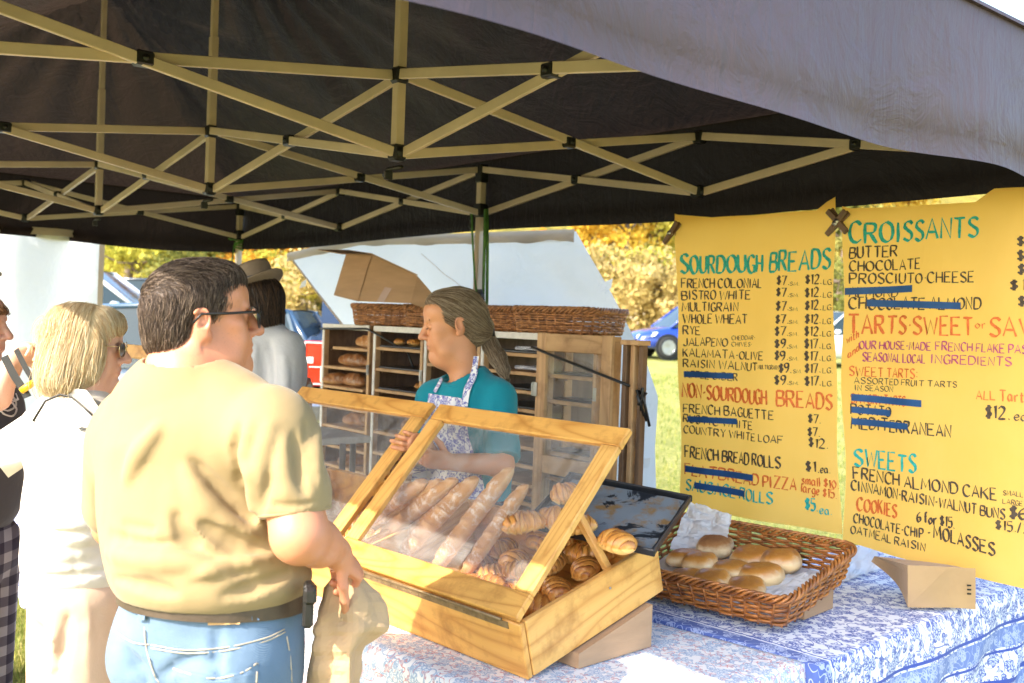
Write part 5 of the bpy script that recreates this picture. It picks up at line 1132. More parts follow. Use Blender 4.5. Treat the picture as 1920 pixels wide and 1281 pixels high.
m = MB(); m.prism([f_(.36, .0) - vec(0, .003, 0), f_(.50, .0) - vec(0, .003, 0), f_(.58, .40) - vec(0, .003, 0), f_(.44, .40) - vec(0, .003, 0)], (0, .0015, 0)); m.build('packing_tape', M('clear_packing_tape', (.46, .33, .28), .2, .05, 8, 0), cbx)
# small table with a carton behind the hat man, and white cloth
tz_ = atz(560, 800, .80); cb2 = thing('small_table', 'small white-topped table beside the hat man holding a carton', 'table', at(590, 830, 4.4) * vec(1, 1, 0))
q = at(585, 800, 4.4); m = MB(); m.box(vec(q[0], q[1], 1.10), (.40, .36, .03), rotz(-YAW), bev=.005); m.build('tabletop', m_white, cb2)
for a in (-.16, .16):
    for b in (-.14, .14): m = MB(); m.tube([vec(q[0] + a, q[1] + b, 0), vec(q[0] + a, q[1] + b, 1.09)], .014, 6); m.build('leg', M_leg, cb2)
m = MB(); c = at(540, 748, 4.35); m.box(c + vec(-.02, .1, -.02), (.16, .16, .18), rotz(.6), bev=.004); tag(m.build('carton', m_card), 'brown carton with striped cloth over it beside the hat man', 'carton')
t = NT('striped_cloth'); v = t.coord((1, 1, 1), rot=(0, 0, .6)); wv = t.n('TexWave', {'Vector': v, 'Scale': 9}); m_str = t.done(t.bsdf(t.ramp(wv.outputs[0], [(.4, (.75, .72, .62)), (.6, (.42, .22, .15))]), .8))
P = np.array([[c + vec(-.02, .1, .085) + rotz(.6) @ vec(-.09 + .18 * i / 9, -.09 + .18 * j / 9, .004 - .06 * (i in (0, 9)) - .05 * (j in (0, 9))) for j in range(10)] for i in range(10)]); m = MB(); m.grid(P, 0, True); tag(m.build('striped_cloth', m_str), 'striped cloth draped over the brown carton', 'cloth')
# ================================================================== BANNERS with hand lettering
# stroke alphabet on a 4 wide x 6 high grid; lower-case g marks curved strokes
GL = {
'A': [[(0, 0), (2, 6), (4, 0)], [(.9, 2), (3.1, 2)]], 'B': [[(0, 0), (0, 6)], 'c', [(0, 6), (2.8, 5.8), (3, 4.4), (2.2, 3.4), (0, 3.2)], 'c', [(0, 3.2), (3, 3), (3.6, 1.6), (2.8, .2), (0, 0)]],
'C': ['c', [(3.6, 5), (2.4, 6), (.8, 5.4), (0, 3), (.7, .7), (2.3, 0), (3.7, .9)]], 'D': [[(0, 0), (0, 6)], 'c', [(0, 6), (2.6, 5.7), (3.8, 3.2), (2.8, .5), (0, 0)]],
'E': [[(3.2, 6), (0, 6), (0, 0), (3.4, 0)], [(0, 3.1), (2.6, 3.1)]], 'F': [[(3.3, 6), (0, 6), (0, 0)], [(0, 3.1), (2.6, 3.1)]],
'G': ['c', [(3.5, 5.1), (2.3, 6), (.7, 5.4), (0, 3), (.7, .6), (2.3, 0), (3.6, 1)], [(3.6, 0), (3.6, 2.6), (2.2, 2.6)]], 'H': [[(0, 0), (0, 6)], [(3.4, 0), (3.4, 6)], [(0, 3), (3.4, 3)]],
'I': [[(.5, 0), (.5, 6)]], 'J': ['c', [(2.6, 6), (2.6, 1.4), (1.8, .1), (.5, .2), (0, 1.3)]], 'K': [[(0, 0), (0, 6)], [(3.3, 6), (0, 2.7)], [(1, 3.5), (3.5, 0)]], 'L': [[(0, 6), (0, 0), (3.1, 0)]],
'M': [[(0, 0), (.5, 6), (2.2, 1.4), (3.9, 6), (4.4, 0)]], 'N': [[(0, 0), (0, 6), (3.4, 0), (3.4, 6)]], 'O': ['c', [(1.9, 6), (.5, 5), (0, 3), (.5, .9), (1.9, 0), (3.3, .9), (3.8, 3), (3.3, 5), (1.9, 6)]],
'P': [[(0, 0), (0, 6)], 'c', [(0, 6), (2.8, 5.8), (3.3, 4.4), (2.5, 3), (0, 2.7)]], 'Q': ['c', [(1.9, 6), (0, 3), (1.9, 0), (3.8, 3), (1.9, 6)], [(2.4, 1.4), (3.8, -.4)]],
'R': [[(0, 0), (0, 6)], 'c', [(0, 6), (2.7, 5.8), (3.1, 4.5), (2.3, 3.2), (0, 3)], [(1.4, 3), (3.5, 0)]], 'S': ['c', [(3.3, 5.2), (2.3, 6), (.8, 5.7), (.4, 4.4), (1.6, 3.3), (3, 2.3), (3.1, .9), (1.9, 0), (0, .8)]],
'T': [[(0, 6), (4, 6)], [(2, 6), (2, 0)]], 'U': ['c', [(0, 6), (0, 1.8), (.8, .2), (2.4, .2), (3.3, 1.8), (3.3, 6)]], 'V': [[(0, 6), (1.9, 0), (3.8, 6)]], 'W': [[(0, 6), (1.2, 0), (2.5, 5), (3.8, 0), (5, 6)]], 'X': [[(0, 6), (3.5, 0)], [(3.5, 6), (0, 0)]],
'Y': [[(0, 6), (1.8, 3), (3.6, 6)], [(1.8, 3), (1.8, 0)]], 'Z': [[(.2, 6), (3.6, 6), (0, 0), (3.7, 0)]],
'0': ['c', [(1.6, 6), (0, 3), (1.6, 0), (3.1, 3), (1.6, 6)]], '1': [[(.4, 5), (1.2, 6), (1.2, 0)]], '2': ['c', [(.2, 4.8), (1.4, 6), (2.9, 5.2), (2.5, 3.2), (0, 0)], [(0, 0), (3.3, .1)]], '3': ['c', [(.2, 5.6), (2.3, 5.8), (2.4, 3.8), (1.2, 3.2), (3, 2.4), (2.4, .2), (0, .3)]],
'5': [[(3, 6), (.5, 6), (.3, 3.4)], 'c', [(.3, 3.4), (2.4, 3.6), (3, 1.8), (2, .1), (0, .3)]], '6': ['c', [(2.8, 5.9), (.7, 4.2), (0, 1.8), (1.2, 0), (2.9, 1), (2.6, 2.8), (.4, 2.4)]], '7': [[(0, 5.8), (3.2, 6), (1.2, 0)]],
'9': ['c', [(2.9, 4.6), (1.6, 3), (.2, 4), (.7, 5.8), (2.5, 5.8), (3, 4.4), (2.4, 1.6), (1, -.2)]], '8': ['c', [(1.6, 3.2), (.2, 4.6), (1.6, 6), (3, 4.6), (1.6, 3.2), (0, 1.5), (1.6, 0), (3.2, 1.5), (1.6, 3.2)]],
'$': ['c', [(2.8, 4.7), (1.6, 5.3), (.4, 4.6), (1.5, 3.2), (2.8, 2.1), (1.8, .8), (.1, 1.3)], [(1.3, 6.2), (1.3, -.2)], [(1.9, 6.2), (1.9, -.2)]],
'.': [[(.3, 0), (.6, .4)]], '-': [[(.2, 2.8), (1.8, 3.2)]], '·': [[(.4, 2.8), (.9, 3.3)]], '/': [[(0, -.4), (2.2, 6.2)]], ':': [[(.4, 1.2), (.7, 1.7)], [(.4, 4), (.7, 4.5)]],
'a': ['c', [(2.4, 3.4), (.9, 3.8), (0, 1.8), (.9, .1), (2.3, 1.2), (2.5, 3.6)], [(2.5, 3.6), (2.6, .3), (3, 0)]], 'e': ['c', [(.1, 2), (2.4, 2.4), (2, 3.8), (.7, 3.6), (0, 1.8), (1, 0), (2.5, .7)]], 'f': ['c', [(2.2, 5.6), (1.2, 5.8), (.9, 4), (.9, 0)], [(0, 3.6), (2, 3.6)]],
'o': ['c', [(1.2, 3.8), (0, 1.9), (1.2, 0), (2.5, 1.9), (1.2, 3.8)]], 'r': [[(.2, 3.8), (.3, 0)], 'c', [(.3, 2.4), (1.2, 3.7), (2.1, 3.5)]], 's': ['c', [(2, 3.3), (1, 3.8), (.3, 3), (1.2, 2), (2, 1), (1, 0), (0, .5)]],
'm': [[(.1, 3.8), (.1, 0)], 'c', [(.1, 2.6), (1, 3.8), (1.7, 3), (1.7, 0)], 'c', [(1.7, 2.6), (2.7, 3.8), (3.3, 3), (3.4, 0)]], 'l': [[(.5, 6), (.6, 0)]], 'g': ['c', [(2.3, 3.4), (.9, 3.8), (0, 2), (1, .3), (2.3, 1.4)], 'c', [(2.3, 3.7), (2.3, -.6), (1.2, -1.8), (.1, -1.2)]],
'w': [[(0, 3.8), (.8, 0), (1.7, 3), (2.6, 0), (3.4, 3.8)]], 'i': [[(.4, 3.8), (.4, 0)], [(.4, 5), (.5, 5.3)]], 't': ['c', [(.9, 5.4), (.9, 1), (1.5, 0), (2.2, .4)], [(0, 3.7), (2, 3.7)]], 'h': [[(.1, 6), (.1, 0)], 'c', [(.1, 2.4), (1.2, 3.8), (2.2, 3), (2.2, 0)]],
'n': [[(.1, 3.8), (.1, 0)], 'c', [(.1, 2.4), (1.2, 3.8), (2.2, 3), (2.2, 0)]], 'd': ['c', [(2.4, 3.2), (.9, 3.8), (0, 1.8), (.9, .1), (2.4, 1.2)], [(2.5, 6), (2.5, 0)]], 'b': [[(.1, 6), (.1, 0)], 'c', [(.1, 3), (1.4, 3.8), (2.5, 1.9), (1.4, 0), (.1, .8)]]}
def crom(p, n=5):
    p = np.array(p, float); q = np.vstack([2 * p[0] - p[1], p, 2 * p[-1] - p[-2]]); out = []
    for i in range(1, len(q) - 2):
        for t_ in np.linspace(0, 1, n, endpoint=False):
            a, b, c, d = q[i - 1:i + 3]; out.append(.5 * ((2 * b) + (c - a) * t_ + (2 * a - 5 * b + 4 * c - d) * t_ ** 2 + (3 * b - a - 3 * c + d) * t_ ** 3))
    out.append(p[-1]); return np.array(out)
def layout(txt, rs, sp=1.15):
    x = 0; S_ = []
    for ch in txt:
        if ch == ' ': x += 1.9; continue
        g = GL.get(ch); cv = False
        if g is None: x += 2; continue
        wd = 0; sx_, sy_ = rs.uniform(.9, 1.1), rs.uniform(.94, 1.06); dy = rs.uniform(-.22, .22); sl = rs.uniform(-.03, .06)
        for s_ in g:
            if s_ == 'c': cv = True; continue
            p = crom(s_) if cv else np.array(s_, float); cv = False
            if len(p) == 2: p = np.array([p[0], p[0] * .66 + p[1] * .34 + rs.normal(0, .06, 2), p[0] * .34 + p[1] * .66 + rs.normal(0, .06, 2), p[1]])
            wd = max(wd, p[:, 0].max()); S_.append(np.stack([x + p[:, 0] * sx_ + p[:, 1] * sl, p[:, 1] * sy_ + dy], -1))
        if ch == 'I': wd = 1.3
        x += wd * sx_ + sp
    return S_, x - sp
def inkmat(name, col):
    t = NT(name); c = t.ramp(t.noise(t.coord(), 60, 4, .7), [(.3, tuple(x * .8 for x in col)), (.75, tuple(min(1, x * 1.5 + .03) for x in col))]); return t.done(t.bsdf(c, .6, 0, .3))
INK = {'k': inkmat('brown_black_paint', (.055, .035, .022)), 't': inkmat('teal_paint', (.01, .34, .30)), 'o': inkmat('orange_red_paint', (.62, .13, .02)), 'p': inkmat('magenta_paint', (.36, .04, .14))}
t = NT('yellow_banner_cloth'); v = t.coord(); n1 = t.noise(v, 1.8, 5, .6); c = t.ramp(n1, [(.3, (.92, .52, .11)), (.7, (.95, .61, .19))])
st2 = t.ramp(t.noise(v, 5, 6, .7), [(.66, (0, 0, 0)), (.74, (1, 1, 1))]); c = t.mix(t.math('MULTIPLY', st2, .35), c, (.45, .27, .09))
nb = t.bump(t.noise(t.coord((1, 1, .35)), 6, 4, .5, .5), .4, .02, t.bump(t.noise(v, 700, 1), .12, .0008)); d = t.bsdf(c, .8, 0, .2, nb); tr = t.n('BsdfTranslucent', {'Color': (1, .55, .09), 'Normal': nb}); mx = t.n('MixShader', {0: .45})
t.t.links.new(d.outputs[0], mx.inputs[1]); t.t.links.new(tr.outputs[0], mx.inputs[2]); m_ban = t.done(mx)
POFF = -.06
def pwave(p):     # gentle hang of the cloth, a function of the place on the banner plane
    s = float(np.dot(p - J0, TD)); return .010 * math.sin(s * 9 + p[2] * 2.2) + .006 * math.sin(s * 21 + 1.3 * p[2]) + .008 * float(noise3(vec(s * 3, p[2] * 2, 4), 1.0))
def onban(u, v_, lift=0.0):
    p = atside(u, v_, POFF); return p + TN * (pwave(p) - lift)
def banner(label, TLp, TRp, BRp, BLp, lines, tapes, topedge):
    Tl, Tr, Br, Bl = [atside(*q, POFF) for q in (TLp, TRp, BRp, BLp)]; root = thing('menu_banner', label, 'banner', tuple((Bl + Br) / 2), 'hand lettered yellow menu banners')
    n1_, n2_ = 70, 90; P = np.zeros((n2_, n1_, 3))
    for i in range(n2_):
        g_ = i / (n2_ - 1)
        for j in range(n1_):
            f = j / (n1_ - 1); up = np.interp(f, *topedge) * (1 - g_) ** 8; wob = .006 * math.sin(g_ * 13 + 1) * ((f < .03) - (f > .97))
            p = Tl * (1 - f) * (1 - g_) + Tr * f * (1 - g_) + Br * f * g_ + Bl * (1 - f) * g_ + vec(0, 0, up) + TD * wob; P[i, j] = p + TN * pwave(p)
    m = MB(); m.grid(P, 0, True); m.build('cloth', m_ban, root)
    for k, ln in enumerate(lines):
        txt, x0, y0, x1, y1, cap, col = ln[:7]; rs = np.random.RandomState(300 + k + len(txt)); S_, wd = layout(txt, rs, 1.2 if len(ln) < 8 else ln[7]); pen = cap * (.070 if cap > 26 else .076) * (1.15 if txt[0] in '$6' else 1)
        m = MB(); sx_ = (x1 - x0) / max(wd, .1); na = math.radians(38); nib = np.array([math.cos(na), -math.sin(na)]) * pen
        for s_ in S_:
            pts = np.stack([x0 + s_[:, 0] * sx_, y0 + (y1 - y0) * s_[:, 0] / max(wd, .1) - s_[:, 1] * cap / 6], -1); dd = np.gradient(pts, axis=0); dd /= np.linalg.norm(dd, axis=1)[:, None] + 1e-9; nn = np.stack([-dd[:, 1], dd[:, 0]], -1)
            hw = np.abs(nn @ nib)[:, None] * .85 + pen * .42; e = np.ones(len(pts)); e[0] = e[-1] = .75; hw = hw * (e * rs.uniform(.85, 1.15, len(pts)))[:, None]
            L_ = pts + nn * hw; R__ = pts - nn * hw; V = []
            for a, b in zip(L_, R__): V += [onban(*a, .0025), onban(*b, .0025)]
            m.add(V, [(2 * i, 2 * i + 1, 2 * i + 3, 2 * i + 2) for i in range(len(pts) - 1)], 0, True)
        lo = m.build('lettering', INK[col], root)
    for (x0, y0, x1, y1, th) in tapes:
        m = MB(); V = []; n = 14
        for i in range(n):
            f = i / (n - 1); u, v_ = x0 + (x1 - x0) * f, y0 + (y1 - y0) * f; V.append([onban(u, v_ - th / 2, .005), onban(u, v_ + th / 2, .005)])
        m.grid(np.array(V), 0, True); m.build('blue_tape', m_tape, root)
    return root
Z = lambda x, y: (1180 + x * .3903, 360 + y * .3903)
L1_ = []
def zl(t_, xa, ya, xb, yb, cap, col): a, b = Z(xa, ya), Z(xb, yb); L1_.append((t_, *a, *b, cap * .3903, col))
zl('SOURDOUGH', 250, 392, 632, 385, 86, 't'); zl('BREADS', 675, 385, 968, 368, 92, 't')
for t_, xa, ya, xb, yb, cp in (('FRENCH COLONIAL', 252, 462, 630, 458, 44), ('BISTRO WHITE', 252, 518, 574, 516, 42), ('MULTIGRAIN', 252, 573, 516, 573, 42), ('WHOLE WHEAT', 256, 630, 562, 632, 42), ('RYE', 254, 685, 334, 686, 40), ('JALAPENO', 255, 738, 470, 742, 38), ('CHEDDAR-', 490, 712, 606, 710, 20), ('CHIVES-', 490, 742, 592, 742, 20), ('KALAMATA-OLIVE', 252, 790, 655, 808, 38), ('RAISIN WALNUT', 252, 840, 626, 860, 38), ('MULTIGRAIN', 630, 850, 735, 854, 20), ('APPLE CIDER', 258, 892, 518, 908, 34)): zl(t_, xa, ya, xb, yb, cp, 'k')
for i, (yl, yr) in enumerate(((448, 443), (503, 505), (570, 566), (632, 632), (690, 692), (750, 752), (808, 810), (868, 868), (925, 930))):
    big = i >= 5; zl('$9.' if big else '$7.', 715 if i != 7 else 735, yl, 775 if i != 7 else 790, yl, 42, 'k'); zl('SM.', 780 if i != 7 else 798, yl + 2, 822 if i != 7 else 836, yl + 2, 17, 'k'); zl('$17.' if big else '$12.', 850, yr, 925, yr, 44, 'k'); zl('LG.', 937, yr + 2, 985, yr + 2, 24, 'k')
zl('NON-SOURDOUGH', 246, 985, 675, 1022, 66, 'o'); zl('BREADS', 722, 1028, 978, 1046, 74, 'o'); zl('FRENCH BAGUETTE', 250, 1058, 706, 1094, 42, 'k'); zl('$7.', 862, 1108, 922, 1112, 42, 'k'); zl('RUSTIC WHITE', 250, 1106, 598, 1142, 38, 'k'); zl('$7.', 858, 1172, 916, 1174, 42, 'k'); zl('COUNTRY WHITE LOAF', 252, 1157, 745, 1210, 36, 'k'); zl('$12.', 862, 1224, 955, 1234, 44, 'k')
L1_ += [('FRENCH BREAD ROLLS', 1281, 858, 1465, 878, 21, 'k'), ('$1.', 1510, 884, 1535, 886, 19, 'k'), ('ea.', 1538, 887, 1556, 888, 14, 'k'), ('FLATBREAD', 1281, 890, 1425, 911, 21, 'o'), ('PIZZA', 1434, 912, 1491, 920, 22, 'o'), ('small $10.', 1502, 908, 1571, 917, 16, 'o'), ('large $15.', 1500, 922, 1567, 936, 16, 'o'), ('SAUSAGE ROLLS', 1283, 918, 1450, 946, 21, 't'), ('$5.', 1508, 955, 1532, 960, 22, 't'), ('ea.', 1536, 964, 1558, 966, 15, 't')]
T1_ = [(*Z(255, 875), *Z(500, 885), 11), (*Z(272, 1091), *Z(516, 1103), 11), (1282, 879, 1415, 896, 12), (1301, 910, 1398, 926, 12)]
banner('left yellow menu banner headed with sourdough breads', (1269, 412), (1564, 392), (1574, 1002), (1272, 950), L1_, T1_, ([0, .02, .25, .55, .9, .97, 1], [.025, .02, 0, .0, .0, .035, .045]))
L2_ = [('CROISSANTS', 1595, 457, 1835, 444, 38, 't'), ('BUTTER', 1595, 485, 1677, 480, 20, 'k'), ('CHOCOLATE', 1595, 509, 1724, 504, 19, 'k'), ('PROSCIUTO·CHEESE', 1595, 532, 1827, 529, 19, 'k'), ('ALMOND', 1594, 558, 1680, 556, 18, 'k'), ('CHOCOLATE ALMOND', 1594, 580, 1841, 580, 22, 'k'), ('TARTS·SWEET', 1593, 626, 1825, 628, 34, 'o'), ('or', 1830, 616, 1850, 616, 14, 'o'), ('SAVORY', 1858, 630, 2010, 636, 34, 'o'),
       ('with', 1590, 645, 1610, 633, 14, 'o'), ('OUR HOUSE-MADE', 1612, 654, 1748, 657, 15, 'p'), ('FRENCH FLAKE PASTRY', 1757, 657, 1960, 665, 16, 'p'), ('and', 1592, 672, 1611, 658, 14, 'o'), ('SEASONAL LOCAL', 1617, 677, 1738, 681, 16, 'p'), ('INGREDIENTS', 1748, 681, 1898, 687, 16, 'p'), ('SWEET TARTS:', 1594, 704, 1723, 710, 17, 'o'), ('ASSORTED FRUIT TARTS', 1602, 719, 1795, 727, 11, 'k'), ('IN SEASON', 1603, 732, 1674, 735, 10, 'k'),
       ('SAVORY TARTS', 1596, 756, 1700, 762, 18, 'o'), ('POTATO', 1595, 776, 1670, 782, 18, 'k'), ('MEDITERRANEAN', 1595, 803, 1784, 820, 22, 'k'), ('ALL', 1832, 748, 1868, 750, 16, 'o'), ('Tarts', 1876, 752, 1928, 754, 20, 'o'), ('$12.', 1850, 784, 1893, 786, 24, 'k'), ('ea.', 1902, 788, 1930, 790, 16, 'k'),
       ('SWEETS', 1599, 874, 1720, 886, 32, 't'), ('FRENCH ALMOND CAKE', 1597, 898, 1870, 938, 22, 'k'), ('SMALL $', 1882, 928, 1925, 934, 9, 'k'), ('LARGE $', 1881, 944, 1925, 951, 9, 'k'), ('CINNAMON-RAISIN-WALNUT BUNS', 1593, 919, 1884, 974, 19, 'k'), ('$6', 1892, 972, 1922, 976, 24, 'k'), ('$15./3', 1868, 992, 1926, 1002, 18, 'k'), ('COOKIES', 1603, 957, 1683, 970, 25, 'o'), ('6 for $15.', 1722, 978, 1790, 990, 19, 'k'), ('CHOCOLATE-CHIP', 1597, 980, 1733, 1010, 17, 'k'), ('·', 1738, 1008, 1746, 1010, 20, 'k'), ('MOLASSES', 1752, 1008, 1866, 1042, 24, 'k'), ('OATMEAL RAISIN', 1592, 1000, 1736, 1033, 15, 'k')]
for i, y in enumerate((462, 490, 516, 545, 575)): L2_.append(('$' if i != 3 else '$1', 1912 if i != 3 else 1898, y, 1924, y, 19, 'k'))
T2_ = [(1587, 547, 1710, 541, 13), (1625, 568, 1803, 574, 13), (1597, 745, 1732, 757, 13), (1597, 768, 1670, 775, 12), (1597, 790, 1706, 800, 12)]
banner('right yellow menu banner headed with croissants and tarts', (1583, 392), (2075, 366), (2085, 1150), (1580, 1016), L2_, T2_, ([0, .04, .4, .55, .62, 1], [.01, .0, .0, .0, .04, .03]))
def clip(u, v_, ang, label):
    c = atside(u, v_, POFF - .02); root = thing('spring_clip', label, 'clip', tuple(c), 'brown clips holding the banners')
    for k, da in enumerate((-.07, .07)):
        d = math.cos(ang + da) * (-TD) + math.sin(ang + da) * UPZ
        m = MB(); m.bar(c - d * .055 - TN * (.006 + .014 * k), c + d * .06 - TN * (.006 + .014 * k), .022, .010, up=tuple(TN), bev=.003); m.build('clip_jaw', m_brownclip, root)
    m = MB(); m.tube([c - TN * .03, c + TN * .01], .009, 10); m.build('pivot_pin', m_chrome, root)
clip(1262, 438, .85, 'brown spring clip on the top left corner of the left banner'); clip(1572, 420, .8, 'brown spring clip crossing between the two banners'); 
clip(1575, 416, 2.3, 'second brown spring clip crossed over the one between the banners')
# ================================================================== PEOPLE
def hframe(fx, fy, pitch=0.0, roll=0.0):
    y = nrm(vec(fx, fy, 0)); x = nrm(np.cross(y, UPZ)); y2 = y * math.cos(pitch) + UPZ * math.sin(pitch); z = np.cross(x, y2); R = np.column_stack([x, y2, z]); return R @ roty(roll)
def head_field(C, R, s=1.0, h=.0026, jowl=0.0, nose=1.0, female=False, neck=None, neck_r=.058, ears=True, open_mouth=0.0):
    C = np.asarray(C, float); L = lambda *p: C + R @ (np.array(p) * s)
    pts = [C - .17 * s, C + .16 * s]
    lo = np.minimum(C - .165 * s, C - .165 * s); hi = C + .165 * s; lo = lo.copy(); lo[2] -= .12 * s
    if neck is not None: lo = np.minimum(lo, np.asarray(neck) - .085 * s)
    f = Field(lo, hi, h); E = lambda c, r, k=.015, op='u', Rr=None: f.ell(L(*c), np.array(r) * s, R if Rr is None else R @ Rr, k * s, op)
    Cp = lambda a, b, ra, rb=None, k=.012, op='u': f.cap(L(*a), L(*b), ra * s, None if rb is None else rb * s, k * s, op)
    E((0, -.020, .042), (.075, .097, .080), .001); E((0, .030, -.012), (.061, .062, .088), .03); E((0, .026, -.066), (.052 + jowl * .016, .056, .042), .03)
    E((0, .076, -.100), (.021 if not female else .017, .017, .017), .022); E((0, .048, .055), (.060, .048, .045), .03)
    for q in (-1, 1):
        E((q * .041, .060, -.014), (.022, .022, .020), .022); E((q * .036, .066, -.050), (.022, .020, .025), .02)
    if not female: Cp((-.034, .084, .026), (.034, .084, .026), .010, k=.014)
    else: Cp((-.030, .083, .027), (.030, .083, .027), .007, k=.014)
    for q in (-1, 1):
        E((q * .031, .099, .006), (.017, .013, .0115), .010, 's'); E((q * .031, .0815, .005), (.0138, .0135, .0125), .004)
        Cp((q * .019, .0955, .0005), (q * .044, .0895, .0), .0026, k=.0025, op='s'); Cp((q * .019, .0925, .0165), (q * .043, .088, .0155), .0022, k=.004, op='s'); Cp((q * .024, .093, -.040), (q * .036, .078, -.072), .0022, k=.007, op='s')
    Cp((0, .090, .016), (0, .092 + .021 * nose, -.026), .0085, .0125, .014); E((0, .096 + .020 * nose, -.031), (.0115, .0115, .0095), .008)
    for q in (-1, 1): E((q * .0115, .101, -.034), (.0075, .010, .0075), .006); E((q * .0065, .108, -.043), (.004, .006, .003), .003, 's')
    E((0, .080, -.058), (.030, .017, .026), .016); Cp((-.019, .0905, -.0615), (.019, .0905, -.0615), .0052, k=.006); Cp((-.016, .0905, -.0725), (.016, .0905, -.0725), .0062, k=.006); Cp((-.010, .094, -.0605), (.010, .094, -.0605), .0055, k=.005)
    Cp((-.024, .098, -.0668), (.024, .098, -.0668), .0018 + open_mouth, k=.003, op='s'); E((0, .098, -.085), (.018, .008, .006), .008, 's')
    if jowl:
        E((0, .035, -.115), (.050, .055, .030 * (1 + jowl)), .03); E((0, .0, -.12), (.055, .06, .035), .03)
        for q in (-1, 1): E((q * .045, .04, -.085), (.022, .03, .028), .02)
    if ears:
        for q in (-1, 1):
            Rq = rotz(-q * .45) @ rotx(-.12); E((q * .080, -.012, -.004), (.0085, .020, .034), .006, 'u', Rq); E((q * .090, -.008, .004), (.008, .011, .019), .005, 's', Rq)
            Cp((q * .084, -.025, .018), (q * .083, -.018, .026), .005, .004, .004); E((q * .080, -.004, -.030), (.006, .008, .009), .006)
    nk = L(0, -.045, -.19) if neck is None else np.asarray(neck, float); f.cap(L(0, -.022, -.055), nk, neck_r * s, neck_r * 1.06 * s, .03 * s)
    lips = L(0, .097, -.067)
    def kf(V):
        q = (V - C) @ R / s; k = np.exp(-((q[:, 0] / .022) ** 2 + ((q[:, 1] - .095) / .014) ** 2 + ((q[:, 2] + .067) / .0085) ** 2) * 1.2) * .75
        return np.clip(k + .25 * np.exp(-((q[:, 2] + .03) / .02) ** 2 - ((q[:, 1] - .115) / .02) ** 2) + .22 * np.exp(-((np.abs(q[:, 0]) - .085) / .01) ** 2) + .12 * np.exp(-((np.abs(q[:, 0]) - .045) / .02) ** 2 - ((q[:, 1] - .06) / .03) ** 2 - ((q[:, 2] + .02) / .025) ** 2), 0, 1)
    return f, kf, L
def hand_add(mb, wrist, d, nrm_palm, thumb_side, curl=.6, s=1.0, spread=.1, forearm=None, fr=.026, thumb_curl=.4, h=.0022):
    """palm, four jointed unequal fingers and a thumb off the side of the palm, closing by `curl` radians per joint"""
    wrist = np.asarray(wrist, float); d = nrm(d); n_ = nrm(np.asarray(nrm_palm) - d * np.dot(nrm_palm, d)); sd = nrm(np.cross(d, n_)) * thumb_side; lo = wrist - .16 * s; hi = wrist + .16 * s
    pts = [wrist]
    if forearm is not None: fa = np.asarray(forearm, float); v = fa - wrist; v = v / np.linalg.norm(v) * .07; lo = np.minimum(lo, wrist + v - .05); hi = np.maximum(hi, wrist + v + .05)
    f = Field(lo, hi, h); P = lambda a, b, c: wrist + (d * a + sd * b + n_ * c) * s
    Rm = np.column_stack([sd, d, n_]); f.ell(P(.050, 0, 0), np.array([.040, .052, .0165]) * s, Rm, .01); f.ell(P(.022, .015, .006), np.array([.022, .030, .017]) * s, Rm, .015); f.ell(P(.012, 0, 0), np.array([.028, .03, .020]) * s, Rm, .015)
    if forearm is not None: f.cap(wrist, wrist + v, fr * s, fr * 1.15 * s, .02)
    for i, (off, ln, r) in enumerate(((.028, .072, .0088), (.0095, .080, .0092), (-.0095, .074, .0087), (-.028, .058, .0076))):
        p = P(.082 - .006 * abs(i - 1.2), off, 0); a = 0.0; ax = sd * spread * (1.2 - i) * .8; segs = (.45, .32, .25); rr = r * s
        f.cap(P(.055, off * .8, 0), p, rr * 1.05, rr * 1.02, .008)
        for j, q in enumerate(segs):
            a += curl * (.8 + .12 * i) * (1.0, 1.15, .8)[j]; v2 = nrm(d * math.cos(a) + n_ * math.sin(a) + ax * .5); p2 = p + v2 * ln * q * s; f.cap(p, p2, rr * (1.04 - .07 * j), rr * (.97 - .08 * j), .003); p = p2
    p = P(.018, .028, .006); a = .75
    for ln, r in ((.042, .0125), (.032, .0105), (.027, .0092)):
        v2 = nrm(d * math.cos(a) + sd * math.sin(a) * .95 + n_ * (thumb_curl + .1)); p2 = p + v2 * ln * s; f.cap(p, p2, r * s, r * .9 * s, .005); p = p2; a -= .32
    V, F = f.mesh(); mb.add(V, F.tolist(), 0, True, .03 + .12 * (noise3(V, 40) > .2)); return mb
def addf(mb, f, kf=None, k=0.0): V, F = f.mesh(); mb.add(V, F.tolist(), 0, True, k if kf is None else kf(V))
def surf(f, u, v_, d0=1.2, d1=5.5):
    r = ray(u, v_); ds = np.arange(d0, d1, f.h * .7); p = EYE + ds[:, None] * r; ins = ((p > f.lo) & (p < f.lo + (f.n - 1) * f.h)).all(1); val = np.where(ins, f.sample(p), 1.0); i = np.argmax(val < 0)
    return p[i] if val[i] < 0 else None
def dense(pts, n=26): pts = np.array(pts, float); t_ = np.linspace(0, len(pts) - 1, n); return [(np.interp(x, range(len(pts)), pts[:, 0]), np.interp(x, range(len(pts)), pts[:, 1])) for x in t_]
def folds(f, lst):
    for pts, r, k, op in lst:
        pts = dense(crom(pts), 14) if len(pts) > 2 else pts
        P = [surf(f, *q) for q in pts]
        P = [p for p in P if p is not None]
        if len(P) < 2: continue
        rr = np.interp(np.linspace(0, 1, len(P)), [0, .5, 1], [r * .4, r, r * .3]); sh = r * (.45 if op == 'u' else -.35)
        Q = [p + nrm(ray(960, 640)) * sh for p in P]
        for a, b, ra, rb in zip(Q[:-1], Q[1:], rr[:-1], rr[1:]): f.cap(a, b, ra, rb, k, op)
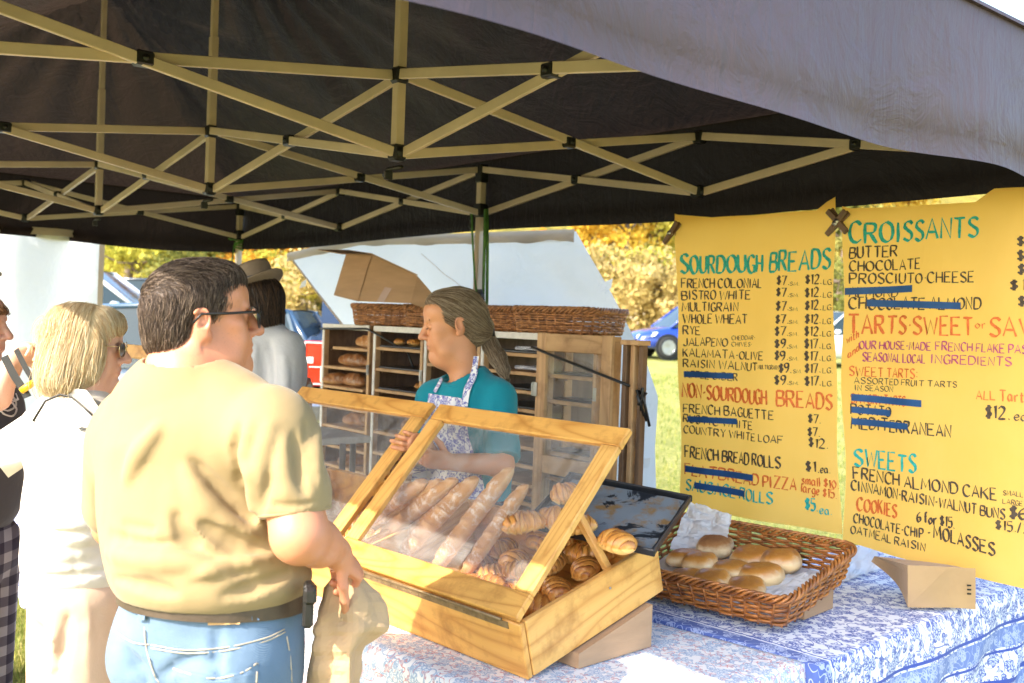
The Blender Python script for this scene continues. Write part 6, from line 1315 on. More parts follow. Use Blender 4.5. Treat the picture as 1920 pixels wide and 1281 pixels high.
def glasses(C, R, s, parent, gold=False, wrap=False):
    L = lambda *p: C + R @ (np.array(p) * s); m = MB()
    for q in (-1, 1):
        P = []; an = np.linspace(0, 2 * math.pi, 25)[:-1]
        for r_ in (1.0, .0): P.append([L(q * (.033 + .026 * math.cos(a) * r_), .111 - .010 * abs(.033 + .026 * math.cos(a) * r_) / .05, .004 + (.019 if math.sin(a) > 0 else .025) * math.sin(a) * r_) for a in an])
        m.grid(np.array(P), 0, False, wrap=True)
    ln = m.build('lenses', m_lens, parent); m = MB(); fr = .0011 if gold else .0023
    for q in (-1, 1):
        an = np.linspace(0, 2 * math.pi, 25)[:-1]; m.tube([L(q * (.033 + .026 * math.cos(a)), .1115 - .010 * abs(.033 + .026 * math.cos(a)) / .05, .004 + (.019 if math.sin(a) > 0 else .025) * math.sin(a)) for a in an], fr * s, 6, closed=True)
        m.tube([L(q * .058, .101, .012), L(q * .074, .085, .012), L(q * .080, .04, .012), L(q * .083, -.012, .014), L(q * .082, -.03, -.004)], fr * (1 if gold else 1.15) * s, 6)
    m.tube([L(-.008, .111, .010), L(0, .114, .012), L(.008, .111, .010)], fr * s, 6); m.build('frame', m_gold if gold else m_black, parent)
m_gold = M('gold_wire', (.80, .62, .30), .25, .05, 20, 0, metal=1); m_lens = M('dark_lens', (.012, .012, .014), .05, .05, 8, 0, spec=.9, coat=1)
m_skin1 = skinmat('ruddy_skin', (.58, .245, .125)); m_skin2 = skinmat('tanned_skin', (.58, .27, .13)); m_skin3 = skinmat('light_skin', (.62, .35, .24))
m_tan = cloth('tan_tshirt', (.32, .23, .112), .05, (.4, .3, .15), .03, 700, .14, 16); m_teal = cloth('teal_tshirt', (.006, .235, .29), .04, (0, .3, .3), .05, 700, .35, 13); m_cream = cloth('cream_sweatshirt', (.60, .54, .465), .05, (.7, .6, .5), .04, 500, .35, 9)
m_shirtw = cloth('white_shirt', (.66, .66, .66), .12, (.7, .7, .7), .04, 600, .55, 10); m_pink = cloth('sand_trousers', (.58, .40, .28), .03, (.5, .4, .3), .05, 500, .45, 7); m_dkt = cloth('charcoal_tshirt', (.055, .048, .055), 0, None, .05, 600, .4, 9)
t = NT('washed_denim'); v = t.coord(); n1 = t.noise(v, 4, 5, .65); c = t.ramp(n1, [(.3, (.055, .095, .15)), (.55, (.095, .15, .22)), (.75, (.16, .225, .30))]); tw = t.n('TexWave', {'Vector': t.coord((1, 1, 1), rot=(0, .7, .7)), 'Scale': 330}); c = t.mix(.25, c, t.ramp(tw.outputs[0], [(.2, (.10, .18, .3)), (.8, (.36, .47, .58))]))
m_denim = t.done(t.bsdf(c, .85, 0, .2, t.bump(t.noise(v, 14, 5, .6), .4, .01, t.bump(tw.outputs[0], .2, .001)), sheen=.1)); m_thread = M('tan_stitching', (.42, .36, .27), .8, .1, 30, 0)
t = NT('plaid_cotton'); v = t.coord(); s3 = t.n('SeparateXYZ', {0: v}); fx = t.math('GREATER_THAN', t.math('FRACT', t.math('MULTIPLY', t.math('ADD', s3.outputs[0], t.math('MULTIPLY', s3.outputs[1], .6)), 17)), .5); fz = t.math('GREATER_THAN', t.math('FRACT', t.math('MULTIPLY', s3.outputs[2], 15)), .5)
m_plaid = t.done(t.bsdf(t.ramp(t.math('MULTIPLY', t.math('ADD', fx, fz), .5), [(0, (.30, .29, .33)), (.5, (.11, .10, .13)), (1, (.035, .03, .05))]), .85, 0, .2, t.bump(t.noise(v, 12, 4), .4, .01)))
m_hairm = hairmat('dark_greying_hair', (.036, .021, .014), (.10, .060, .038), (.28, .20, .14)); m_hairb = hairmat('blonde_hair', (.62, .42, .20), (.84, .66, .38), (.92, .82, .60)); m_hairs = hairmat('brown_grey_hair', (.09, .060, .036), (.24, .16, .09), (.52, .42, .29)); m_hairh = hairmat('dark_brown_hair', (.018, .011, .008), (.05, .028, .018), (.16, .09, .05)); m_hairr = hairmat('auburn_hair', (.12, .05, .02), (.25, .11, .04), (.4, .2, .08))
m_felt = M('grey_felt_hat', (.26, .20, .15), .85, .08, 12, .3, 200, col2=(.18, .135, .10)); m_capc = M('grey_cap_cloth', (.22, .18, .15), .85, .08, 12, .2, 200)

# ---------------- man in the tan T-shirt
mC = at(384, 602, 2.15); mR_ = hframe(.93, .37, .10, -.02); MS = .96
man = thing('person', 'man in tan T-shirt and jeans seen from behind, holding a brown paper bag', 'person', vec(mC[0], mC[1], 0))
hf, hk, HL = head_field(mC, mR_, MS, .0028, jowl=.55, nose=1.0, neck=at(352, 735, 2.10), neck_r=.071)
hf.cap(at(318, 690, 2.11), at(330, 760, 2.10), .05, .075, .03)
body = MB(); addf(body, hf, hk)
tf = nrm(vec(.30, .95, 0)); TR = np.column_stack([np.cross(tf, UPZ), tf, UPZ])   # torso frame
def torso(f, off=0.0, k=.05):
    f.ell(at(358, 875, 2.13), np.array([.197, .140, .235]) + off, TR, k); f.ell(at(368, 985, 2.13), np.array([.190, .150, .17]) + off, TR, k); f.ell(at(394, 1055, 2.12), np.array([.192, .165, .135]) + off, TR, k)
    f.cap(at(252, 806, 2.20), at(505, 806, 2.02), .078 + off, .078 + off, k); f.cap(at(330, 752, 2.12), at(345, 800, 2.12), .085 + off, .11 + off, .06); f.cap(at(300, 770, 2.15), at(440, 775, 2.08), .062 + off, .062 + off, .05)
SHR, ELB, WRI = at(522, 838, 1.99), at(562, 1004, 1.93), at(628, 1034, 2.08)
bf = Field(vec(-1.15, 1.55, .55), vec(-.05, 2.75, 1.5), .009); torso(bf, -.022)
bf.cap(SHR, at(549, 930, 1.96), .056, .056, .01); bf.cap(at(549, 930, 1.96), ELB, .056, .053, .02); bf.cap(ELB, (ELB * .5 + WRI * .5), .053, .046, .02); bf.cap(ELB * .5 + WRI * .5, WRI, .046, .032, .015)
LSH, LEL, LWR = at(232, 840, 2.24), at(215, 985, 2.42), at(330, 1010, 2.62); bf.cap(LSH, LEL, .062, .05, .03); bf.cap(LEL, LWR, .048, .03, .02)
addf(body, bf, None, .04)
hd = nrm(at(672, 1072, 2.14) - WRI); hand_add(body, WRI, hd, vec(-.35, .35, -.85), -1, 1.15, 1.0, .02, ELB, .031, .5)
hand_add(body, LWR, nrm(vec(.6, .6, -.2)), vec(.3, -.5, -.8), -1, .5, 1.0, .05, LEL, .028)
body.build('body', m_skin1, man)
sf = Field(vec(-1.2, 1.5, .90), vec(-.1, 2.8, 1.62), .0065); torso(sf, .012, .05)
slv = sf.blank(); slv.cap(SHR + vec(-.01, 0, .02), at(549, 925, 1.96), .080, .072, .035); slv.cap(at(549, 925, 1.96), at(556, 1005, 1.955), .072, .068, .01); slv.cut(at(553, 962, 1.96), nrm(at(558, 1010, 1.95) - at(543, 900, 1.96))); sf.join(slv, .03); sf.cap(LSH, at(218, 945, 2.36), .082, .076, .04)
sf.ell(at(402, 1078, 2.12), (.208, .172, .07), TR, .03)
folds(sf, [([(498, 848), (500, 900), (492, 960)], .010, .008, 's'), ([(505, 800), (492, 860), (478, 930), (488, 1000)], .016, .02, 'u'), ([(470, 790), (462, 850), (468, 900)], .012, .014, 'u'), ([(446, 800), (440, 850), (452, 900)], .010, .014, 's'), ([(488, 985), (440, 950), (395, 905), (362, 868)], .015, .018, 's'), ([(470, 1010), (420, 980), (372, 930), (348, 880)], .017, .022, 'u'), ([(500, 1030), (440, 1020), (380, 985)], .014, .018, 's'),
    ([(210, 1005), (280, 1026), (350, 1030), (420, 1055), (470, 1075)], .017, .016, 's'), ([(205, 1040), (280, 1052), (350, 1056), (420, 1078)], .018, .02, 'u'), ([(235, 985), (285, 992)], .015, .014, 's'), ([(215, 1085), (280, 1100), (330, 1112)], .014, .012, 's'), ([(350, 1085), (430, 1062), (500, 1050)], .012, .014, 'u'), ([(330, 965), (345, 1005), (372, 1020)], .014, .014, 's'), ([(540, 1075), (480, 1100), (420, 1118)], .012, .012, 's'),
    ([(592, 800), (588, 860), (596, 915)], .012, .012, 'u'), ([(556, 815), (560, 870), (572, 925)], .011, .012, 's'), ([(530, 820), (528, 880), (538, 930)], .012, .014, 'u'), ([(575, 800), (572, 850)], .01, .01, 's'), ([(300, 800), (262, 850), (240, 900)], .012, .02, 'u'), ([(505, 945), (540, 950), (590, 942)], .006, .005, 's')])
sf.noise(.0018, 12, 3, (1, 1, .6)); sf.noise(.001, 34, 4, (1, 1, .35))
sf.cap(at(300, 722, 2.10), at(335, 800, 2.09), .001, .001, .001)
# hem and sleeve openings, neckline
sf.cut(vec(0, 0, 1.035), (0, 0, -1)); ax_ = nrm(at(556, 1010, 1.95) - at(546, 900, 1.96)); P0 = at(552, 962, 1.96)

sf.put(lambda p: np.sqrt(((p - at(356, 726, 2.11)) ** 2).sum(-1)) - .062, at(356, 726, 2.11) - .07, at(356, 726, 2.11) + .07, .008, 's') if 0 else None
sf.cap(at(352, 715, 2.11), at(350, 690, 2.12), .074, .085, .008, 's')
shirt = sf.build('tshirt', m_tan, man)
m = MB(); an = np.linspace(0, 2 * math.pi, 33)[:-1]; cN = at(356, 728, 2.105); m.tube([cN + mR_ @ vec(.083 * math.cos(a), .078 * math.sin(a), .006 * math.sin(a)) - vec(0, 0, .0) for a in an], .009, 8, closed=True, flat=1.3); m.build('collar', m_tan, man)
m = MB(); Ax = frame(ax_); m.tube([P0 - ax_ * .004 + Ax[:, 0] * .0690 * math.cos(a) + Ax[:, 2] * .0690 * math.sin(a) for a in an], .0042, 6, closed=True); m.build('sleeve_hem', m_tan, man)
# jeans
jf = Field(vec(-1.1, 1.5, -.01), vec(-.1, 2.7, 1.12), .0085); hipc = at(400, 1195, 2.13)
jf.ell(at(400, 1110, 2.13), (.192, .156, .12), TR, .03); jf.ell(hipc, (.200, .155, .15), TR, .05)
for q in (-1, 1):
    g = hipc + TR @ vec(q * .095, -.045, -.03); jf.ell(g, (.105, .115, .12), TR, .035); kn = vec(hipc[0], hipc[1], .50) + TR @ vec(q * .11, .02, 0); an_ = vec(hipc[0], hipc[1], .05) + TR @ vec(q * .12, 0, 0); jf.cap(hipc + TR @ vec(q * .095, 0, -.08), kn, .105, .075, .03); jf.cap(kn, an_, .075, .062, .02)
jf.cut(at(392, 1140, 2.13) * vec(0, 0, 1) + vec(0, 0, .040), (0, 0, 1)); 
folds(jf, [([(405, 1185), (408, 1230), (412, 1278)], .008, .012, 's'), ([(230, 1215), (260, 1250), (280, 1280)], .010, .012, 's'), ([(300, 1268), (350, 1240), (400, 1245)], .008, .014, 's')]); jf.noise(.003, 14, 8)
jeans = jf.build('jeans', m_denim, man)
def onsurf(f, pts, lift=.0045):
    out = []
    for q in pts:
        p = surf(f, *q)
        if p is not None: out.append(p - nrm(ray(960, 640)) * lift)
    return np.array(out)
def stitch(f, pts, nm='seam_stitching', mat=None, r=.0016, par=None):
    P = onsurf(f, dense(crom(pts)))
    if len(P) > 2: m = MB(); m.tube(P, r, 5, flat=.6); m.build(nm, mat or m_thread, par)
stitch(jf, [(212, 1180), (250, 1203), (282, 1208)], par=man); stitch(jf, [(284, 1208), (350, 1218), (430, 1212), (500, 1195), (536, 1178)], par=man); stitch(jf, [(284, 1214), (350, 1224), (430, 1218), (500, 1201), (536, 1184)], par=man)
stitch(jf, [(272, 1175), (276, 1215), (290, 1262), (300, 1279)], par=man); stitch(jf, [(536, 1178), (545, 1230), (548, 1279)], par=man)
def patch(f, poly_top, poly_bot, n, name, mat, par, lift=.004):
    a, b = dense(poly_top, n), dense(poly_bot, n); P = []
    for (u0, v0), (u1, v1) in zip(a, b):
        row = [surf(f, u0 * (1 - g) + u1 * g, v0 * (1 - g) + v1 * g) for g in np.linspace(0, 1, 8)]
        if any(r is None for r in row): continue
        P.append([r - nrm(ray(960, 640)) * lift for r in row])
    if len(P) > 1: m = MB(); m.grid(np.array(P), 0, True); return m.build(name, mat, par)
pk = patch(jf, [(325, 1250), (350, 1258), (400, 1268), (450, 1258), (485, 1240)], [(330, 1279), (350, 1280), (400, 1280), (450, 1280), (488, 1279)], 18, 'back_pocket', m_denim, man, .005); stitch(jf, [(326, 1252), (352, 1261), (402, 1271), (452, 1261), (484, 1242)], par=pk or man, r=.002); stitch(jf, [(484, 1242), (482, 1279)], par=pk or man, r=.002)
for bx_ in ((276, 1098, 268, 1160), (480, 1105, 482, 1160)): patch(jf, [(bx_[0] - 7, bx_[1]), (bx_[0] + 7, bx_[1])], [(bx_[2] - 7, bx_[3]), (bx_[2] + 7, bx_[3])], 3, 'belt_loop', m_denim, man, .012)
# belt, leather patch, phone holster
bz0 = at(392, 1140, 2.13)[2] + .030; m = MB(); rows = []
for dz in (-.0175, -.0155, .0155, .0175):
    row = []
    for a in np.linspace(0, 2 * math.pi, 65)[:-1]:
        r_ = .004 if abs(dz) < .019 else 0; c_ = at(400, 1130, 2.13); e = TR @ vec((.201 + r_) * math.cos(a), (.166 + r_) * math.sin(a), 0); row.append(vec(c_[0] + e[0], c_[1] + e[1], bz0 + dz - .010 * math.sin(a)))
    rows.append(row)
m.grid(np.array(rows), 0, True, wrap=True, flip=True); belt = m.build('belt', M('brown_leather_belt', (.075, .052, .035), .45, .12, 12, .2, 120), man)
patch(jf, [(391, 1153), (455, 1151)], [(393, 1170), (452, 1168)], 6, 'leather_patch', M('tan_leather_patch', (.60, .35, .14), .6, .1, 20, .2), man, .010)
hc = at(578, 1133, 2.02); m = MB(); m.box(hc, (.022, .045, .088), TR @ rotz(.5), bev=.006); m.box(hc + vec(.004, -.004, .022), (.026, .049, .034), TR @ rotz(.5), bev=.006); m.build('phone_holster', m_dark, man)
# hair
def cap_hair(C, R, s, lo_, hi_, prims, cuts, h=.004, nz_=.0015):
    f = Field(C + lo_, C + hi_, h); L = lambda *p: C + R @ (np.array(p) * s)
    for c, r, k in prims: f.ell(L(*c), np.array(r) * s, R, k)
    for c, r, k in cuts: f.ell(L(*c), np.array(r) * s, R, k, 's')
    f.noise(nz_, 60, 2); return f, L
hrf, _ = cap_hair(mC, mR_, MS, -.2, .2, [((0, -.022, .048), (.083, .106, .088), .01), ((0, -.070, -.015), (.074, .062, .085), .03), ((0, .03, .085), (.062, .062, .046), .02)], [((0, .092, -.028), (.10, .068, .098), .012), ((.095, .035, -.055), (.035, .055, .075), .01), ((-.095, .035, -.055), (.035, .055, .075), .01), ((.095, -.014, -.010), (.030, .026, .038), .006), ((-.095, -.014, -.010), (.030, .026, .038), .006), ((0, -.02, -.175), (.12, .14, .075), .01)])
hm_ = MB(); V, F = hrf.mesh(); hm_.add(V, F.tolist(), 0, True, .12 + .3 * (noise3(V @ mR_ * (1, .3, .3), 190) * .5 + .5))
def mflow(P):
    q = (P - mC) @ mR_; d = np.zeros_like(q); top = 1 / (1 + np.exp(-(q[:, 2] - .085 - .3 * q[:, 1]) / .012)); d[:, 1] = .9 * top - .25 * (1 - top); d[:, 2] = .1 * top - (1 - top); d[:, 0] = .35 * top; return d @ mR_.T
strands(hrf, hm_, 9000, mflow, .032, .0005, 4, lift=.006, wob=.28, segs=5); hm_.build('hair', m_hairm, man)
glasses(mC, mR_, 1.03, man)

# kraft bag in his hand
bagp = MB(); rows = []; top = WRI + hd * .07 + vec(0, 0, -.005)
for i in range(34):
    f = i / 33; y = 1066 + 300 * f; row = []; 
    wl_, wr_ = np.interp(f, [0, .11, .28, .5, .72, 1], [16, 40, 58, 66, 74, 80]), np.interp(f, [0, .11, .21, .38, .46, .50, 1], [12, 36, 60, 64, 40, 21, 18])
    for j in range(40):
        a = 2 * math.pi * j / 40; cx = 652; ca = math.cos(a); x = cx + (wr_ if ca > 0 else wl_) * ca; dep = np.interp(f, [0, .1, .4, 1], [.018, .035, .075, .085]); q = at(x, y, 2.15 + dep * math.sin(a))
        cr = noise3(vec(x * .035, y * .028, math.sin(a)), 1.0); cr2 = noise3(vec(x * .09, y * .05, a * .3), 1.0); q = q + nrm(vec(ca, math.sin(a), 0)) * (.012 * abs(float(cr)) + .004 * float(cr2) + .006 * math.sin(a * 5 + y * .012)) * min(1, f * 6 + .2); row.append(q)
    rows.append(row)
bagp.grid(np.array(rows), 0, False, wrap=True, flip=True); bagp.add(np.array(rows[0]), [tuple(range(40))]); bagp.add(np.array(rows[-1]), [tuple(range(40))[::-1]])
tag(bagp.build('paper_bag', m_kraft), 'tall crumpled brown paper bag gripped in the hand of the man in tan', 'paper bag')

# ---------------- seller
sC = at(848, 610, 3.60); sR = hframe(-.97, -.24, -.15, .0); SS = 1.0
sel = thing('person', 'bakery seller in teal T-shirt and floral apron with ponytail, looking left', 'person', vec(sC[0] + .05, sC[1], 0))
hf, hk, HS = head_field(sC, sR, SS, .0030, jowl=.3, nose=.95, female=True, neck=at(872, 712, 3.60), neck_r=.052, open_mouth=.0012)
body = MB(); addf(body, hf, hk); tf2 = nrm(vec(-.52, -.85, 0)); TS = np.column_stack([np.cross(tf2, UPZ), tf2, UPZ])
SL, SE, SW = at(932, 752, 3.55), at(940, 872, 3.42), at(838, 866, 3.32); SL2, SE2, SW2 = at(812, 748, 3.62), at(798, 850, 3.52), at(800, 838, 3.30)
bf = Field(vec(-.75, 3.0, .5), vec(.3, 4.0, 1.5), .008); f_tor = lambda f, o: (f.ell(at(880, 790, 3.62), np.array([.165, .115, .17]) + o, TS, .04), f.ell(at(878, 880, 3.62), np.array([.160, .125, .16]) + o, TS, .04), f.ell(at(878, 970, 3.62), np.array([.175, .130, .16]) + o, TS, .04), f.cap(SL2 + vec(.02, 0, -.01), SL + vec(-.02, 0, -.005), .062 + o, .062 + o, .04), f.cap(at(880, 718, 3.61), at(878, 760, 3.61), .07 + o, .10 + o, .05))
f_tor(bf, -.012); bf.cap(SL, SE, .046, .042, .03); bf.cap(SE, SW, .042, .027, .02); bf.cap(SL2, SE2, .044, .04, .03); bf.cap(SE2, SW2, .038, .026, .02); addf(body, bf, None, .03)
hand_add(body, SW, nrm(at(790, 858, 3.26) - SW), vec(.1, .9, .3), -1, .45, .92, .08, SE, .025); hand_add(body, SW2, nrm(at(778, 832, 3.25) - SW2), vec(-.2, .9, -.1), 1, .6, .92, .08, SE2, .025)
body.build('body', m_skin2, sel)
sf = Field(vec(-.7, 3.1, .75), vec(.3, 4.0, 1.55), .0065); f_tor(sf, .010); slv = sf.blank(); slv.cap(SL + vec(0, 0, .01), at(936, 840, 3.46), .068, .072, .03); slv.cap(at(936, 840, 3.46), SE + (SE - SL) * .2, .072, .070, .01); slv.cut(at(938, 862, 3.43), nrm(SE - SL)); sf.join(slv, .03); sf.cap(SL2, at(806, 815, 3.56), .062, .066, .03)
folds(sf, [([(905, 780), (900, 840), (908, 880)], .010, .012, 's'), ([(925, 760), (920, 810), (926, 850)], .011, .014, 'u'), ([(950, 790), (944, 850)], .009, .01, 's'), ([(890, 770), (885, 830)], .010, .012, 'u'), ([(810, 760), (800, 800)], .008, .01, 's')]); sf.noise(.003, 16, 5)
axs = nrm(SE - SL); dd_ = sf._pts(sf._sl(sf.lo - 1, sf.lo + 9)); P1 = at(938, 862, 3.43)

sf.cap(at(866, 708, 3.60), at(866, 680, 3.60), .066, .075, .008, 's'); sf.build('tshirt', m_teal, sel)
m = MB(); cN = at(868, 716, 3.59); an = np.linspace(0, 2 * math.pi, 29)[:-1]; m.tube([cN + TS @ vec(.074 * math.cos(a), .068 * math.sin(a), -.012 * math.sin(a)) for a in an], .006, 6, closed=True, flat=1.4); m.build('collar', m_teal, sel)
m_apron = print_mat('floral_apron_cotton', (.76, .74, .72), (.07, .07, .34), (.30, .36, .60), 1.0)
def uvgrid(mb, name, mat, par, UV):
    o = mb.build(name, mat, par); me = o.data; uvl = me.uv_layers.new(name='UVMap'); li = np.zeros(len(me.loops), int); me.loops.foreach_get('vertex_index', li); uvl.data.foreach_set('uv', np.asarray(UV).reshape(-1, 2)[li].reshape(-1)); return o
sf2 = sf; G = []; UV = []
Lx_ = lambda y: np.interp(y, [738, 770, 820, 900, 1000], [804, 800, 786, 772, 770]); Rx_ = lambda y: np.interp(y, [738, 770, 820, 900, 1000], [872, 872, 880, 905, 925])
for i in range(40):
    y = 738 + 262 * i / 39; row = []; uvr = []
    for j in range(22):
        f = j / 21; x = Lx_(y) * (1 - f) + Rx_(y) * f; p = surf(sf, x, y + 10 * f * (i < 20) * (1 - i / 20)); 
        if p is None: p = row[-1] if row else at(x, y, 3.47)
        p = p - nrm(ray(880, 800)) * (.008 + .004 * math.sin(f * 12 + i * .15)); row.append(p); uvr.append((f * .34, i * .018))
    G.append(row); UV.append(uvr)
m = MB(); m.grid(np.array(G), 0, True); ap = uvgrid(m, 'apron', m_apron, sel, UV)
def strap(pts, w_, name, mat, par, f, lift=.008, n=24, scale=1.2):
    P = []; q = dense(crom(pts), n)
    for i, (u, v_) in enumerate(q):
        i0, i1 = max(0, i - 1), min(n - 1, i + 1); d = np.array(q[i1]) - np.array(q[i0]); d = d / np.linalg.norm(d); nn = np.array([-d[1], d[0]]) * w_ / 2; row = []
        for g in (-1, 0, 1):
            p = surf(f, u + nn[0] * g, v_ + nn[1] * g)
            if p is None: break
            row.append(p - nrm(ray(960, 640)) * lift)
        if len(row) == 3: P.append(row)
    if len(P) > 2:
        m = MB(); m.grid(np.array(P), 0, True); return uvgrid(m, name, mat, par, [[(j * .015, i * .02) for j in range(3)] for i in range(len(P))])
strap([(893, 678), (888, 705), (876, 730), (871, 762)], 12, 'apron_strap', m_apron, ap, sf, .010); strap([(833, 700), (826, 715), (815, 735)], 6, 'apron_strap', m_apron, ap, sf, .010)
tp_ = [(893, 668, 3.50), (890, 690, 3.485), (884, 712, 3.465), (876, 735, 3.45), (872, 758, 3.44)]; m = MB(); q = np.array([[at(u - 5, v_, d), at(u + 5, v_, d)] for u, v_, d in tp_]); m.grid(q, 0, True); uvgrid(m, 'apron_strap', m_apron, ap, [[(j * .02, i * .04) for j in range(2)] for i in range(5)])
skf = Field(vec(-.7, 3.2, -.01), vec(.35, 4.05, 1.0), .012); c_ = at(878, 950, 3.62)
skf.ell(c_, (.175, .135, .12), TS, .04)
for q in (-1, 1): skf.cap(c_ + TS @ vec(q * .08, 0, -.02), vec(c_[0], c_[1], .06) + TS @ vec(q * .09, 0, 0), .10, .07, .03)
skf.build('trousers', M('dark_trousers', (.04, .045, .06), .85, .1, 9, .3), sel)
shf, _ = cap_hair(sC, sR, SS, -.22, .22, [((0, -.022, .046), (.083, .104, .088), .01), ((0, -.075, -.01), (.070, .058, .075), .03), ((0, -.112, -.028), (.038, .034, .034), .03), ((0, .035, .085), (.055, .052, .040), .02), ((0, -.055, .02), (.083, .07, .07), .02)], [((0, .098, -.030), (.10, .068, .098), .012), ((.097, .030, -.055), (.040, .050, .072), .012), ((-.097, .030, -.055), (.040, .050, .072), .012), ((.097, -.014, -.020), (.028, .020, .030), .006), ((-.097, -.014, -.020), (.028, .020, .030), .006), ((0, -.01, -.165), (.12, .12, .06), .01)])
tie = sC + sR @ (vec(0, -.130, -.040) * SS); hs = MB(); V, F = shf.mesh(); hs.add(V, F.tolist(), 0, True, .25 + .25 * (noise3((V - sC) @ sR * (1.2, .25, 1.2), 150) * .5 + .5))
def sflow(P): d = tie - P; return d / (np.linalg.norm(d, axis=1)[:, None] + 1e-6)
strands(shf, hs, 6500, sflow, .11, .0005, 9, lift=.0035, wob=.05, segs=8)
tl_pts = [tie, at(925, 668, 3.62), at(938, 690, 3.60), at(944, 705, 3.58)]; tlf = Field(np.min(tl_pts, 0) - .08, np.max(tl_pts, 0) + .08, .005); tpath = [tie, at(920, 648, 3.63), at(934, 672, 3.60), at(944, 694, 3.57), at(948, 712, 3.555)]
tlf.path(tpath, [.017, .027, .028, .020, .005], .015); V, F = tlf.mesh(); hs.add(V, F.tolist(), 0, True, .1 + .4 * (noise3(V * (1, 1, .3), 60) * .5 + .5))
td_ = nrm(tpath[3] - tpath[0]); strands(tlf, hs, 900, lambda P: np.tile(nrm(tpath[3] - tpath[1]), (len(P), 1)), .11, .0007, 10, lift=.004, wob=.08, segs=7); hs.build('hair', m_hairs, sel)
m = MB(); m.tube([tie + sR @ vec(.022 * math.cos(a), -.012, .026 * math.sin(a)) for a in an], .006, 6, closed=True); m.build('hair_tie', m_black, sel)
for q in (-1, 1):       # eyebrows and lashes
    m = MB(); rs = np.random.RandomState(3); HLs = HS
    for i in range(40):
        f = rs.rand(); x = q * (.018 + .028 * f); y = .0925 - .006 * f; z = .030 - .004 * abs(f - .4) + rs.normal(0, .0012); m.tube([HLs(x, y, z), HLs(x + q * .004, y - .001, z + .0015)], .0009, 3)
    for i in range(16): f = i / 15; x = q * (.021 + .021 * f); m.tube([HLs(x, .0945 - .002 * f, .0), HLs(x + q * .002, .101 - .002 * f, -.003)], .0009, 3)
    m.build('eyebrow', m_hairs, sel)

# ---------------- blonde woman
wC = at(163, 652, 3.0); wR = hframe(.97, .22, -.04); WS = 1.0
wom = thing('person', 'blonde woman in cream sweatshirt and sunglasses, left of the man in tan', 'person', vec(wC[0], wC[1], 0))
hf, hk, _ = head_field(wC, wR, WS, .003, jowl=.2, nose=1.05, female=True, neck=at(158, 745, 2.98), neck_r=.052, ears=False); body = MB(); addf(body, hf, hk)
tw_ = nrm(vec(.72, .69, 0)); TW = np.column_stack([np.cross(tw_, UPZ), tw_, UPZ])
def wtor(f, o): f.ell(at(146, 860, 3.0), np.array([.16, .125, .20]) + o, TW, .04); f.ell(at(146, 970, 3.0), np.array([.155, .14, .16]) + o, TW, .05); f.ell(at(148, 1050, 3.0), np.array([.165, .14, .12]) + o, TW, .04); f.cap(at(100, 822, 3.0), at(190, 822, 2.94), .075 + o, .07 + o, .05); f.cap(at(150, 745, 3.0), at(135, 800, 3.0), .06 + o, .11 + o, .05)
WSH, WEL, WWR = at(168, 835, 2.90), at(150, 985, 2.87), at(235, 985, 3.10); LSH2, LEL2 = at(103, 850, 3.06), at(96, 985, 3.08)
bf = Field(vec(-1.75, 2.5, .6), vec(-.75, 3.45, 1.5), .01); wtor(bf, -.012); bf.cap(WSH, WEL, .05, .04, .03); bf.cap(WEL, WWR, .04, .028, .02); addf(body, bf, None, .03); hand_add(body, WWR, nrm(vec(.8, .5, 0)), vec(0, .2, -1), 1, .4, .9, .05, WEL, .026, .3, .003); body.build('body', m_skin3, wom)
sf = Field(vec(-1.85, 2.4, .70), vec(-.65, 3.5, 1.55), .008); wtor(sf, .016); sf.cap(WSH, WEL, .080, .070, .03); sf.cap(WEL, WWR, .068, .05, .02); sf.cap(LSH2, LEL2, .075, .07, .03)
folds(sf, [([(60, 860), (75, 920), (95, 960)], .016, .02, 'u'), ([(110, 870), (120, 930), (150, 960)], .012, .014, 's'), ([(150, 880), (160, 930), (165, 975)], .016, .02, 'u'), ([(60, 980), (110, 1005), (170, 1000)], .014, .014, 's'), ([(55, 1030), (120, 1040), (200, 1030)], .018, .02, 'u'), ([(60, 1075), (130, 1083), (205, 1068)], .012, .01, 's'), ([(140, 1020), (142, 1080)], .006, .006, 's')]); sf.noise(.005, 11, 6)
sf.cut(vec(0, 0, at(120, 1118, 3.0)[2]), (0, 0, -1)); sf.cap(at(158, 735, 3.0), at(158, 700, 3.0), .066, .08, .01, 's'); sf.build('sweatshirt', m_cream, wom)
# sweater laid over her shoulders and a thin black bag strap
P = []
for i in range(30):
    a = i / 29; row = []
    for j in range(16):
        b = j / 15; c = at(*np.array([[165, 752], [110, 765], [60, 800], [22, 850], [5, 872]])[0], 3.0) if 0 else None
        mx_ = np.interp(a, [0, .25, .5, .75, 1], [185, 150, 105, 55, -8]); my_ = np.interp(a, [0, .25, .5, .75, 1], [765, 762, 785, 820, 862]); px_ = mx_ + 26 * (b - .5) * 2 * .9; py_ = my_ + 34 * (b - .5) * 2; q = surf(sf, px_, py_)
        bump_ = .030 * math.sin(b * math.pi) ** .5 + .008 * math.sin(a * 15 + b * 9); q = (q if q is not None and np.linalg.norm(q - EYE) < 3.1 else at(px_, py_, 2.90 + .10 * a)) - nrm(ray(120, 800)) * bump_; row.append(q)
    P.append(row)
m = MB(); m.grid(np.array(P), 0, True); m.build('shoulder_sweater', m_cream, wom)
m = MB(); m.tube([at(62, 790, 2.88), at(85, 752, 2.885), at(112, 740, 2.89), at(135, 745, 2.89), at(158, 765, 2.87), at(176, 782, 2.85)], .0035, 6, flat=.5); m.build('bag_strap', m_dark, wom)
jf2 = Field(vec(-1.8, 2.5, -.01), vec(-.7, 3.5, .95), .011); hc_ = at(140, 1100, 3.0); jf2.ell(hc_, (.17, .145, .12), TW, .04)
